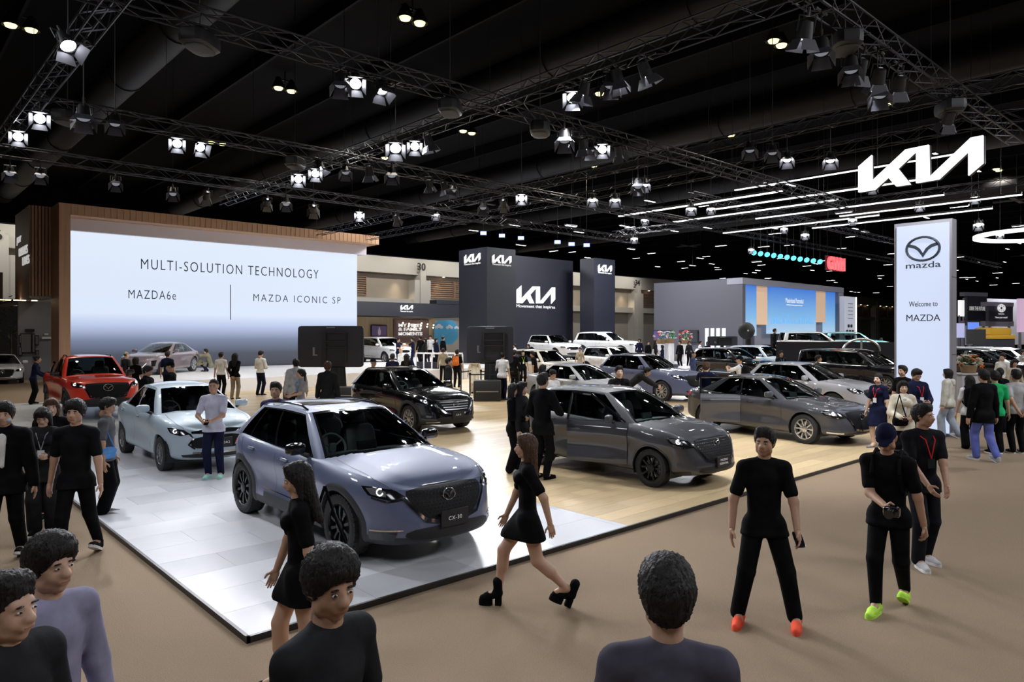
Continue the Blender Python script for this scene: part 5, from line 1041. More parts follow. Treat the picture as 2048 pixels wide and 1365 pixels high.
def person(label, loc, yaw, h=1.7, fem=False, top='tee', tc='black', bot='trousers', bc='black', hair='short', hc='k', skin='a', shoe='sneaker', shc='black', sole='white', hands=None, hk='relax', feet=None, pel=(0, 0, 0), lean=0., side=0., hy=0., hp=0., cap=None, mask=None, lan=None, vox=.018, fat=1., hem=None, group=None, badge=None, inner=None, collar=None, twist=0.):
    """hands / feet: (right, left) targets in fractions of the height: x to the person's right, y forward, z up; yaw: direction faced, degrees from +X"""
    col = lambda c: cloth(SHADE[c] if isinstance(c, str) else c)
    root = empty('person', loc, R_(yaw - 90), label, 'person', group)
    pv = np.array([pel[0], pel[1], .52 + pel[2]]); cl, sl_ = math.cos(R_(lean)), math.sin(R_(lean)); up = np.array([math.sin(R_(side)), sl_, cl]); up /= np.linalg.norm(up); fw = np.array([0, cl, -sl_]); ct, st_ = math.cos(R_(twist)), math.sin(R_(twist)); rt = np.array([ct, -st_, 0.]); fw = np.array([st_ * cl, ct * cl, -sl_])
    sw = .084 if fem else .097; hw = .050 if fem else .047
    wa = pv + up * .10; ch = pv + up * .235; sh = {1: pv + up * .283 + rt * sw, -1: pv + up * .283 - rt * sw}; nk = pv + up * .325; hd = nk + up * .092 + fw * .012
    hip = {1: pv + np.array([hw, 0, 0]), -1: pv - np.array([hw, 0, 0])}
    feet = feet or ((.058, .01, 0), (-.058, -.01, 0)); hands = hands or ((.165, .02, .475), (-.165, .02, .475)); ft = {1: feet[0], -1: feet[1]}; hn = {1: hands[0], -1: hands[1]}
    knee, ank, elb, wr = {}, {}, {}, {}; z0 = .075 if shoe == 'boot' else .045
    for s in (1, -1):
        f = np.array(ft[s][:3], float); knee[s], ank[s] = ik(hip[s], f + np.array([0, -.03, z0]), .245, .245, (s * .1, 1, .15)); elb[s], wr[s] = ik(sh[s], hn[s], .172, .150, (s * .8, -.8, -.35))
    F_ = fat; q = lambda a, b, ra, rb, fl=1., fd=None: (np.array(a) * h, np.array(b) * h, ra * h, rb * h, fl, fw if fd is None else fd)
    tor = [(pv, wa, .073 * F_ * (1.04 if fem else 1), .069 * F_ * (.92 if fem else 1)), (wa, ch, .069 * F_ * (.92 if fem else 1), .082 * F_ * (.9 if fem else 1)), (ch, ch + up * .025, .084 * F_ * (.88 if fem else 1), .066)]
    def torso(e): return [q(a, b, ra + e, rb + e, .68 + (F_ - 1) * .4) for a, b, ra, rb in tor] + [q(sh[1], nk - up * .022, .030 + e, .036 + e * .6), q(sh[-1], nk - up * .022, .030 + e, .036 + e * .6), q(hip[1] - np.array([0, 0, .02]), hip[-1] - np.array([0, 0, .02]), .050 + e, .050 + e)] + ([q(ch + rt * .038 + fw * .045, ch - rt * .038 + fw * .045, .03 + e, .03 + e)] if fem else [])
    lt = .012 if bot not in (None, 'skirt', 'shorts') else 0.
    body = torso(-.004) + [q(nk - up * .03, hd - up * .02, .034, .030)]
    for s in (1, -1):
        body += [q(sh[s], elb[s], .029, .024), q(elb[s], wr[s], .024, .0165), q(hip[s], knee[s], .052 - lt, .036 - lt), q(knee[s], knee[s] * .6 + ank[s] * .4 - fw * .006, .035 - lt, .035 - lt), q(knee[s], ank[s], .033 - lt, .021), q(ank[s], ank[s] + np.array([0, .06, -.02]), .024, .02)]
    V, Fq = field(body, vox * 1.15, .014 * h); B = MB(); B.add([tuple(v) for v in V], [tuple(map(int, f)) for f in Fq], 0)
    # head
    sc_ = h * .135 / .235; hm = Matrix.Rotation(R_(hy), 3, 'Z') @ Matrix.Rotation(R_(-hp - lean * .4), 3, 'X'); HD = Vector(hd * h)
    hx = lambda V: np.array(V) @ (np.array(hm) * sc_).T + np.array(HD)
    parts, eb = head_tpl(fem)
    for V, Fq, m in parts: B.add([tuple(v) for v in hx(V)], Fq, m)
    o = len(B.v); B.v.extend([tuple(v) for v in hx(eb.v)]); B.f.extend([tuple(i + o for i in f) for f in eb.f]); B.m.extend(eb.m)
    # hands
    for s in (1, -1):
        V, Fq = hand_tpl(hk); d = wr[s] - elb[s]; d /= np.linalg.norm(d); inw = np.array([-s, .25, 0.]); inw -= (inw @ d) * d; inw /= np.linalg.norm(inw); yy = np.cross(-d, inw)
        if yy[1] + yy[2] * .5 < 0: yy = -yy
        Mx = np.stack([inw, yy, -d], 1) * (h / 1.72) * (.92 if fem else 1); P = V @ Mx.T + wr[s] * h; det = np.linalg.det(Mx); Fl = [tuple(map(int, f if det > 0 else f[::-1])) for f in Fq]; B.add([tuple(v) for v in P], Fl, 0)
    link('body', B.me('body', [SKIN[skin], M('eye_white', (.7, .7, .7), .3), HAIRM['k'], M('lip', (.42, .14, .12), .5)], 180), root)
    if hair: V, Fq = hair_tpl(hair); link('hair', qmesh('hair', hx(V), Fq, HAIRM[hc]), root)
    if cap: V, Fq = cap_tpl(); link('cap', qmesh('cap', hx(V), Fq, col(cap)), root)
    if mask:
        V, Fq = field([((-.04, .052, -.05), (.04, .052, -.05), .030, .030), ((0, .080, -.045), (0, .065, -.078), .022, .022)], .009, .012, (), .02); link('face_mask', qmesh('face_mask', hx(V), Fq, col(mask)), root)
    # clothes
    loose = {'tee': .012, 'polo': .012, 'shirt': .012, 'jacket': .022, 'suit': .018, 'hoodie': .026, 'dress': .010, 'vest': .012, 'tank': .008}[top]; longs = top in ('shirt', 'jacket', 'suit', 'hoodie')
    tp = torso(loose); hz = (hem if hem is not None else {'tee': .46, 'polo': .475, 'shirt': .49, 'jacket': .44, 'suit': .42, 'hoodie': .45, 'dress': .36, 'vest': .48, 'tank': .48}[top]) + pel[2]
    def wrap(z0, z1, r0, r1, n):
        out = []
        for t in np.linspace(0, 1, n):
            z = z0 + (z1 - z0) * t; L = []
            for s in (1, -1):
                k = min(max((hip[s][2] - z) / max(hip[s][2] - knee[s][2], .05), 0), 1.3) if hip[s][2] > z else 0; L.append(hip[s] * (1 - k) + knee[s] * k)
            out.append(q(L[0], L[1], r0 + (r1 - r0) * t, r0 + (r1 - r0) * t))
        return out
    if top == 'dress': tp += wrap(pv[2], hz, .066, .078, 7)
    else: tp += wrap(pv[2] + .02, min(hz, pv[2] - .01), .047 * F_ + loose, .050 * F_ + loose, 3)
    for s in (1, -1):
        if top == 'vest' or top == 'tank': tp.append(q(sh[s], sh[s] * .8 + elb[s] * .2, .036, .036)); continue
        if longs: w2 = wr[s] * .96 + elb[s] * .04; tp += [q(sh[s], elb[s], .031 + loose * .8, .027 + loose * .7), q(elb[s], w2, .027 + loose * .7, .019 + loose * .6)]
        else: tp.append(q(sh[s], sh[s] * .28 + elb[s] * .72, .031 + loose * .5, .028 + loose * .6))
    tp.append(q(nk - up * .03, nk - up * .012, .046, .040) if top not in ('hoodie', 'jacket') else q(nk - up * .03, nk + up * .004 - fw * .01, .052, .046))
    cuts = [((0, 0, hz * h), (0, 0, -1))] if lean < 40 else []
    if not longs and top not in ('vest', 'tank'):
        for s in (1, -1):
            d = elb[s] - sh[s]; e = sh[s] * .28 + elb[s] * .72
    V, Fq = field(tp, vox, .009 * h, cuts); link({'dress': 'dress', 'jacket': 'jacket', 'suit': 'jacket', 'hoodie': 'hoodie', 'vest': 'vest'}.get(top, 'shirt'), qmesh('top', V, Fq, col(tc)), root)
    if top == 'hoodie': V, Fq = field([q(nk - fw * .05 - up * .02, nk - fw * .055 - up * .05, .045, .04), q(nk + rt * .045 - up * .005, nk - rt * .045 - up * .005, .032, .032)], vox, .03); link('hood', qmesh('hood', V, Fq, col(tc)), root)
    if inner:                                                                      # shirt showing between the lapels
        V, Fq = field([q(ch + up * .045 + fw * (.056 + loose * .8), wa + fw * (.050 + loose * .8), .026, .014, .5), q(nk - up * .03 + fw * .005, nk - up * .002 + fw * .008, .040, .035)], vox * .8, .012); link('shirt', qmesh('shirt', V, Fq, col(inner)), root)
    if bot:
        bp = []
        if bot == 'skirt': bp = [q(pv + np.array([0, 0, .06]), pv, .072, .076, .8)] + wrap(pv[2], .28 + pel[2], .062, .066, 8); cuts = [((0, 0, (.29 + pel[2]) * h), (0, 0, -1)), ((0, 0, (.60 + pel[2]) * h), (0, 0, 1))]
        else:
            wd = {'trousers': (.054, .043, .034), 'slim': (.053, .041, .030), 'wide': (.056, .053, .053), 'jeans': (.055, .045, .038), 'shorts': (.058, .052, .05)}[bot]
            bp = [q(hip[1] - np.array([0, 0, .015]), hip[-1] - np.array([0, 0, .015]), .053, .053), q(pv, pv + up * .06, .077 * F_, .073 * F_, .72)]; cuts = [((wa * h)[:3] - up * .01, up)]
            for s in (1, -1):
                bp.append(q(hip[s], knee[s], wd[0], wd[1]))
                if bot != 'shorts': bp.append(q(knee[s], ank[s] + (knee[s] - ank[s]) * .02, wd[1], wd[2]))
        V, Fq = field(bp, vox, .010 * h, cuts); link({'skirt': 'skirt', 'shorts': 'shorts'}.get(bot, 'trousers'), qmesh('bottom', V, Fq, col(bc)), root)
    if shoe:
        for s in (1, -1):
            mb = shoe_tpl(shoe); me = mb.me('shoe', [col(shc), col(sole)], 60); f = ft[s]; yw = f[3] if len(f) > 3 else s * 8; pt = f[4] if len(f) > 4 else 0
            a_ = ank[s] * h; o = link('shoe', me, root, (a_[0], a_[1] + .056 * math.cos(R_(pt)), f[2] * h + (.055 * math.sin(R_(pt)) if pt else 0)), (R_(-pt), 0, R_(-yw)), (h / 1.75,) * 3)
    if lan:
        mb = MB(); n0 = nk * h; m0 = (wa + up * .06 + fw * (.068 * F_ + loose + .01)) * h
        for s in (1, -1):
            a0 = n0 + rt * s * .055 * h - up * .01 * h; a1 = (ch + up * .04 + rt * s * .03 + fw * (.068 * F_ + loose)) * h
            mb.path([tuple(a0), tuple(a1), tuple(m0)], .006, 5, 0)
        mb.box(tuple(m0 - up * .05), (.075, .008, .10), 1); mb.build('lanyard', [col(lan), col(badge or 'white')], root)
    if collar:
        V, Fq = field([q(nk - up * .022 + fw * .01, nk - up * .002 + fw * .01, .05, .041)], vox * .7, .01, [((nk + up * .002) * h, up)]); link('collar', qmesh('collar', V, Fq, col(collar)), root)
    root['h'] = h; del root['h']
    W2 = lambda p: tuple(Matrix.Rotation(R_(yaw - 90), 3, 'Z') @ Vector(np.array(p) * h) + Vector(loc))
    return root, dict(wr={s: W2(wr[s]) for s in wr}, ch=W2(ch), pv=W2(pv), sh={s: W2(sh[s]) for s in sh}, hand={s: W2(wr[s] + (wr[s] - elb[s]) / np.linalg.norm(wr[s] - elb[s]) * .055) for s in wr}, W=W2, nk=nk, fw=fw, up=up, h=h, ch0=ch, rt=rt, wa=wa)
def phone(label, p, yaw, tilt=60, dz=.02):
    mb = MB(); mb.rbox((0, 0, 0), (.075, .009, .155), .3, 0, Matrix.Rotation(R_(tilt), 3, 'X')); o = mb.build('phone', BLACKG, None, (p[0], p[1], p[2] + dz), (0, 0, R_(yaw - 90))); return tag(o, label, 'phone')
def backpack(label, P, c, yaw):
    b = P['ch0'] - P['fw'] * .105 - P['up'] * .03; loc = P['W'](b); root = empty('backpack', loc, R_(yaw - 90), label, 'backpack'); m = cloth(SHADE[c]); h = P['h']
    mb = MB(); mb.rbox((0, 0, -.02), (.30, .17, .44), .45); mb.build('pack', m, root); mb = MB(); mb.rbox((0, -.085, -.09), (.24, .07, .22), .45); mb.build('pocket', m, root)
    for s in (1, -1):
        mb = MB(); mb.path([(s * .09, .08, .17), (s * .10, .13, .21), (s * .105, .25, .16), (s * .11, .30, .02), (s * .125, .22, -.14), (s * .12, .06, -.18)], .018, 6); mb.build('strap', m, root)
    return root
def shoulder_bag(label, p, c, size=(.28, .10, .22), yaw=0, strap=.5, cat='bag'):
    root = empty('shoulder_bag', p, R_(yaw), label, cat); m = cloth(SHADE[c]); mb = MB(); mb.rbox((0, 0, 0), size, .5); mb.build('pouch', m, root); mb = MB(); mb.rbox((0, -size[1] * .45, size[2] * .2), (size[0] * .96, .03, size[2] * .5), .5); mb.build('flap', m, root)
    mb = MB(); mb.path([(-size[0] * .45, 0, size[2] * .4), (-size[0] * .2, .02, strap * .6), (0, .02, strap), (size[0] * .2, .02, strap * .6), (size[0] * .45, 0, size[2] * .4)], .011, 5); mb.build('strap', m, root); return root
# ---------------------------------------------------------------- the crowd
TC = -132.4                                              # direction towards the camera; rel +90 faces picture right, 180 faces away
def ph(px, ytop, h, z0=0.): d = FPX * (CAMH - z0 - h) / (ytop - HYP); x, y, _ = atd(px, 667, d); return (x, y, z0)
def pp(label, pos, rel, **k): return person(label, pos, TC + rel, **k)
# near the camera
pp('person in a lilac shirt nearest the bottom left corner', atd(95, 667, 3.0)[:2] + (0,), 70, h=1.63, top='shirt', tc=(.26, .25, .36), bc='black', skin='a', hair='mop', vox=.014)
pp('person in a dark top cut off by the bottom left corner', atd(5, 667, 2.5)[:2] + (0,), 80, h=1.64, top='jacket', tc='char', bc='black', vox=.014)
pp('man in a dark polo at the bottom edge facing the crossover', atd(652, 667, 2.58)[:2] + (0,), 60, h=1.70, top='polo', tc='char', bc='black', skin='b', hair='mop', hy=-15, hp=8, vox=.013)
pp('person seen from behind in a grey-violet shirt at the bottom edge', atd(1335, 667, 2.42)[:2] + (0,), 175, h=1.70, top='shirt', tc=(.075, .07, .095), bc='black', hair='mop', vox=.013)
_, P = pp('woman in black walking past the front wheel of the crossover', atd(600, 667, 5.0)[:2] + (0,), -72, h=1.58, fem=True, top='dress', tc='black', bot=None, hair='long', shoe='pump', hem=.40, feet=((.04, .12, 0), (-.04, -.14, .03, 0, -25)), hp=12, hands=((.13, .10, .50), (-.13, -.06, .48)), vox=.014)
shoulder_bag('round black bag carried by the woman beside the crossover', (P['pv'][0] + .20, P['pv'][1] + .02, P['pv'][2] + .02), 'black', (.34, .16, .30), -30, .55)
pp('woman in a short black dress and platform boots striding along the stand edge', at(1055, 1213)[:2] + (0,), -88, h=1.56, fem=True, top='dress', tc='black', bot=None, hair='long', hc='b', shoe='boot', shc='black', sole='black', hem=.40, feet=((.03, .20, 0), (-.03, -.20, .035, 0, -22)), hands=((.13, .13, .48), (-.15, -.12, .52)), vox=.013, skin='a')
_, P = pp('man in black with red running shoes in the aisle', at(1528, 1248)[:2] + (0,), -8, h=1.67, top='tee', tc='black', bot='jeans', bc=(.006, .006, .007), shc='coral', sole='coral', skin='b', feet=((.13, .02, 0, 20), (-.15, .04, 0, 15)), hands=((.17, .06, .50), (-.13, .14, .52)), hy=-25, vox=.013)
phone('brown phone case in the hand of the man with red shoes', P['hand'][-1], TC, 50)
_, P = pp('man in black with a navy cap and green running shoes looking down', at(1778, 1222)[:2] + (0,), -38, h=1.68, top='tee', tc='black', bot='slim', bc='black', shc='lime', sole='lime', skin='b', cap='navy', hair='buzz', feet=((.05, .10, 0), (-.05, -.12, .04, 0, -28)), hands=((-.02, .20, .60), (-.17, .03, .48)), hp=30, lean=8, hk='hold', vox=.013)
backpack('black backpack worn by the man with green shoes', P, 'black', TC - 38)
mb = MB(); mb.rbox((0, 0, 0), (.13, .08, .09), .4); mb.tube((0, .04, 0), (0, .13, 0), .035, .038, 12); tag(mb.build('camera', BLACKG, None, P['hand'][1], (0, 0, R_(TC - 128))), 'black camera held by the man with green shoes', 'camera')
pp('man in a dark T-shirt with grey trainers walking behind the capped man', at(1845, 1130)[:2] + (0,), 2, h=1.72, top='tee', tc=(.010, .010, .013), bot='jeans', bc=(.010, .011, .016), shc='lgrey', sole='white', skin='b', feet=((.06, .08, 0), (-.06, -.04, 0)), hands=((.06, .15, .53), (-.05, .16, .53)), hy=35, lan='red', badge='char', vox=.014)
pp('man with face mask in an open black jacket over white T-shirt at the left edge', at(10, 1125)[:2] + (0,), 22, h=1.72, top='jacket', tc='black', inner='white', bot='trousers', bc='black', mask='paleb', hair='mop', feet=((.06, .12, 0), (-.06, -.10, .02, 0, -18)), vox=.014)
_, P = pp('woman in a charcoal blazer looking at her phone among the left group', at(86, 1068)[:2] + (0,), 25, h=1.56, fem=True, top='suit', tc='char', bot='wide', bc='char', hair='long', hp=28, hands=((.07, .15, .66), (-.06, .16, .64)), hk='hold', sole='white', lan='grey', vox=.015)
phone('phone held by the woman in the charcoal blazer', P['hand'][1], TC + 25)
pp('woman with brown hair behind the charcoal blazer', ph(103, 800, 1.60), 30, h=1.60, fem=True, top='jacket', tc='black', bc='black', hair='wavy', hc='b', skin='c')
pp('man in a black V-neck T-shirt walking out of the left group', at(153, 1121)[:2] + (0,), 8, h=1.74, top='tee', tc=(.007, .0075, .009), bot='slim', bc='black', sole='white', hair='mop', feet=((.05, .14, 0), (-.05, -.16, .03, 0, -25)), hands=((.17, -.03, .47), (-.17, .06, .47)), vox=.014)
_, P = pp('man in a grey polo with a blue strap behind the black V-neck', at(213, 1032)[:2] + (0,), 105, h=1.60, top='polo', tc=(.10, .10, .11), bot='wide', bc='black', shc='lgrey', hp=20, skin='b')
shoulder_bag('blue bag at the hip of the man in grey polo', (P['pv'][0] - .05, P['pv'][1] - .18, P['pv'][2] + .05), 'sky', (.26, .10, .16), 20, .4)
_, P = pp('man in white shirt and navy trousers before the ice-blue saloon', at(428, 957, PZ), 8, h=1.66, top='polo', tc=(.55, .56, .68), bot='trousers', bc='navy', shc='mint', sole='mint', hair='buzz', hands=((.07, .16, .60), (-.02, .18, .60)), hk='hold', skin='b')
phone('phone held by the man before the ice-blue saloon', P['hand'][-1], TC + 8)
# around the open hatchback
_, P = pp('woman in a black blazer facing the open hatchback', at(1026, 946, PZ), 75, h=1.55, fem=True, top='suit', tc='black', bot='wide', bc='black', hair='long', shc='white', hands=((.05, .14, .62), (-.12, .10, .55)), hk='hold')
pp('woman half hidden behind the black blazer by the hatchback', ph(1043, 766, 1.58, PZ), 70, h=1.58, fem=True, top='suit', tc='char', bot='trousers', bc='black', hair='long', skin='c')
pp('tall man in a black suit standing at the open hatchback door', at(1085, 958, PZ), 140, h=1.76, top='suit', tc='black', bot='trousers', bc='black', shoe='dress', sole='black', hands=((.12, .14, .62), (-.10, .10, .55)))
pp('woman in a white blouse looking down behind the hatchback', ph(1105, 741, 1.58, PZ), 30, h=1.58, fem=True, top='shirt', tc='white', bc='black', hair='bun', hp=25)
pp('woman with long dark hair beside the silver saloon', ph(1085, 731, 1.58, PZ), 130, h=1.58, fem=True, top='shirt', tc='lgrey', bc='black', hair='long')
_, P = pp('man in a black shirt filming with a raised phone behind the hatchback', ph(1238, 734, 1.72, PZ), 8, h=1.72, top='shirt', tc='black', bc='black', hands=((.07, .20, .76), (-.14, .05, .50)), hk='hold', skin='c')
phone('phone raised by the man behind the hatchback', P['hand'][1], TC + 8, 5, .05)
pp('person bending forward beside the slate-blue crossover', atd(1266, 667, 21.0)[:2] + (PZ,), 80, h=1.70, top='jacket', tc='char', bot='jeans', bc='grey', lean=50, pel=(0, -.08, 0), hands=((.1, .45, .5), (-.1, .45, .5)))
pp('man in a navy suit leaning on the dark grey saloon roof', at(1410, 853, PZ), 140, h=1.66, top='suit', tc='navy', bot='trousers', bc='black', shoe='dress', hair='mop', hc='b', lean=6, hands=((.05, .26, .80), (-.08, .26, .80)))
_, P = pp('man in white T-shirt and black cap photographing the black utility car', ph(1480, 714, 1.72, PZ), -130, h=1.72, top='tee', tc='white', bc='black', cap='black', hair='buzz', hands=((.05, .22, .80), (-.05, .22, .80)), hk='hold')
backpack('black backpack on the man in white T-shirt', P, 'black', TC - 130); phone('phone held up by the man with black cap', P['hand'][1], TC - 130, 5, .04)
pp('man in navy shirt with a blue and white lanyard in the middle row', ph(1562, 703, 1.70, PZ), 5, h=1.70, top='polo', tc='char', bc='black', lan='sky', skin='b', vox=.022)
pp('dark-haired man beside the rear of the people carrier', ph(1636, 712, 1.68, PZ), 60, h=1.68, top='shirt', tc='black', bc='black', skin='b', vox=.022)
pp('man in blue shirt blurred behind the slate-blue crossover', ph(1386, 704, 1.68, PZ), 60, h=1.68, top='shirt', tc=(.06, .09, .22), bc='black', hair='buzz', vox=.022)
# by the welcome tower
pp('woman in navy uniform skirt with a pink mask walking off the timber floor', at(1757, 895, PZ), -58, h=1.57, fem=True, top='polo', tc='navy', bot='skirt', bc='navy', hair='bun', mask='pink', shoe='pump', shc='grey', sole='grey', lan='red', feet=((.03, .10, 0), (-.03, -.12, .03, 0, -20)), skin='c')
_, P = pp('woman in a white jacket with long dark hair before the welcome tower', ph(1806, 764, 1.60), -15, h=1.60, fem=True, top='jacket', tc='cream', inner='white', bc='black', hair='wavy', hands=((.06, .15, .60), (-.06, .16, .60)), hk='hold', skin='c', fat=1.05)
phone('phone in the hands of the woman in white jacket', P['hand'][1], TC - 15); shoulder_bag('black bag on the hip of the woman in white jacket', (P['pv'][0] - .20, P['pv'][1] - .02, P['pv'][2] + .04), 'black', (.28, .10, .16), -40, .5)
_, P = pp('stout man in navy jacket with red lanyard typing before the tower', ph(1832, 740, 1.74), 5, h=1.74, top='jacket', tc='navy', bc='black', lan='red', hp=28, hands=((.05, .17, .62), (-.05, .17, .62)), hk='hold', fat=1.15, skin='b')
phone('phone of the man in navy jacket', P['hand'][1], TC + 5)
pp('dark-haired person passing the left side of the tower', ph(1806, 733, 1.70, PZ), -70, h=1.70, top='tee', tc='black', bc='black')
pp('person in a pale hooded top and light jeans walking past the tower', at(1897, 876), -140, h=1.63, top='hoodie', tc=(.52, .50, .43), bot='wide', bc=(.30, .34, .40), hair='bob', shc='lgrey', feet=((.05, -.1, .02, 0, -20), (-.05, .10, 0)))
_, P = pp('woman in black wide trousers with a backpack right of the tower', at(1940, 898), 160, h=1.57, fem=True, top='tee', tc='white', bot='wide', bc='black', hair='long', shc='black', sole='black')
backpack('black backpack of the woman right of the tower', P, 'black', TC + 160)
pp('man in black jacket and blue jeans walking away at the right', at(1968, 922), 185, h=1.77, top='suit', tc='black', bot='jeans', bc='blue', shc='lgrey', feet=((.05, -.10, .02, 0, -20), (-.05, .08, 0)))
pp('man in a green T-shirt beside the black jacket at the right', ph(1990, 744, 1.70), 170, h=1.70, top='tee', tc='green', bc='black')
pp('man in a white shirt with hands behind his back at the right edge', at(2033, 906), 172, h=1.72, top='polo', tc='lgrey', bot='trousers', bc='black', shoe='dress', hands=((.04, -.11, .52), (-.04, -.11, .52)))
pp('woman with long hair in beige at the far right stand', ph(2028, 721, 1.60, PZ), -8, h=1.60, fem=True, top='shirt', tc='beige', bc='black', hair='long', lan='black')
pp('man in a grey waistcoat turned left at the far right stand', ph(2006, 709, 1.72, PZ), -65, h=1.72, top='shirt', tc='white', bc='black')
pp('woman in a grey waistcoat at the right edge', ph(2046, 701, 1.62, PZ), 10, h=1.62, fem=True, top='shirt', tc='lgrey', bc='black', hair='bun')
pp('woman with bare shoulders and dark hair beside the flower stand', ph(2000, 738, 1.58, PZ), 160, h=1.58, fem=True, top='tank', tc='black', bc='black', hair='pony')
# left rear
pp('woman in a dark uniform beside the red pickup', at(66, 809, PZ), 115, h=1.68, fem=True, top='shirt', tc='navy', bot='wide', bc='black', hair='bun', lean=10, hands=((.12, .22, .56), (-.1, .2, .6)))
pp('man in black T-shirt seen from behind between pickup and stage', ph(335, 704, 1.74, PZ), 178, h=1.74, top='tee', tc='navy', bc='black')
pp('person with dark hair in front of the mauve saloon grille', ph(271, 716, 1.64, PZ), 170, h=1.64, fem=True, top='tee', tc='black', bc='black', hair='bob')
pp('person in a pale cap beyond the red pickup roof', ph(252, 706, 1.68, PZ), 150, h=1.68, top='tee', tc='char', bc='black', cap='khaki', hair='buzz', vox=.022)
pp('man in black jacket beside the pickup bonnet', ph(294, 734, 1.68, PZ), 95, h=1.68, top='jacket', tc='black', bc='black', skin='b', hp=20)
pp('man in dark cap passing behind the ice-blue saloon', ph(342, 726, 1.70, PZ), -85, h=1.70, top='tee', tc='black', bc='black', cap='black', hair='buzz', skin='b')
_, P = pp('man in olive jacket crouching on the stage to photograph the mauve saloon', at(413, 744, SZ), -80, h=1.72, top='jacket', tc='olive', bot='trousers', bc='navy', shoe='dress', pel=(0, -.12, -.33), lean=18, feet=((.08, .08, 0), (-.08, -.02, 0)), hands=((.06, .24, .50), (-.05, .24, .50)), hk='hold', vox=.022)
phone('phone of the crouching man on the stage', P['hand'][1], TC - 80, 10)
pp('man in white short-sleeved shirt and black trousers facing the stage', at(442, 794, PZ), 175, h=1.70, top='tee', tc='white', bot='trousers', bc='black', sole='black', hem=.50)
pp('woman with long wavy hair in black top and khaki trousers facing the stage', at(470, 800, PZ), 178, h=1.70, fem=True, top='shirt', tc='black', bot='trousers', bc='khaki', hair='wavy', hands=((.03, -.10, .52), (-.03, -.10, .52)))
pp('man in white shirt and navy trousers with bowed head before the stage', at(521, 792, PZ), 160, h=1.74, top='shirt', tc=(.68, .68, .64), bot='trousers', bc='navy', hp=25, hem=.52, hands=((.05, .14, .62), (-.05, .14, .62)))
pp('man in a dark violet shirt behind the roof of the blue-grey crossover', ph(552, 767, 1.68, PZ), 5, h=1.68, top='polo', tc=(.03, .025, .08), bc='black', skin='b')
pp('woman in grey T-shirt and blue apron with headphones by the monitor', ph(602, 740, 1.56, PZ), -60, h=1.56, fem=True, top='tee', tc='grey', bot='trousers', bc='black', hair='pony', inner='sky', hands=((.07, .16, .60), (-.05, .16, .60)))
pp('person in a grey hooded top left of the monitor stand', ph(592, 720, 1.72, PZ), -160, h=1.72, top='hoodie', tc='lgrey', bc='black')
_, P = pp('brown-haired person in a dark patterned jacket facing the monitor back', ph(655, 726, 1.70, PZ), 178, h=1.70, top='jacket', tc='char', bc='black', hair='mop', hc='b')
pp('person in a black cap at the tail of the black crossover', ph(746, 719, 1.66, PZ), 60, h=1.66, top='shirt', tc='navy', bc='black', cap='black', hair='buzz')
pp('man in a navy T-shirt seen from behind past the black crossover', ph(785, 709, 1.70, PZ), 180, h=1.70, top='tee', tc='navy', bc='black')
pp('older man in white shirt beside the navy T-shirt', ph(801, 698, 1.68, 0), 70, h=1.68, top='shirt', tc='white', bc='black', hair='bald', hc='g', vox=.022)
pp('woman in black with long hair past the black crossover roof', ph(813, 709, 1.64, PZ), 178, h=1.64, fem=True, top='shirt', tc='black', bc='black', hair='long')
pp('man in navy uniform reaching out on the navy stand', atd(826, 667, 41.)[:2] + (.5,), -88, h=1.76, top='polo', tc='navy', bc='navy', hands=((.10, .30, .74), (-.10, .30, .72)), vox=.024)
pp('man in navy uniform turned right on the navy stand', atd(796, 667, 42.)[:2] + (.5,), 70, h=1.70, top='polo', tc='navy', bc='black', hands=((.08, .2, .66), (-.1, .1, .6)), vox=.024)
pp('person with grey backpack left of the orange backpack', ph(886, 698, 1.70, 0), 175, h=1.70, top='shirt', tc='khaki', bc='black', vox=.022)
_, P = pp('man in black with an orange backpack by the rope barrier', at(914, 777), 165, h=1.74, top='tee', tc='black', bot='slim', bc='black', skin='b')
backpack('orange backpack worn beside the rope barrier', P, 'orange', TC + 165)
pp('person in a grey coat passing the rope barrier', ph(897, 717, 1.68, PZ), 90, h=1.68, top='jacket', tc='char', bc='black')
pp('woman in cream top and trousers below the second monitor', at(949, 788, PZ), 5, h=1.62, fem=True, top='shirt', tc='cream', bot='wide', bc='cream', hair='long', skin='c')
pp('man in white T-shirt and jeans beside the second monitor stand', at(1004, 800, PZ), 165, h=1.74, top='tee', tc='white', bot='jeans', bc='navy', sole='white', lean=6)
pp('person in a long black coat right of the second monitor', ph(1028, 702, 1.70, PZ), 150, h=1.70, top='suit', tc='black', hem=.30, bc='black', hair='mop')
pp('staff member with green mask and yellow lanyard by the cream car', ph(1046, 702, 1.62, PZ), 10, h=1.62, fem=True, top='polo', tc='black', bc='black', mask='mint', lan='lime', hair='pony')
pp('man in black polo leaning over the cream car', ph(1072, 703, 1.68, PZ), -110, h=1.68, top='polo', tc='black', bc='black', lean=12, skin='b')
pp('staff member in grey seen from behind at the white utility car', ph(1138, 690, 1.70, 0), 178, h=1.70, top='tee', tc='char', bc='black', vox=.024)
pp('person in pale shirt with a strap beside the white utility car', ph(1160, 696, 1.66, 0), -15, h=1.66, top='tee', tc='beige', bc='black', lan='black', mask='lgrey', vox=.024)
pp('man in dark suit standing on the blue screen stage', atd(1549, 667, 42.)[:2] + (1.0,), 80, h=1.75, top='suit', tc='black', bc='black', vox=.024)
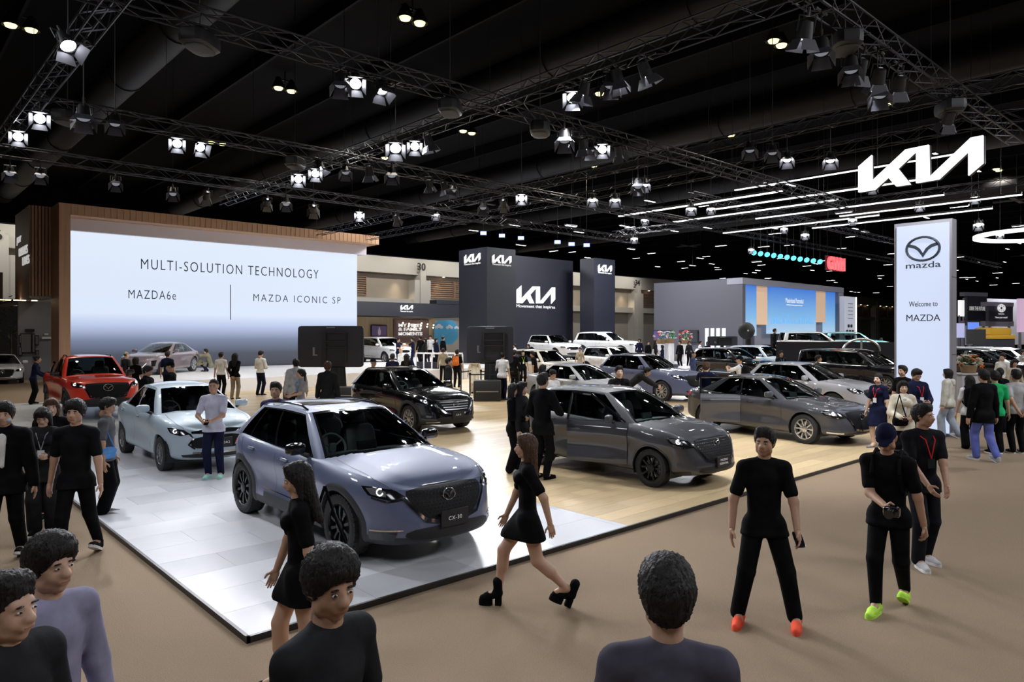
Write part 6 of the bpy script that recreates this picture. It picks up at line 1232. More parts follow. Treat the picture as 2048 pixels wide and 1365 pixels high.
# distant visitors: a few figures shared as copies, each in its own place
far = []
for k, (tc_, fem_, hair_) in enumerate((('black', False, 'short'), ('char', True, 'long'), ('white', False, 'short'), ('navy', True, 'bob'))):
    far.append(pp('distant visitor', (0, 0, -50), 170 if k % 2 else 20, h=1.7 - .08 * fem_, fem=fem_, top='shirt', tc=tc_, bc='black', hair=hair_, vox=.028)[0])
spots = [(841, 674, 'dark figure at the timber lounge counter, first from the pointing man'), (851, 676, 'figure with long hair second along the lounge counter'), (861, 673, 'pale-shirted figure third along the lounge counter'), (872, 676, 'figure before the cloud mural'), (886, 675, 'figure at the right end of the cloud mural'), (846, 690, 'seated-level figure below the lamps of the lounge'), (868, 688, 'figure in front of the mural lower edge'),
         (1279, 677, 'dark visitor left of the flower baskets'), (1296, 684, 'visitor at the left flower basket'), (1310, 679, 'visitor between the flower baskets and wall screen'), (1312, 692, 'pale-shirted visitor before the flower baskets'), (1325, 690, 'visitor with dark hair before the wall screen'), (1360, 684, 'visitor under the right wall screen'), (1378, 682, 'visitor right of the right wall screen'), (1400, 684, 'visitor near the slot windows'), (1415, 683, 'visitor below the slot windows'),
         (1632, 682, 'crew figure before the white car on the stage'), (1655, 683, 'crew figure at the light desk'), (1735, 682, 'visitor right of the turquoise car'), (1748, 680, 'visitor between the turquoise car and tower'), (1762, 678, 'dark visitor left of the tower'), (1776, 683, 'visitor nearest the tower at the far aisle'), (1030, 690, 'visitor behind the second monitor'), (1057, 688, 'visitor left of the black-roofed car')]
for k, (px, py, lb) in enumerate(spots):
    src = far[k % 4]; r = src if k < 4 else copy_tree(src); d = 44. if px < 1000 else (46. if px < 1500 else 47.); z0 = 2.5 - (py - 667) / FPX * d - 1.66; x, y, _ = atd(px, 667, d)
    r.location = (x, y, max(z0, 0)); r.rotation_euler = (0, 0, R_((k * 67) % 360)); tag(r, lb, 'person', 'distant visitors')
# ---------------------------------------------------------------- trusses, lamps, hanging signs
alu = M('truss_metal', (.028, .028, .036), .4, .7); ORD = 'first second third fourth fifth sixth seventh eighth ninth tenth eleventh twelfth thirteenth fourteenth fifteenth sixteenth seventeenth eighteenth nineteenth twentieth'.split(); LINES = []
ZT = 8.0
TRU = {}
def truss(x0, y0, x1, y1, z, label, s=.34):
    L = math.hypot(x1 - x0, y1 - y0); r = empty('lighting_truss', (x0, y0, z), math.atan2(y1 - y0, x1 - x0), label, 'truss', 'lighting trusses under the roof')
    for a in (-1, 1):
        for b in (-1, 1): mb = MB(); mb.tube((0, a * s / 2, b * s / 2), (L, a * s / 2, b * s / 2), .021, .021, 6); mb.build('chord', alu, r)
    LINES.append((x0, y0, x1, y1, z)); n = int(L / .5); mb = MB()
    for k in range(n):
        u0, u1 = L * k / n, L * (k + 1) / n
        for a in (-1, 1):
            sg = 1 if k % 2 else -1; mb.tube((u0, a * s / 2, sg * s / 2), (u1, a * s / 2, -sg * s / 2), .010, .010, 4, 0, False); mb.tube((u0, sg * s / 2, a * s / 2), (u1, -sg * s / 2, a * s / 2), .013, .013, 4, 0, False)
    o = mb.build('lacing', alu, r); o['kind'] = 'stuff'
    for u in np.arange(3, L, 7.): mb = MB(); mb.tube((u, 0, s / 2), (u, 0, 14 - z), .008, .008, 4, 0, False); mb.build('hanging_wire', alu, r)
    return r
def ux(px, py, z=ZT): return at(px, py, z)
c0 = ux(985, 207)
def tline(p, axis, a, b, z, label):
    if axis == 'u': return truss(a, p[1], b, p[1], z, label)
    return truss(p[0], a, p[0], b, z, label)
tline(c0, 'u', -2, 31, ZT, 'aluminium truss crossing from top left to the middle'); tline(c0, 'v', -4, 30, ZT, 'aluminium truss running from top right towards the screen')
p4 = ux(640, 310); tline(p4, 'u', 3., 31, ZT, 'aluminium truss above the second row of cars'); p5 = ux(500, 372); tline(p5, 'u', -2, 34, ZT, 'aluminium truss in front of the big screen')
p2 = ux(120, 130); tline(p2, 'v', 3, 25, ZT, 'aluminium truss at the top left corner'); p6 = ux(1790, 105); tline(p6, 'u', 7, 24, ZT, 'aluminium truss at the top right corner')
p7 = ux(1560, 262, 8.6); tline(p7, 'v', -12, 42, 8.6, 'aluminium truss behind the hanging logo'); p8 = ux(1240, 380, 8.6); tline(p8, 'v', -16, 46, 8.6, 'aluminium truss above the navy stand'); p9 = ux(1750, 400, 9); tline(p9, 'v', -20, 30, 9, 'aluminium truss above the far aisle')
for k, (px, py) in enumerate(((1500, 470), (1640, 450))): pp = ux(px, py, 9.2); tline(pp, 'u', pp[0] - 14, pp[0] + 40, 9.2, ('far truss above the grey exhibition block', 'far truss above the blue screens')[k])
# stage lamps with barn doors
lens_w = M('lamp_lens_white', (1, 1, 1), .3, emit=(.93, .95, 1), es=45); lens_off = M('lens_dim', (.2, .2, .24), .2, .5, emit=(.8, .85, 1), es=.25); hous = M('lamp_housing', (.009, .009, .010), .5); flap = M('barn_flap', (.07, .07, .085), .55, .3)
def lamp_proto(lit):
    r = empty('stage_lamp'); mb = MB(); mb.lathe([(.05, .34), (.13, .30), (.15, .12), (.16, -.02), (.145, -.03)], 18); mb.build('housing', hous, r); mb = MB(); mb.lathe([(.14, 0), (.001, 0)], 18); mb.build('lens', lens_w if lit else lens_off, r)
    for k in range(4):
        mb = MB(); w0, w1, l = .14, .20, .22; rot = Matrix.Rotation(k * math.pi / 2, 3, 'Z'); V = [rot @ Vector(v) for v in ((.15, -w0, -.02), (.15, w0, -.02), (.26, w1, -.02 - l), (.26, -w1, -.02 - l), (.158, -w0, -.02), (.158, w0, -.02), (.268, w1, -.02 - l), (.268, -w1, -.02 - l))]
        mb.add([tuple(v) for v in V], [(0, 1, 2, 3), (7, 6, 5, 4), (0, 4, 5, 1), (1, 5, 6, 2), (2, 6, 7, 3), (3, 7, 4, 0)]); mb.build('barn_door', flap, r)
    mb = MB(); mb.path([(-.19, 0, .12), (-.19, 0, .42), (.19, 0, .42), (.19, 0, .12)], .015, 6); mb.tube((0, 0, .42), (0, 0, .58), .03, .03, 8); mb.build('yoke', hous, r); return r
P_lit, P_off = lamp_proto(True), lamp_proto(False); used = {True: False, False: False}
def place_lamp(px, py, lit, aim=None, z=7.45, power=0., sc=.80, cone=62, label=None, col=(.93, .95, 1)):
    src = P_lit if lit else P_off
    if not used[lit]: r = src; used[lit] = True
    else: r = copy_tree(src)
    best = None                                                           # hang it from the truss that crosses this line of sight
    for zz in np.arange(z - 1.0, z + .25, .05):
        q = at(px, py, zz)
        for x0, y0, x1, y1, zl in LINES:
            if not -.15 < zl - zz - .55 < 1.5: continue
            t = max(0, min(1, ((q[0] - x0) * (x1 - x0) + (q[1] - y0) * (y1 - y0)) / ((x1 - x0) ** 2 + (y1 - y0) ** 2))); cx, cy = x0 + t * (x1 - x0), y0 + t * (y1 - y0); e = math.hypot(cx - q[0], cy - q[1])
            if best is None or e < best[0]: best = (e, (cx, cy, zz), zl - .16)
    p, ztop_ = (best[1], best[2]) if best and best[0] < .35 else (at(px, py, z), 14.0)
    r.location = p; r.scale = (sc,) * 3
    aim = aim or (p[0] * .8, p[1] * .8, 0); d = Vector(aim) - Vector(p); qr = d.to_track_quat('-Z', 'Y'); r.rotation_euler = qr.to_euler()
    mb = MB(); mb.tube((0, 0, .3), (0, 0, (ztop_ - p[2]) / sc), .014, .014, 5); zt2 = (ztop_ - p[2]) / sc; mb.tube((0, 0, .2), (0, 0, .3), .03, .03, 6)
    if ztop_ < 13: mb.box((0, 0, zt2 - .02), (.5, .04, .04)); mb.box((0, 0, zt2 - .02), (.04, .5, .04))
    o = mb.build('hanging_pole', hous, r); o.rotation_euler = qr.inverted().to_euler()
    tag(r, label or ('lit white stage lamp with barn doors hung from a truss' if lit else 'unlit black stage lamp with barn doors hung from a truss'), 'lamp', 'lit stage lamps' if lit else 'unlit stage lamps')
    if power:
        l = bpy.data.lights.new('lamp_light', 'SPOT'); l.energy = power; l.spot_size = R_(cone); l.spot_blend = .7; l.shadow_soft_size = .13; l.color = col; o = link('lamp_light', l, r, (0, 0, -.06)); o.scale = (1 / sc,) * 3
    return r
KEY = 1180
# (column, row, target x, y, power share)
LIT = [(137, 90, 4, 8, 1.), (78, 237, 4, 16, 1.), (13, 270, 3, 20, .8), (355, 287, 6, 12, 1.), (407, 292, 7, 9, 1.), (710, 168, 5, 8.5, 1.1), (768, 180, 8, 10, 1.), (1143, 195, 10, 8, 1.1), (1165, 189, 11, 12, 1.), (1235, 165, 12, 8, 1.), (1295, 152, 14, 7, 1.), (1605, 78, 12, 7, 1.), (1717, 148, 15, 8, 1.), (1758, 165, 17, 8, 1.), (1797, 180, 18, 8, 1.), (1895, 245, 22, 9, 1.),
       (790, 297, 10, 14, 1.), (825, 292, 11, 16, 1.), (857, 290, 13, 15, 1.), (1165, 297, 17, 14, 1.), (1213, 297, 18, 16, 1.), (1245, 307, 20, 14, 1.), (598, 358, 9, 20, 1.), (632, 347, 10, 22, 1.), (648, 334, 11, 18, 1.), (415, 395, 10, 34, 1.2), (535, 409, 14, 35, 1.2), (722, 431, 18, 34, 1.2), (795, 441, 22, 30, 1.), (738, 350, 13, 20, 1.), (857, 374, 17, 22, 1.), (893, 378, 18, 20, 1.), (1043, 397, 20, 24, 1.2), (1005, 412, 24, 26, 1.), (625, 421, 16, 33, 1.)]
ROWN = ('top', 'middle', 'lower')
def rowof(py): return 0 if py < 255 else (1 if py < 365 else 2)
def ordl(L, px, py): m = sorted([q for q in L if rowof(q[1]) == rowof(py)]); return ORD[[q[:2] for q in m].index((px, py))]
FACE = {(1143, 195), (1043, 397), (722, 431), (355, 287), (790, 297), (710, 168), (78, 237), (13, 270), (598, 358), (632, 347), (825, 292), (1213, 297)}
for px, py, ax_, ay_, w in LIT:
    q = at(px, py, 7.4); tgt = (q[0] * .38, q[1] * .38, 0) if (px, py) in FACE else (ax_, ay_, .5)
    place_lamp(px, py, True, tgt, power=KEY * w, label='lit white stage lamp, %s from the left in the %s lamp row' % (ordl(LIT, px, py), ROWN[rowof(py)]))
OFF = [(192, 240), (230, 247), (20, 347), (80, 352), (232, 367), (680, 170), (1220, 170), (1128, 280), (910, 380), (345, 388), (572, 408), (690, 345), (965, 416), (780, 350), (1280, 372), (1700, 140), (1640, 105), (1545, 305), (1500, 300), (1180, 300), (1760, 190)]
for px, py in OFF: place_lamp(px, py, False, label='unlit black stage lamp, %s from the left of the unlit ones in the %s row' % (ordl(OFF, px, py), ROWN[rowof(py)]))
FARL = sorted([(1385, 418), (1422, 418), (1290, 440), (1577, 320), (1840, 412), (1950, 396), (1268, 478), (1500, 500), (1610, 470), (1705, 440), (1745, 375), (1230, 400), (1185, 400), (870, 430), (1290, 370), (1660, 320), (1568, 458), (2000, 470), (1958, 450)])
for k, (px, py) in enumerate(FARL): place_lamp(px, py, True, z=8.3, power=0, label='small lit lamp above the far stands, %s from the left among them' % ORD[k])
# blue wash bars and teal row
for kb, (px, py) in enumerate(((967, 467), (1004, 472), (1042, 477), (1115, 485), (1143, 489), (1173, 491))):
    p = atd(px, py, 46.); mb = MB(); mb.box((0, 0, 0), (.42, .25, .26), 0); mb.box((0, -.13, 0), (.36, .02, .2), 1); o = mb.build('wash_light', [hous, M('blue_glow', (.2, .3, 1), .5, emit=(.12, .28, 1), es=14)], None, p, (0, 0, R_(-42))); tag(o, 'small blue wash light above the navy towers, %s from the left' % ORD[kb], 'lamp', 'blue wash lights'); q = MB(); q.tube((0, 0, .12), (0, 0, 14 - p[2]), .012, .012, 4); q.build('hanging_wire', hous, o)
for k in range(11):
    p = atd(1508 + k * 13.2, 506 + k * 1.8, 52.); mb = MB(); mb.lathe([(.19, 0), (.001, 0)], 14, Matrix.Rotation(R_(-90), 4, 'X')); mb.lathe([(.08, .3), (.21, .02), (.19, 0)], 14, Matrix.Rotation(R_(-90), 4, 'X'), 1); o = mb.build('teal_lamp', [M('teal_glow', (.2, .9, 1), .5, emit=(.06, .62, .85), es=3.), hous], None, p, (R_(25), 0, R_(-42))); tag(o, 'teal round lamp, %s from the left in the row beside the red sign' % ORD[k], 'lamp', 'teal lamps'); q = MB(); q.tube((0, 0, 0), (0, 0, 14 - p[2]), .012, .012, 4); w_ = q.build('hanging_wire', hous, o); w_.rotation_euler = o.rotation_euler.to_quaternion().inverted().to_euler()
# yellowish high-bay pairs near the roof
hb = M('bay_glow', (1, .95, .7), .4, emit=(1, .93, .42), es=2.2)
for kb, (px, py) in enumerate(sorted(((42, 56), (825, 42), (570, 180), (434, 287), (935, 265), (1555, 87), (1456, 269), (1208, 191), (1772, 205), (1916, 279), (1182, 331), (-60, 400), (778, 318), (1625, 328), (930, 378), (1995, 340)))):
    p = at(px, py, 13.2); r = empty('bay_light', p, 0, 'pair of yellowish high-bay roof lamps, %s pair from the left' % ORD[kb], 'lamp', 'yellow high-bay lamps')
    mb = MB(); mb.tube((0, 0, .3), (0, 0, .8), .03, .03, 6); mb.box((0, 0, .42), (.9, .06, .06)); mb.build('hanger', hous, r)
    for s in (-1, 1): mb = MB(); mb.lathe([(.08, .5), (.26, .12), (.28, .0)], 14); mb.build('reflector', hous, r, (s * .3, 0, 0)); mb = MB(); mb.lathe([(.2, .03), (.16, -.05), (.001, -.08)], 14); mb.build('bulb', hb, r, (s * .3, 0, 0))
    l = bpy.data.lights.new('bay_lamp', 'SPOT'); l.energy = 2600; l.color = (1, .93, .80); l.spot_size = R_(120); l.spot_blend = .8; l.shadow_soft_size = .3; o = link('bay_lamp', l, r, (0, 0, -.15))
# distant ceiling fittings
fit = M('strip_glow', (1, 1, 1), .4, emit=(.95, .97, 1), es=7); rr = random.Random(11); mb = MB(); mb.bbox(-.55, .55, -.1, .1, -.05, .05); mb.bbox(-.5, .5, -.08, .08, -.06, -.05, 1); mb.tube((0, 0, .05), (0, 0, 4.4), .008, .008, 3, 0, False); fme = mb.me('ceiling_fitting', [hous, fit]); n = 0
for X in range(36, 150, 6):
    for Y in range(-58, 60, 6):
        d = X * FWD[0] + Y * FWD[1]; px = CXP + FPX * (X * RGT[0] + Y * RGT[1]) / max(d, 1)
        if d < 38 or px < 950 or px > 2070 or n > 285 or rr.random() < .12: continue
        z = rr.uniform(9.6, 12.0); o = link('ceiling_fitting', fme, None, (X + rr.uniform(-2, 2), Y + rr.uniform(-2, 2), z), (0, 0, rr.choice((0, R_(90))))); tag(o, 'small white ceiling fitting far above the right side of the hall', 'lamp', 'distant ceiling fittings'); n += 1
for px, py, ay in ((1300, 640, 1), (1700, 650, 1), (1950, 640, 1)): pass
for kc, (x, y, e_) in enumerate(((40, 30, 2600), (55, 12, 2600), (75, 0, 2600), (34, 44, 2600), (60, 40, 2600), (45, 5, 2600), (95, 20, 2600), (30, 36, 2600), (-3, -4, 350), (6, -5, 450), (15, -6, 1500), (24, -5, 1700), (-6, 6, 500), (-5, 16, 600))):
    l = bpy.data.lights.new('stand_light', 'AREA'); l.energy = e_; l.size = 3; l.color = (.93, .95, 1); r = empty('lamp_cluster', (x, y, 11.), 0, 'cluster of white lamps above the far stands' if kc < 8 else 'cluster of white lamps above the aisle behind the viewer', 'lamp', 'far lamp clusters' if kc < 8 else 'aisle lamp clusters'); mb = MB(); mb.box((0, 0, .1), (2.6, .3, .08)); mb.box((0, 0, .1), (.3, 2.6, .08)); mb.tube((0, 0, .1), (0, 0, 2.98), .03, .03, 6); mb.build('rack', hous, r); link('stand_light', l, r)  # aisle clusters are added out of view to brighten the carpet
# hanging logo, light lines and ring
xk, yk, zk = atd(1836, 330, 26.); hk = empty('hanging_logo', (xk, yk, zk), 0, 'large glowing white logo hanging from the roof at the right', 'sign'); glow = M('logo_glow', (1, 1, 1), .4, emit=(.93, .95, 1), es=1.3)
k0 = atx(1714, xk)[0]; k1 = atx(1962, xk)[0]; wk = k0 - k1; mb = MB(); mb.prism([(a * wk, b * wk) for a, b in KIA[::-1]], 0, .12, lambda a, b, h: (-h, -a, b)); me = mb.me('letters', glow, 0); fixn(me); link('letters', me, hk)
mb = MB(); mb.prism([(a * wk * 1.01, b * wk * 1.01) for a, b in KIA[::-1]], -.16, -.01, lambda a, b, h: (-h, -a, b)); me = mb.me('letter_backs', hous, 0); fixn(me); link('letter_backs', me, hk)
for a in (-.35, .0, .4): mb = MB(); mb.tube((.1, -a * wk, .2), (.1, -a * wk, 14 - zk), .012, .012, 4); mb.build('hanging_wire', hous, hk)
line_m = M('line_glow', (1, 1, 1), .4, emit=(.95, .96, 1), es=2.2)
for kl, (xa, ya_, xb, yb_) in enumerate(((1238, 432, 1565, 388), (1430, 418, 1832, 367), (1345, 444, 1676, 403), (1512, 437, 1888, 395), (1470, 380, 1935, 308), (1680, 432, 2044, 393), (1447, 466, 1758, 433), (1625, 456, 1985, 423))):
    z = 10.2 if xa == 1470 else 8.4; P0 = at(xa, ya_, z); d0 = P0[0] * FWD[0] + P0[1] * FWD[1]; Ya = P0[1]; Yb = atx(xb, P0[0])[0]; r = empty('light_line', (P0[0], (Ya + Yb) / 2, z), 0, 'long thin white light line starting %s' % ('furthest left of all', 'above the second line end', 'just below the longest left line', 'left of centre under the logo', 'highest and passing behind the logo', 'at right above the tower', 'lowest on the left of the tower', 'lowest and reaching the tower top')[kl], 'lamp', 'hanging light lines'); Ln = abs(Ya - Yb)
    mb = MB(); mb.bbox(-.06, .06, -Ln / 2, Ln / 2, .0, .09); mb.build('profile', hous, r); mb = MB(); mb.bbox(-.065, .05, -Ln / 2, Ln / 2, -.05, .0); mb.build('diffuser', line_m, r)
    for s in (-.4, .4): mb = MB(); mb.tube((0, s * Ln, .09), (0, s * Ln, 14 - z), .01, .01, 4); mb.build('hanging_wire', hous, r)
rx, ry, rz = atd(2075, 473, 34.); r = empty('ring_light', (rx, ry, rz), 0, 'white glowing ring hanging at the right edge', 'lamp'); mb = MB(); mb.lathe([(2.6, 0), (2.6, .16), (2.3, .16), (2.3, 0)], 48, None, 0, True); mb.build('ring', M('ring_glow', (1, 1, 1), .4, emit=(.95, .96, 1), es=1.6), r)
for a in (0, 2.1, 4.2): mb = MB(); mb.tube((2.45 * math.cos(a), 2.45 * math.sin(a), .16), (2.45 * math.cos(a), 2.45 * math.sin(a), 14 - rz), .01, .01, 4); mb.build('hanging_wire', hous, r)
x, y, z = atd(1670, 528, 54.); g = empty('hanging_sign', (x, y, z), 0, 'glowing red letters GWM hanging above the blue screens', 'sign'); text('GWM', M('red_glow', (1, .2, .2), .4, emit=(1, .10, .12), es=1.3), g, (0, -.1, 0), ROTY, width=2.9, height=1.0, extrude=.08, bold=.05); mb = MB(); mb.bbox(-1.5, 1.5, .02, .1, -.55, .55); mb.build('backing', M('red_back', (.12, .01, .015), .6), g)
for a in (-1.2, 1.2): mb = MB(); mb.tube((a, .06, .5), (a, .06, 14 - z), .015, .015, 4); mb.build('hanging_wire', hous, g)
# loudspeakers under the trusses
for kb, (px, py) in enumerate(sorted(((400, 82), (1080, 258), (1690, 85), (900, 215), (135, 235), (1900, 215), (590, 325)))):
    p = at(px, py, 7.6); r = empty('ceiling_speaker', p, R_(40), 'dark curved loudspeaker hung below a truss, %s from the left' % ORD[kb], 'loudspeaker', 'hung loudspeakers'); mb = MB(); mb.rbox((0, 0, 0), (.75, .5, .32), .5); mb.build('cabinet', hous, r); mb = MB(); mb.rbox((0, 0, -.15), (.6, .4, .06), .6); mb.build('speaker_grille', M('spk', (.05, .05, .055), .7), r); mb = MB(); mb.tube((0, 0, .15), (0, 0, 6.4), .012, .012, 5); mb.build('hanging_wire', hous, r)
# ---------------------------------------------------------------- props
def monitor(px, d, label, wpx=132, top=652, bot=735, base=True):
    x, y, _ = atd(px, 667, d); w = wpx / FPX * d; z1, z0 = zpx(top, d), zpx(bot, d); r = empty('monitor', (x, y, PZ), R_(-42.4), label, 'monitor')
    mb = MB(); mb.rbox((0, 0, (z0 + z1) / 2 - PZ), (w, .10, z1 - z0), .12, 0); mb.build('cabinet', M('tv_case', (.022, .024, .034), .45), r)
    mb = MB(); mb.bbox(-.16, .16, -.06, -.045, z1 - PZ - .09, z1 - PZ - .05); mb.build('label_strip', STEEL, r)
    h = z1 - z0; cx = .08 * w
    mb = MB()
    for a in (-.38, .38): mb.bbox(cx + a - .03, cx + a + .03, -.13, -.06, z0 - PZ + .10 * h, z0 - PZ + .85 * h)
    for q in (.12, .48, .62, .83): mb.bbox(cx - .45, cx + .45, -.12, -.06, z0 - PZ + q * h - .02, z0 - PZ + q * h + .02)
    mb.build('wall_mount', BLACK, r)
    mb = MB(); mb.bbox(-.27 * w, -.24 * w, -.06, -.05, z0 - PZ + .3 * h, z0 - PZ + .48 * h); mb.bbox(-.27 * w, -.2 * w, -.06, -.05, z0 - PZ + .28 * h, z0 - PZ + .31 * h); mb.build('port_panel', STEEL, r)
    if base:
        P = []
        for z, q in ((0, .42), (.5, .34), (z0 - PZ, .30)): P.append([(cx + q * math.cos(t) * (1 + .12 * math.sin(9 * t)), .0 + .55 * q * math.sin(t) * (1 + .12 * math.sin(9 * t)), z) for t in np.linspace(0, 2 * math.pi, 37)])
        mb = MB(); mb.grid(P); mb.build('stand_cloth', M('cloth_black', (.012, .012, .014), .9), r)
        mb = MB(); mb.bbox(cx - .6, cx + .6, -.35, .35, 0, .06); mb.build('stand_base', BLACK, r)
    else: mb = MB(); mb.bbox(-.08, .08, 0, .1, -PZ, z0 - PZ + .1); mb.build('stand_pole', BLACK, r)
    return r
monitor(662, 26.5, 'large black monitor seen from behind on a draped stand before the stage'); monitor(980, 26.5, 'large black monitor seen from behind left of the white T-shirt man', 94 * 1.0, 653, 727)
monitor(1445, 42.5, 'wide black monitor back above the black utility car', 60, 673, 692, False)
def blk(name, label, cat, px, py, size, mat, z=PZ, rz=0., rnd=.15, extra=None):
    x, y, _ = at(px, py, z); r = empty(name, (x, y, z), R_(rz), label, cat); mb = MB(); mb.rbox((0, 0, size[2] / 2), size, rnd); mb.build('case', mat, r)
    mb = MB(); mb.bbox(-size[0] * .4, size[0] * .4, -size[1] / 2 - .01, -size[1] / 2 + .01, size[2] * .45, size[2] * .5); mb.build('seam_strip', STEEL, r)
    if extra: extra(r)
    return r
blk('flight_case', 'black equipment case at the foot of the second monitor', 'case', 975, 802, (1.0, .7, .75), BLACK, PZ, -42, .12)
blk('flight_case', 'black equipment case at the foot of the first monitor', 'case', 690, 805, (.8, .6, .55), BLACK, PZ, -42, .12)
def handle(r): mb = MB(); mb.path([(-.12, 0, .5), (-.12, 0, 1.0), (.12, 0, 1.0), (.12, 0, .5)], .012, 6); mb.build('pull_handle', STEEL, r)
blk('trolley_case', 'black trolley case with raised handle beside the grey hooded top', 'suitcase', 577, 800, (.38, .26, .52), PLAST, PZ, -30, .2, handle)
# retractable barriers
for k, (px, py) in enumerate(((922, 792), (940, 800), (962, 790), (900, 780), (1038, 795))):
    x, y, _ = at(px, py, PZ); r = empty('barrier_post', (x, y, PZ), 0, 'black belt barrier post between the monitors', 'barrier', 'belt barrier posts'); mb = MB(); mb.lathe([(.001, .03), (.15, .02), (.16, 0)], 20); mb.build('foot', BLACK, r); mb = MB(); mb.tube((0, 0, .02), (0, 0, .95), .028, .028, 10); mb.build('pole', BLACK, r); mb = MB(); mb.tube((0, 0, .90), (0, 0, 1.0), .04, .04, 10); mb.build('head', BLACKG, r)
    if k < 3: mb = MB(); mb.bbox(0, 1.3, -.004, .004, .90, .95); mb.build('belt', BLACK, r, (0, 0, 0), (0, 0, R_(-42 if k else 30)))
# white rail of the navy stand
for k, (pa, pb) in enumerate(((832, 880), (880, 925))):
    (xa, ya_), (xb, yb_) = at2(pa, 39.), at2(pb, 38.); r = empty('railing', (xa, ya_, 0), math.atan2(yb_ - ya_, xb - xa), ('white railing below the timber lounge', 'white railing behind the orange backpack')[k], 'railing'); L = math.hypot(xb - xa, yb_ - ya_)
    mb = MB(); mb.bbox(0, L, -.04, .04, 1.38, 1.46); mb.build('top_rail', WHITE, r)
    for q in range(4): mb = MB(); mb.bbox(L * q / 3 - .03, L * q / 3 + .03, -.03, .03, 0, 1.38); mb.build('rail_post', WHITE, r)
    mb = MB(); mb.bbox(0, L, .05, .09, 0, .95); mb.build('kick_panel', navy, r)
# flowers and plants
def flowers(label, x, y, z, r_, n, seed, cols, basket=True):
    rg = random.Random(seed); root = empty('flower_arrangement', (x, y, z), 0, label, 'flowers')
    lm = MB()
    for k in range(n * 2):
        a, e, q = rg.uniform(0, 6.28), rg.uniform(-.2, 1.4), r_ * rg.uniform(.5, 1); p = Vector((q * math.cos(a) * math.cos(e), q * math.sin(a) * math.cos(e), q * math.sin(e) + .1)); d = Vector((math.cos(a), math.sin(a), .6)) * .13; s = Vector((-math.sin(a), math.cos(a), 0)) * .035; lm.add([tuple(p - d * .4), tuple(p + s), tuple(p + d), tuple(p - s)], [(0, 1, 2, 3)])
    o = lm.build('leaves', M('leaf_green', (.06, .13, .04), .6), root); o['kind'] = 'stuff'
    for k in range(n):
        a, e, q = rg.uniform(0, 6.28), rg.uniform(-.1, 1.5), r_ * rg.uniform(.8, 1.05); c = rg.choice(cols); mb = MB(); s = rg.uniform(.07, .11) * (r_ / .4) ** .5
        for t in range(5): mb.rbox((s * .5 * math.cos(t * 1.257), s * .5 * math.sin(t * 1.257), 0), (s * .8, s * .5, s * .3), .9, 0, Matrix.Rotation(t * 1.257, 3, 'Z'), 2)
        mb.rbox((0, 0, s * .1), (s * .4,) * 3, 1., 1, None, 2); mb.build('flower', [cloth(SHADE[c]), M('pollen', (.6, .4, .05), .7)], root, (q * math.cos(a) * math.cos(e), q * math.sin(a) * math.cos(e), q * math.sin(e) + .1), (R_(90 - math.degrees(e)) * -math.sin(a) * -1, 0, a))
    if basket: mb = MB(); mb.lathe([(.001, -.25), (r_ * .5, -.25), (r_ * .7, .08), (r_ * .6, .08), (.001, .0)], 18); mb.build('basket', M('basket', (.25, .15, .08), .8), root)
    return root
px_, d_ = 1937, 22.; x, y, _ = atd(px_, 667, d_); r = empty('reception_counter', (x, y, 0), R_(-42), 'pale grey reception counter with flowers right of the tower', 'counter'); mb = MB(); mb.rbox((0, 0, .62), (.75, .55, 1.24), .1); mb.build('counter_body', M('counter_grey', (.34, .34, .38), .5), r); mb = MB(); mb.bbox(.06, .30, -.29, -.27, .55, .95); mb.build('niche', BLACK, r); mb = MB(); mb.rbox((0, 0, 1.25), (.82, .62, .05), .2); mb.build('counter_top', M('counter_grey'), r)
flowers('white and yellow flower arrangement on the grey counter', x, y, 1.42, .34, 34, 2, ['white', 'white', 'white', 'white', 'cream', 'orange'])
for k, (px, py, cs, lb) in enumerate(((1322, 681, ['white', 'red', 'pink', 'cream'], 'red and white flower basket before the left wall screen'), (1338, 680, ['white', 'white', 'green'], 'white flower basket between the wall screens'), (1372, 681, ['red', 'pink', 'white'], 'pink flower basket under the right wall screen'))):
    x, y, z = atd(px, py, 49.); flowers(lb, x, y, z, .55, 26, 5 + k, cs); mb = MB(); mb.bbox(-.25, .25, -.25, .25, 0, max(z - .25, .3)); tag(mb.build('flower_pedestal', WHITE, None, (x, y, 0)), ('white pedestal under the red and white basket', 'white pedestal under the white basket', 'white pedestal under the pink basket')[k], 'pedestal')
# photo umbrella on a stand
x, y, z = atd(1493, 662, 43.); r = empty('photo_umbrella', (x, y, 0), R_(-42), 'black round photo umbrella on a stand before the grey block', 'umbrella'); mb = MB(); mb.lathe([(.52, 0), (.46, .12), (.3, .24), (.001, .3)], 16, Matrix.Translation((0, 0, z)) @ Matrix.Rotation(R_(90), 4, 'X')); mb.build('canopy', BLACK, r); mb = MB(); mb.tube((0, 0, 0), (0, 0, z), .04, .03, 8); mb.build('stand_pole', BLACK, r)
for a in range(8): mb = MB(); mb.tube((.52 * math.cos(a * .785), -.0, z + .52 * math.sin(a * .785)), (0, -.32, z), .012, .012, 4); mb.build('rib', STEEL, r)
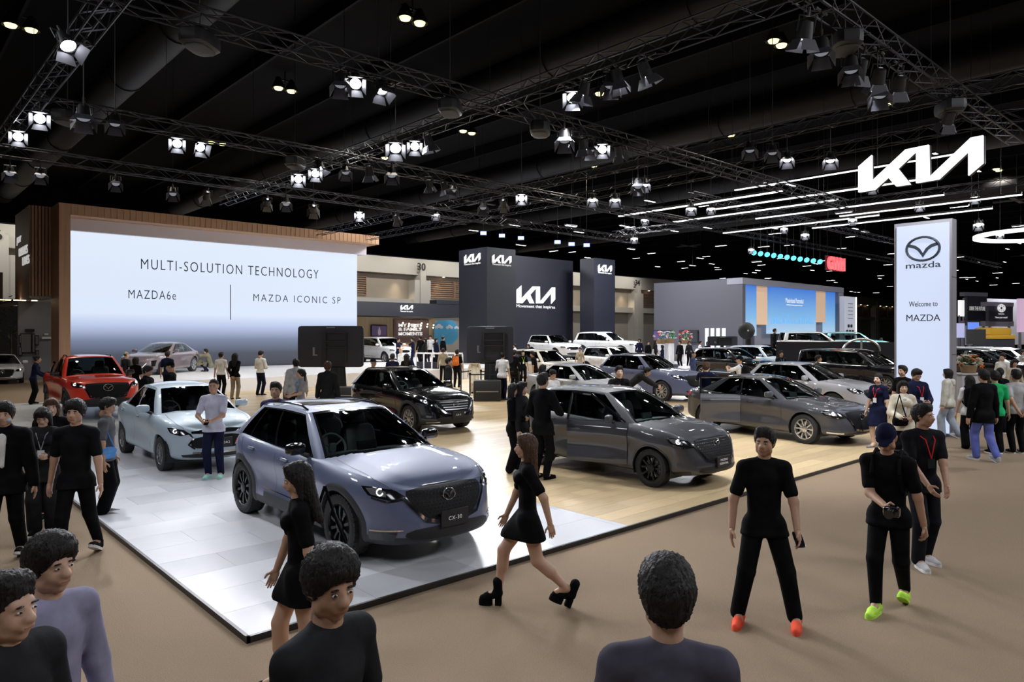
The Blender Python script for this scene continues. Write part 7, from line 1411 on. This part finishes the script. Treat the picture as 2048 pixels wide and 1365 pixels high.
# low dark parapet and hoop before the blue-screen stage
(xa, ya_), (xb, yb_) = at2(1552, 38.), at2(1790, 36.); L = math.hypot(xb - xa, yb_ - ya_); mb = MB(); mb.bbox(0, L, 0, .2, 0, 2.05); o = mb.build('dark_parapet', navy, None, (xa, ya_, 0), (0, 0, math.atan2(yb_ - ya_, xb - xa))); tag(o, 'dark navy parapet behind the pale silver crossover', 'parapet')
mb = MB()
for k in range(12): a0, a1 = math.pi * k / 12, math.pi * (k + 1) / 12; mb.tube((.95 * math.cos(a0), 0, .62 * math.sin(a0)), (.95 * math.cos(a1), 0, .62 * math.sin(a1)), .06, .06, 6)
mb.tube((0, 0, 0), (0, 0, .62), .05, .05, 6); x, y, z = atd(1723, 703, 36.2); tag(mb.build('arched_rack', STEEL, None, (x, y, z), (0, 0, R_(-42))), 'silver arched rack above the black people carrier', 'rack')
for k in range(3): x, y, z = atd(1668 + k * 16, 690, 37.5); mb = MB(); mb.rbox((0, 0, 0), (.5, .4, .35), .2); mb.box((0, -.2, 0), (.36, .02, .2), 1); tag(mb.build('control_desk', [BLACK, STEEL], None, (x, y, z), (0, 0, R_(-42))), ('first control box on the dark parapet', 'second control box on the dark parapet', 'third control box on the dark parapet')[k], 'equipment')
# small plant behind the timber posts
x, y, z = atd(22, 655, 40.); rg = random.Random(8); r = empty('potted_tree', (x, y, 0), 0, 'leafy green plant among the timber posts at the left edge', 'plant'); mb = MB(); mb.tube((0, 0, 0), (0, 0, z), .06, .03, 8); mb.build('stem', M('bark', (.1, .07, .04), .8), r); lm = MB()
for k in range(160):
    p = Vector((rg.gauss(0, .55), rg.gauss(0, .55), z + rg.gauss(.2, .7))); d = Vector((rg.uniform(-1, 1), rg.uniform(-1, 1), rg.uniform(-.3, .6))) * .25; s = Vector((d.y, -d.x, 0)) * .25; lm.add([tuple(p - d), tuple(p + s), tuple(p + d), tuple(p - s)], [(0, 1, 2, 3)])
o = lm.build('foliage', M('leaf_green'), r); o['kind'] = 'stuff'
print('script seconds', round(time.time() - T0, 1))
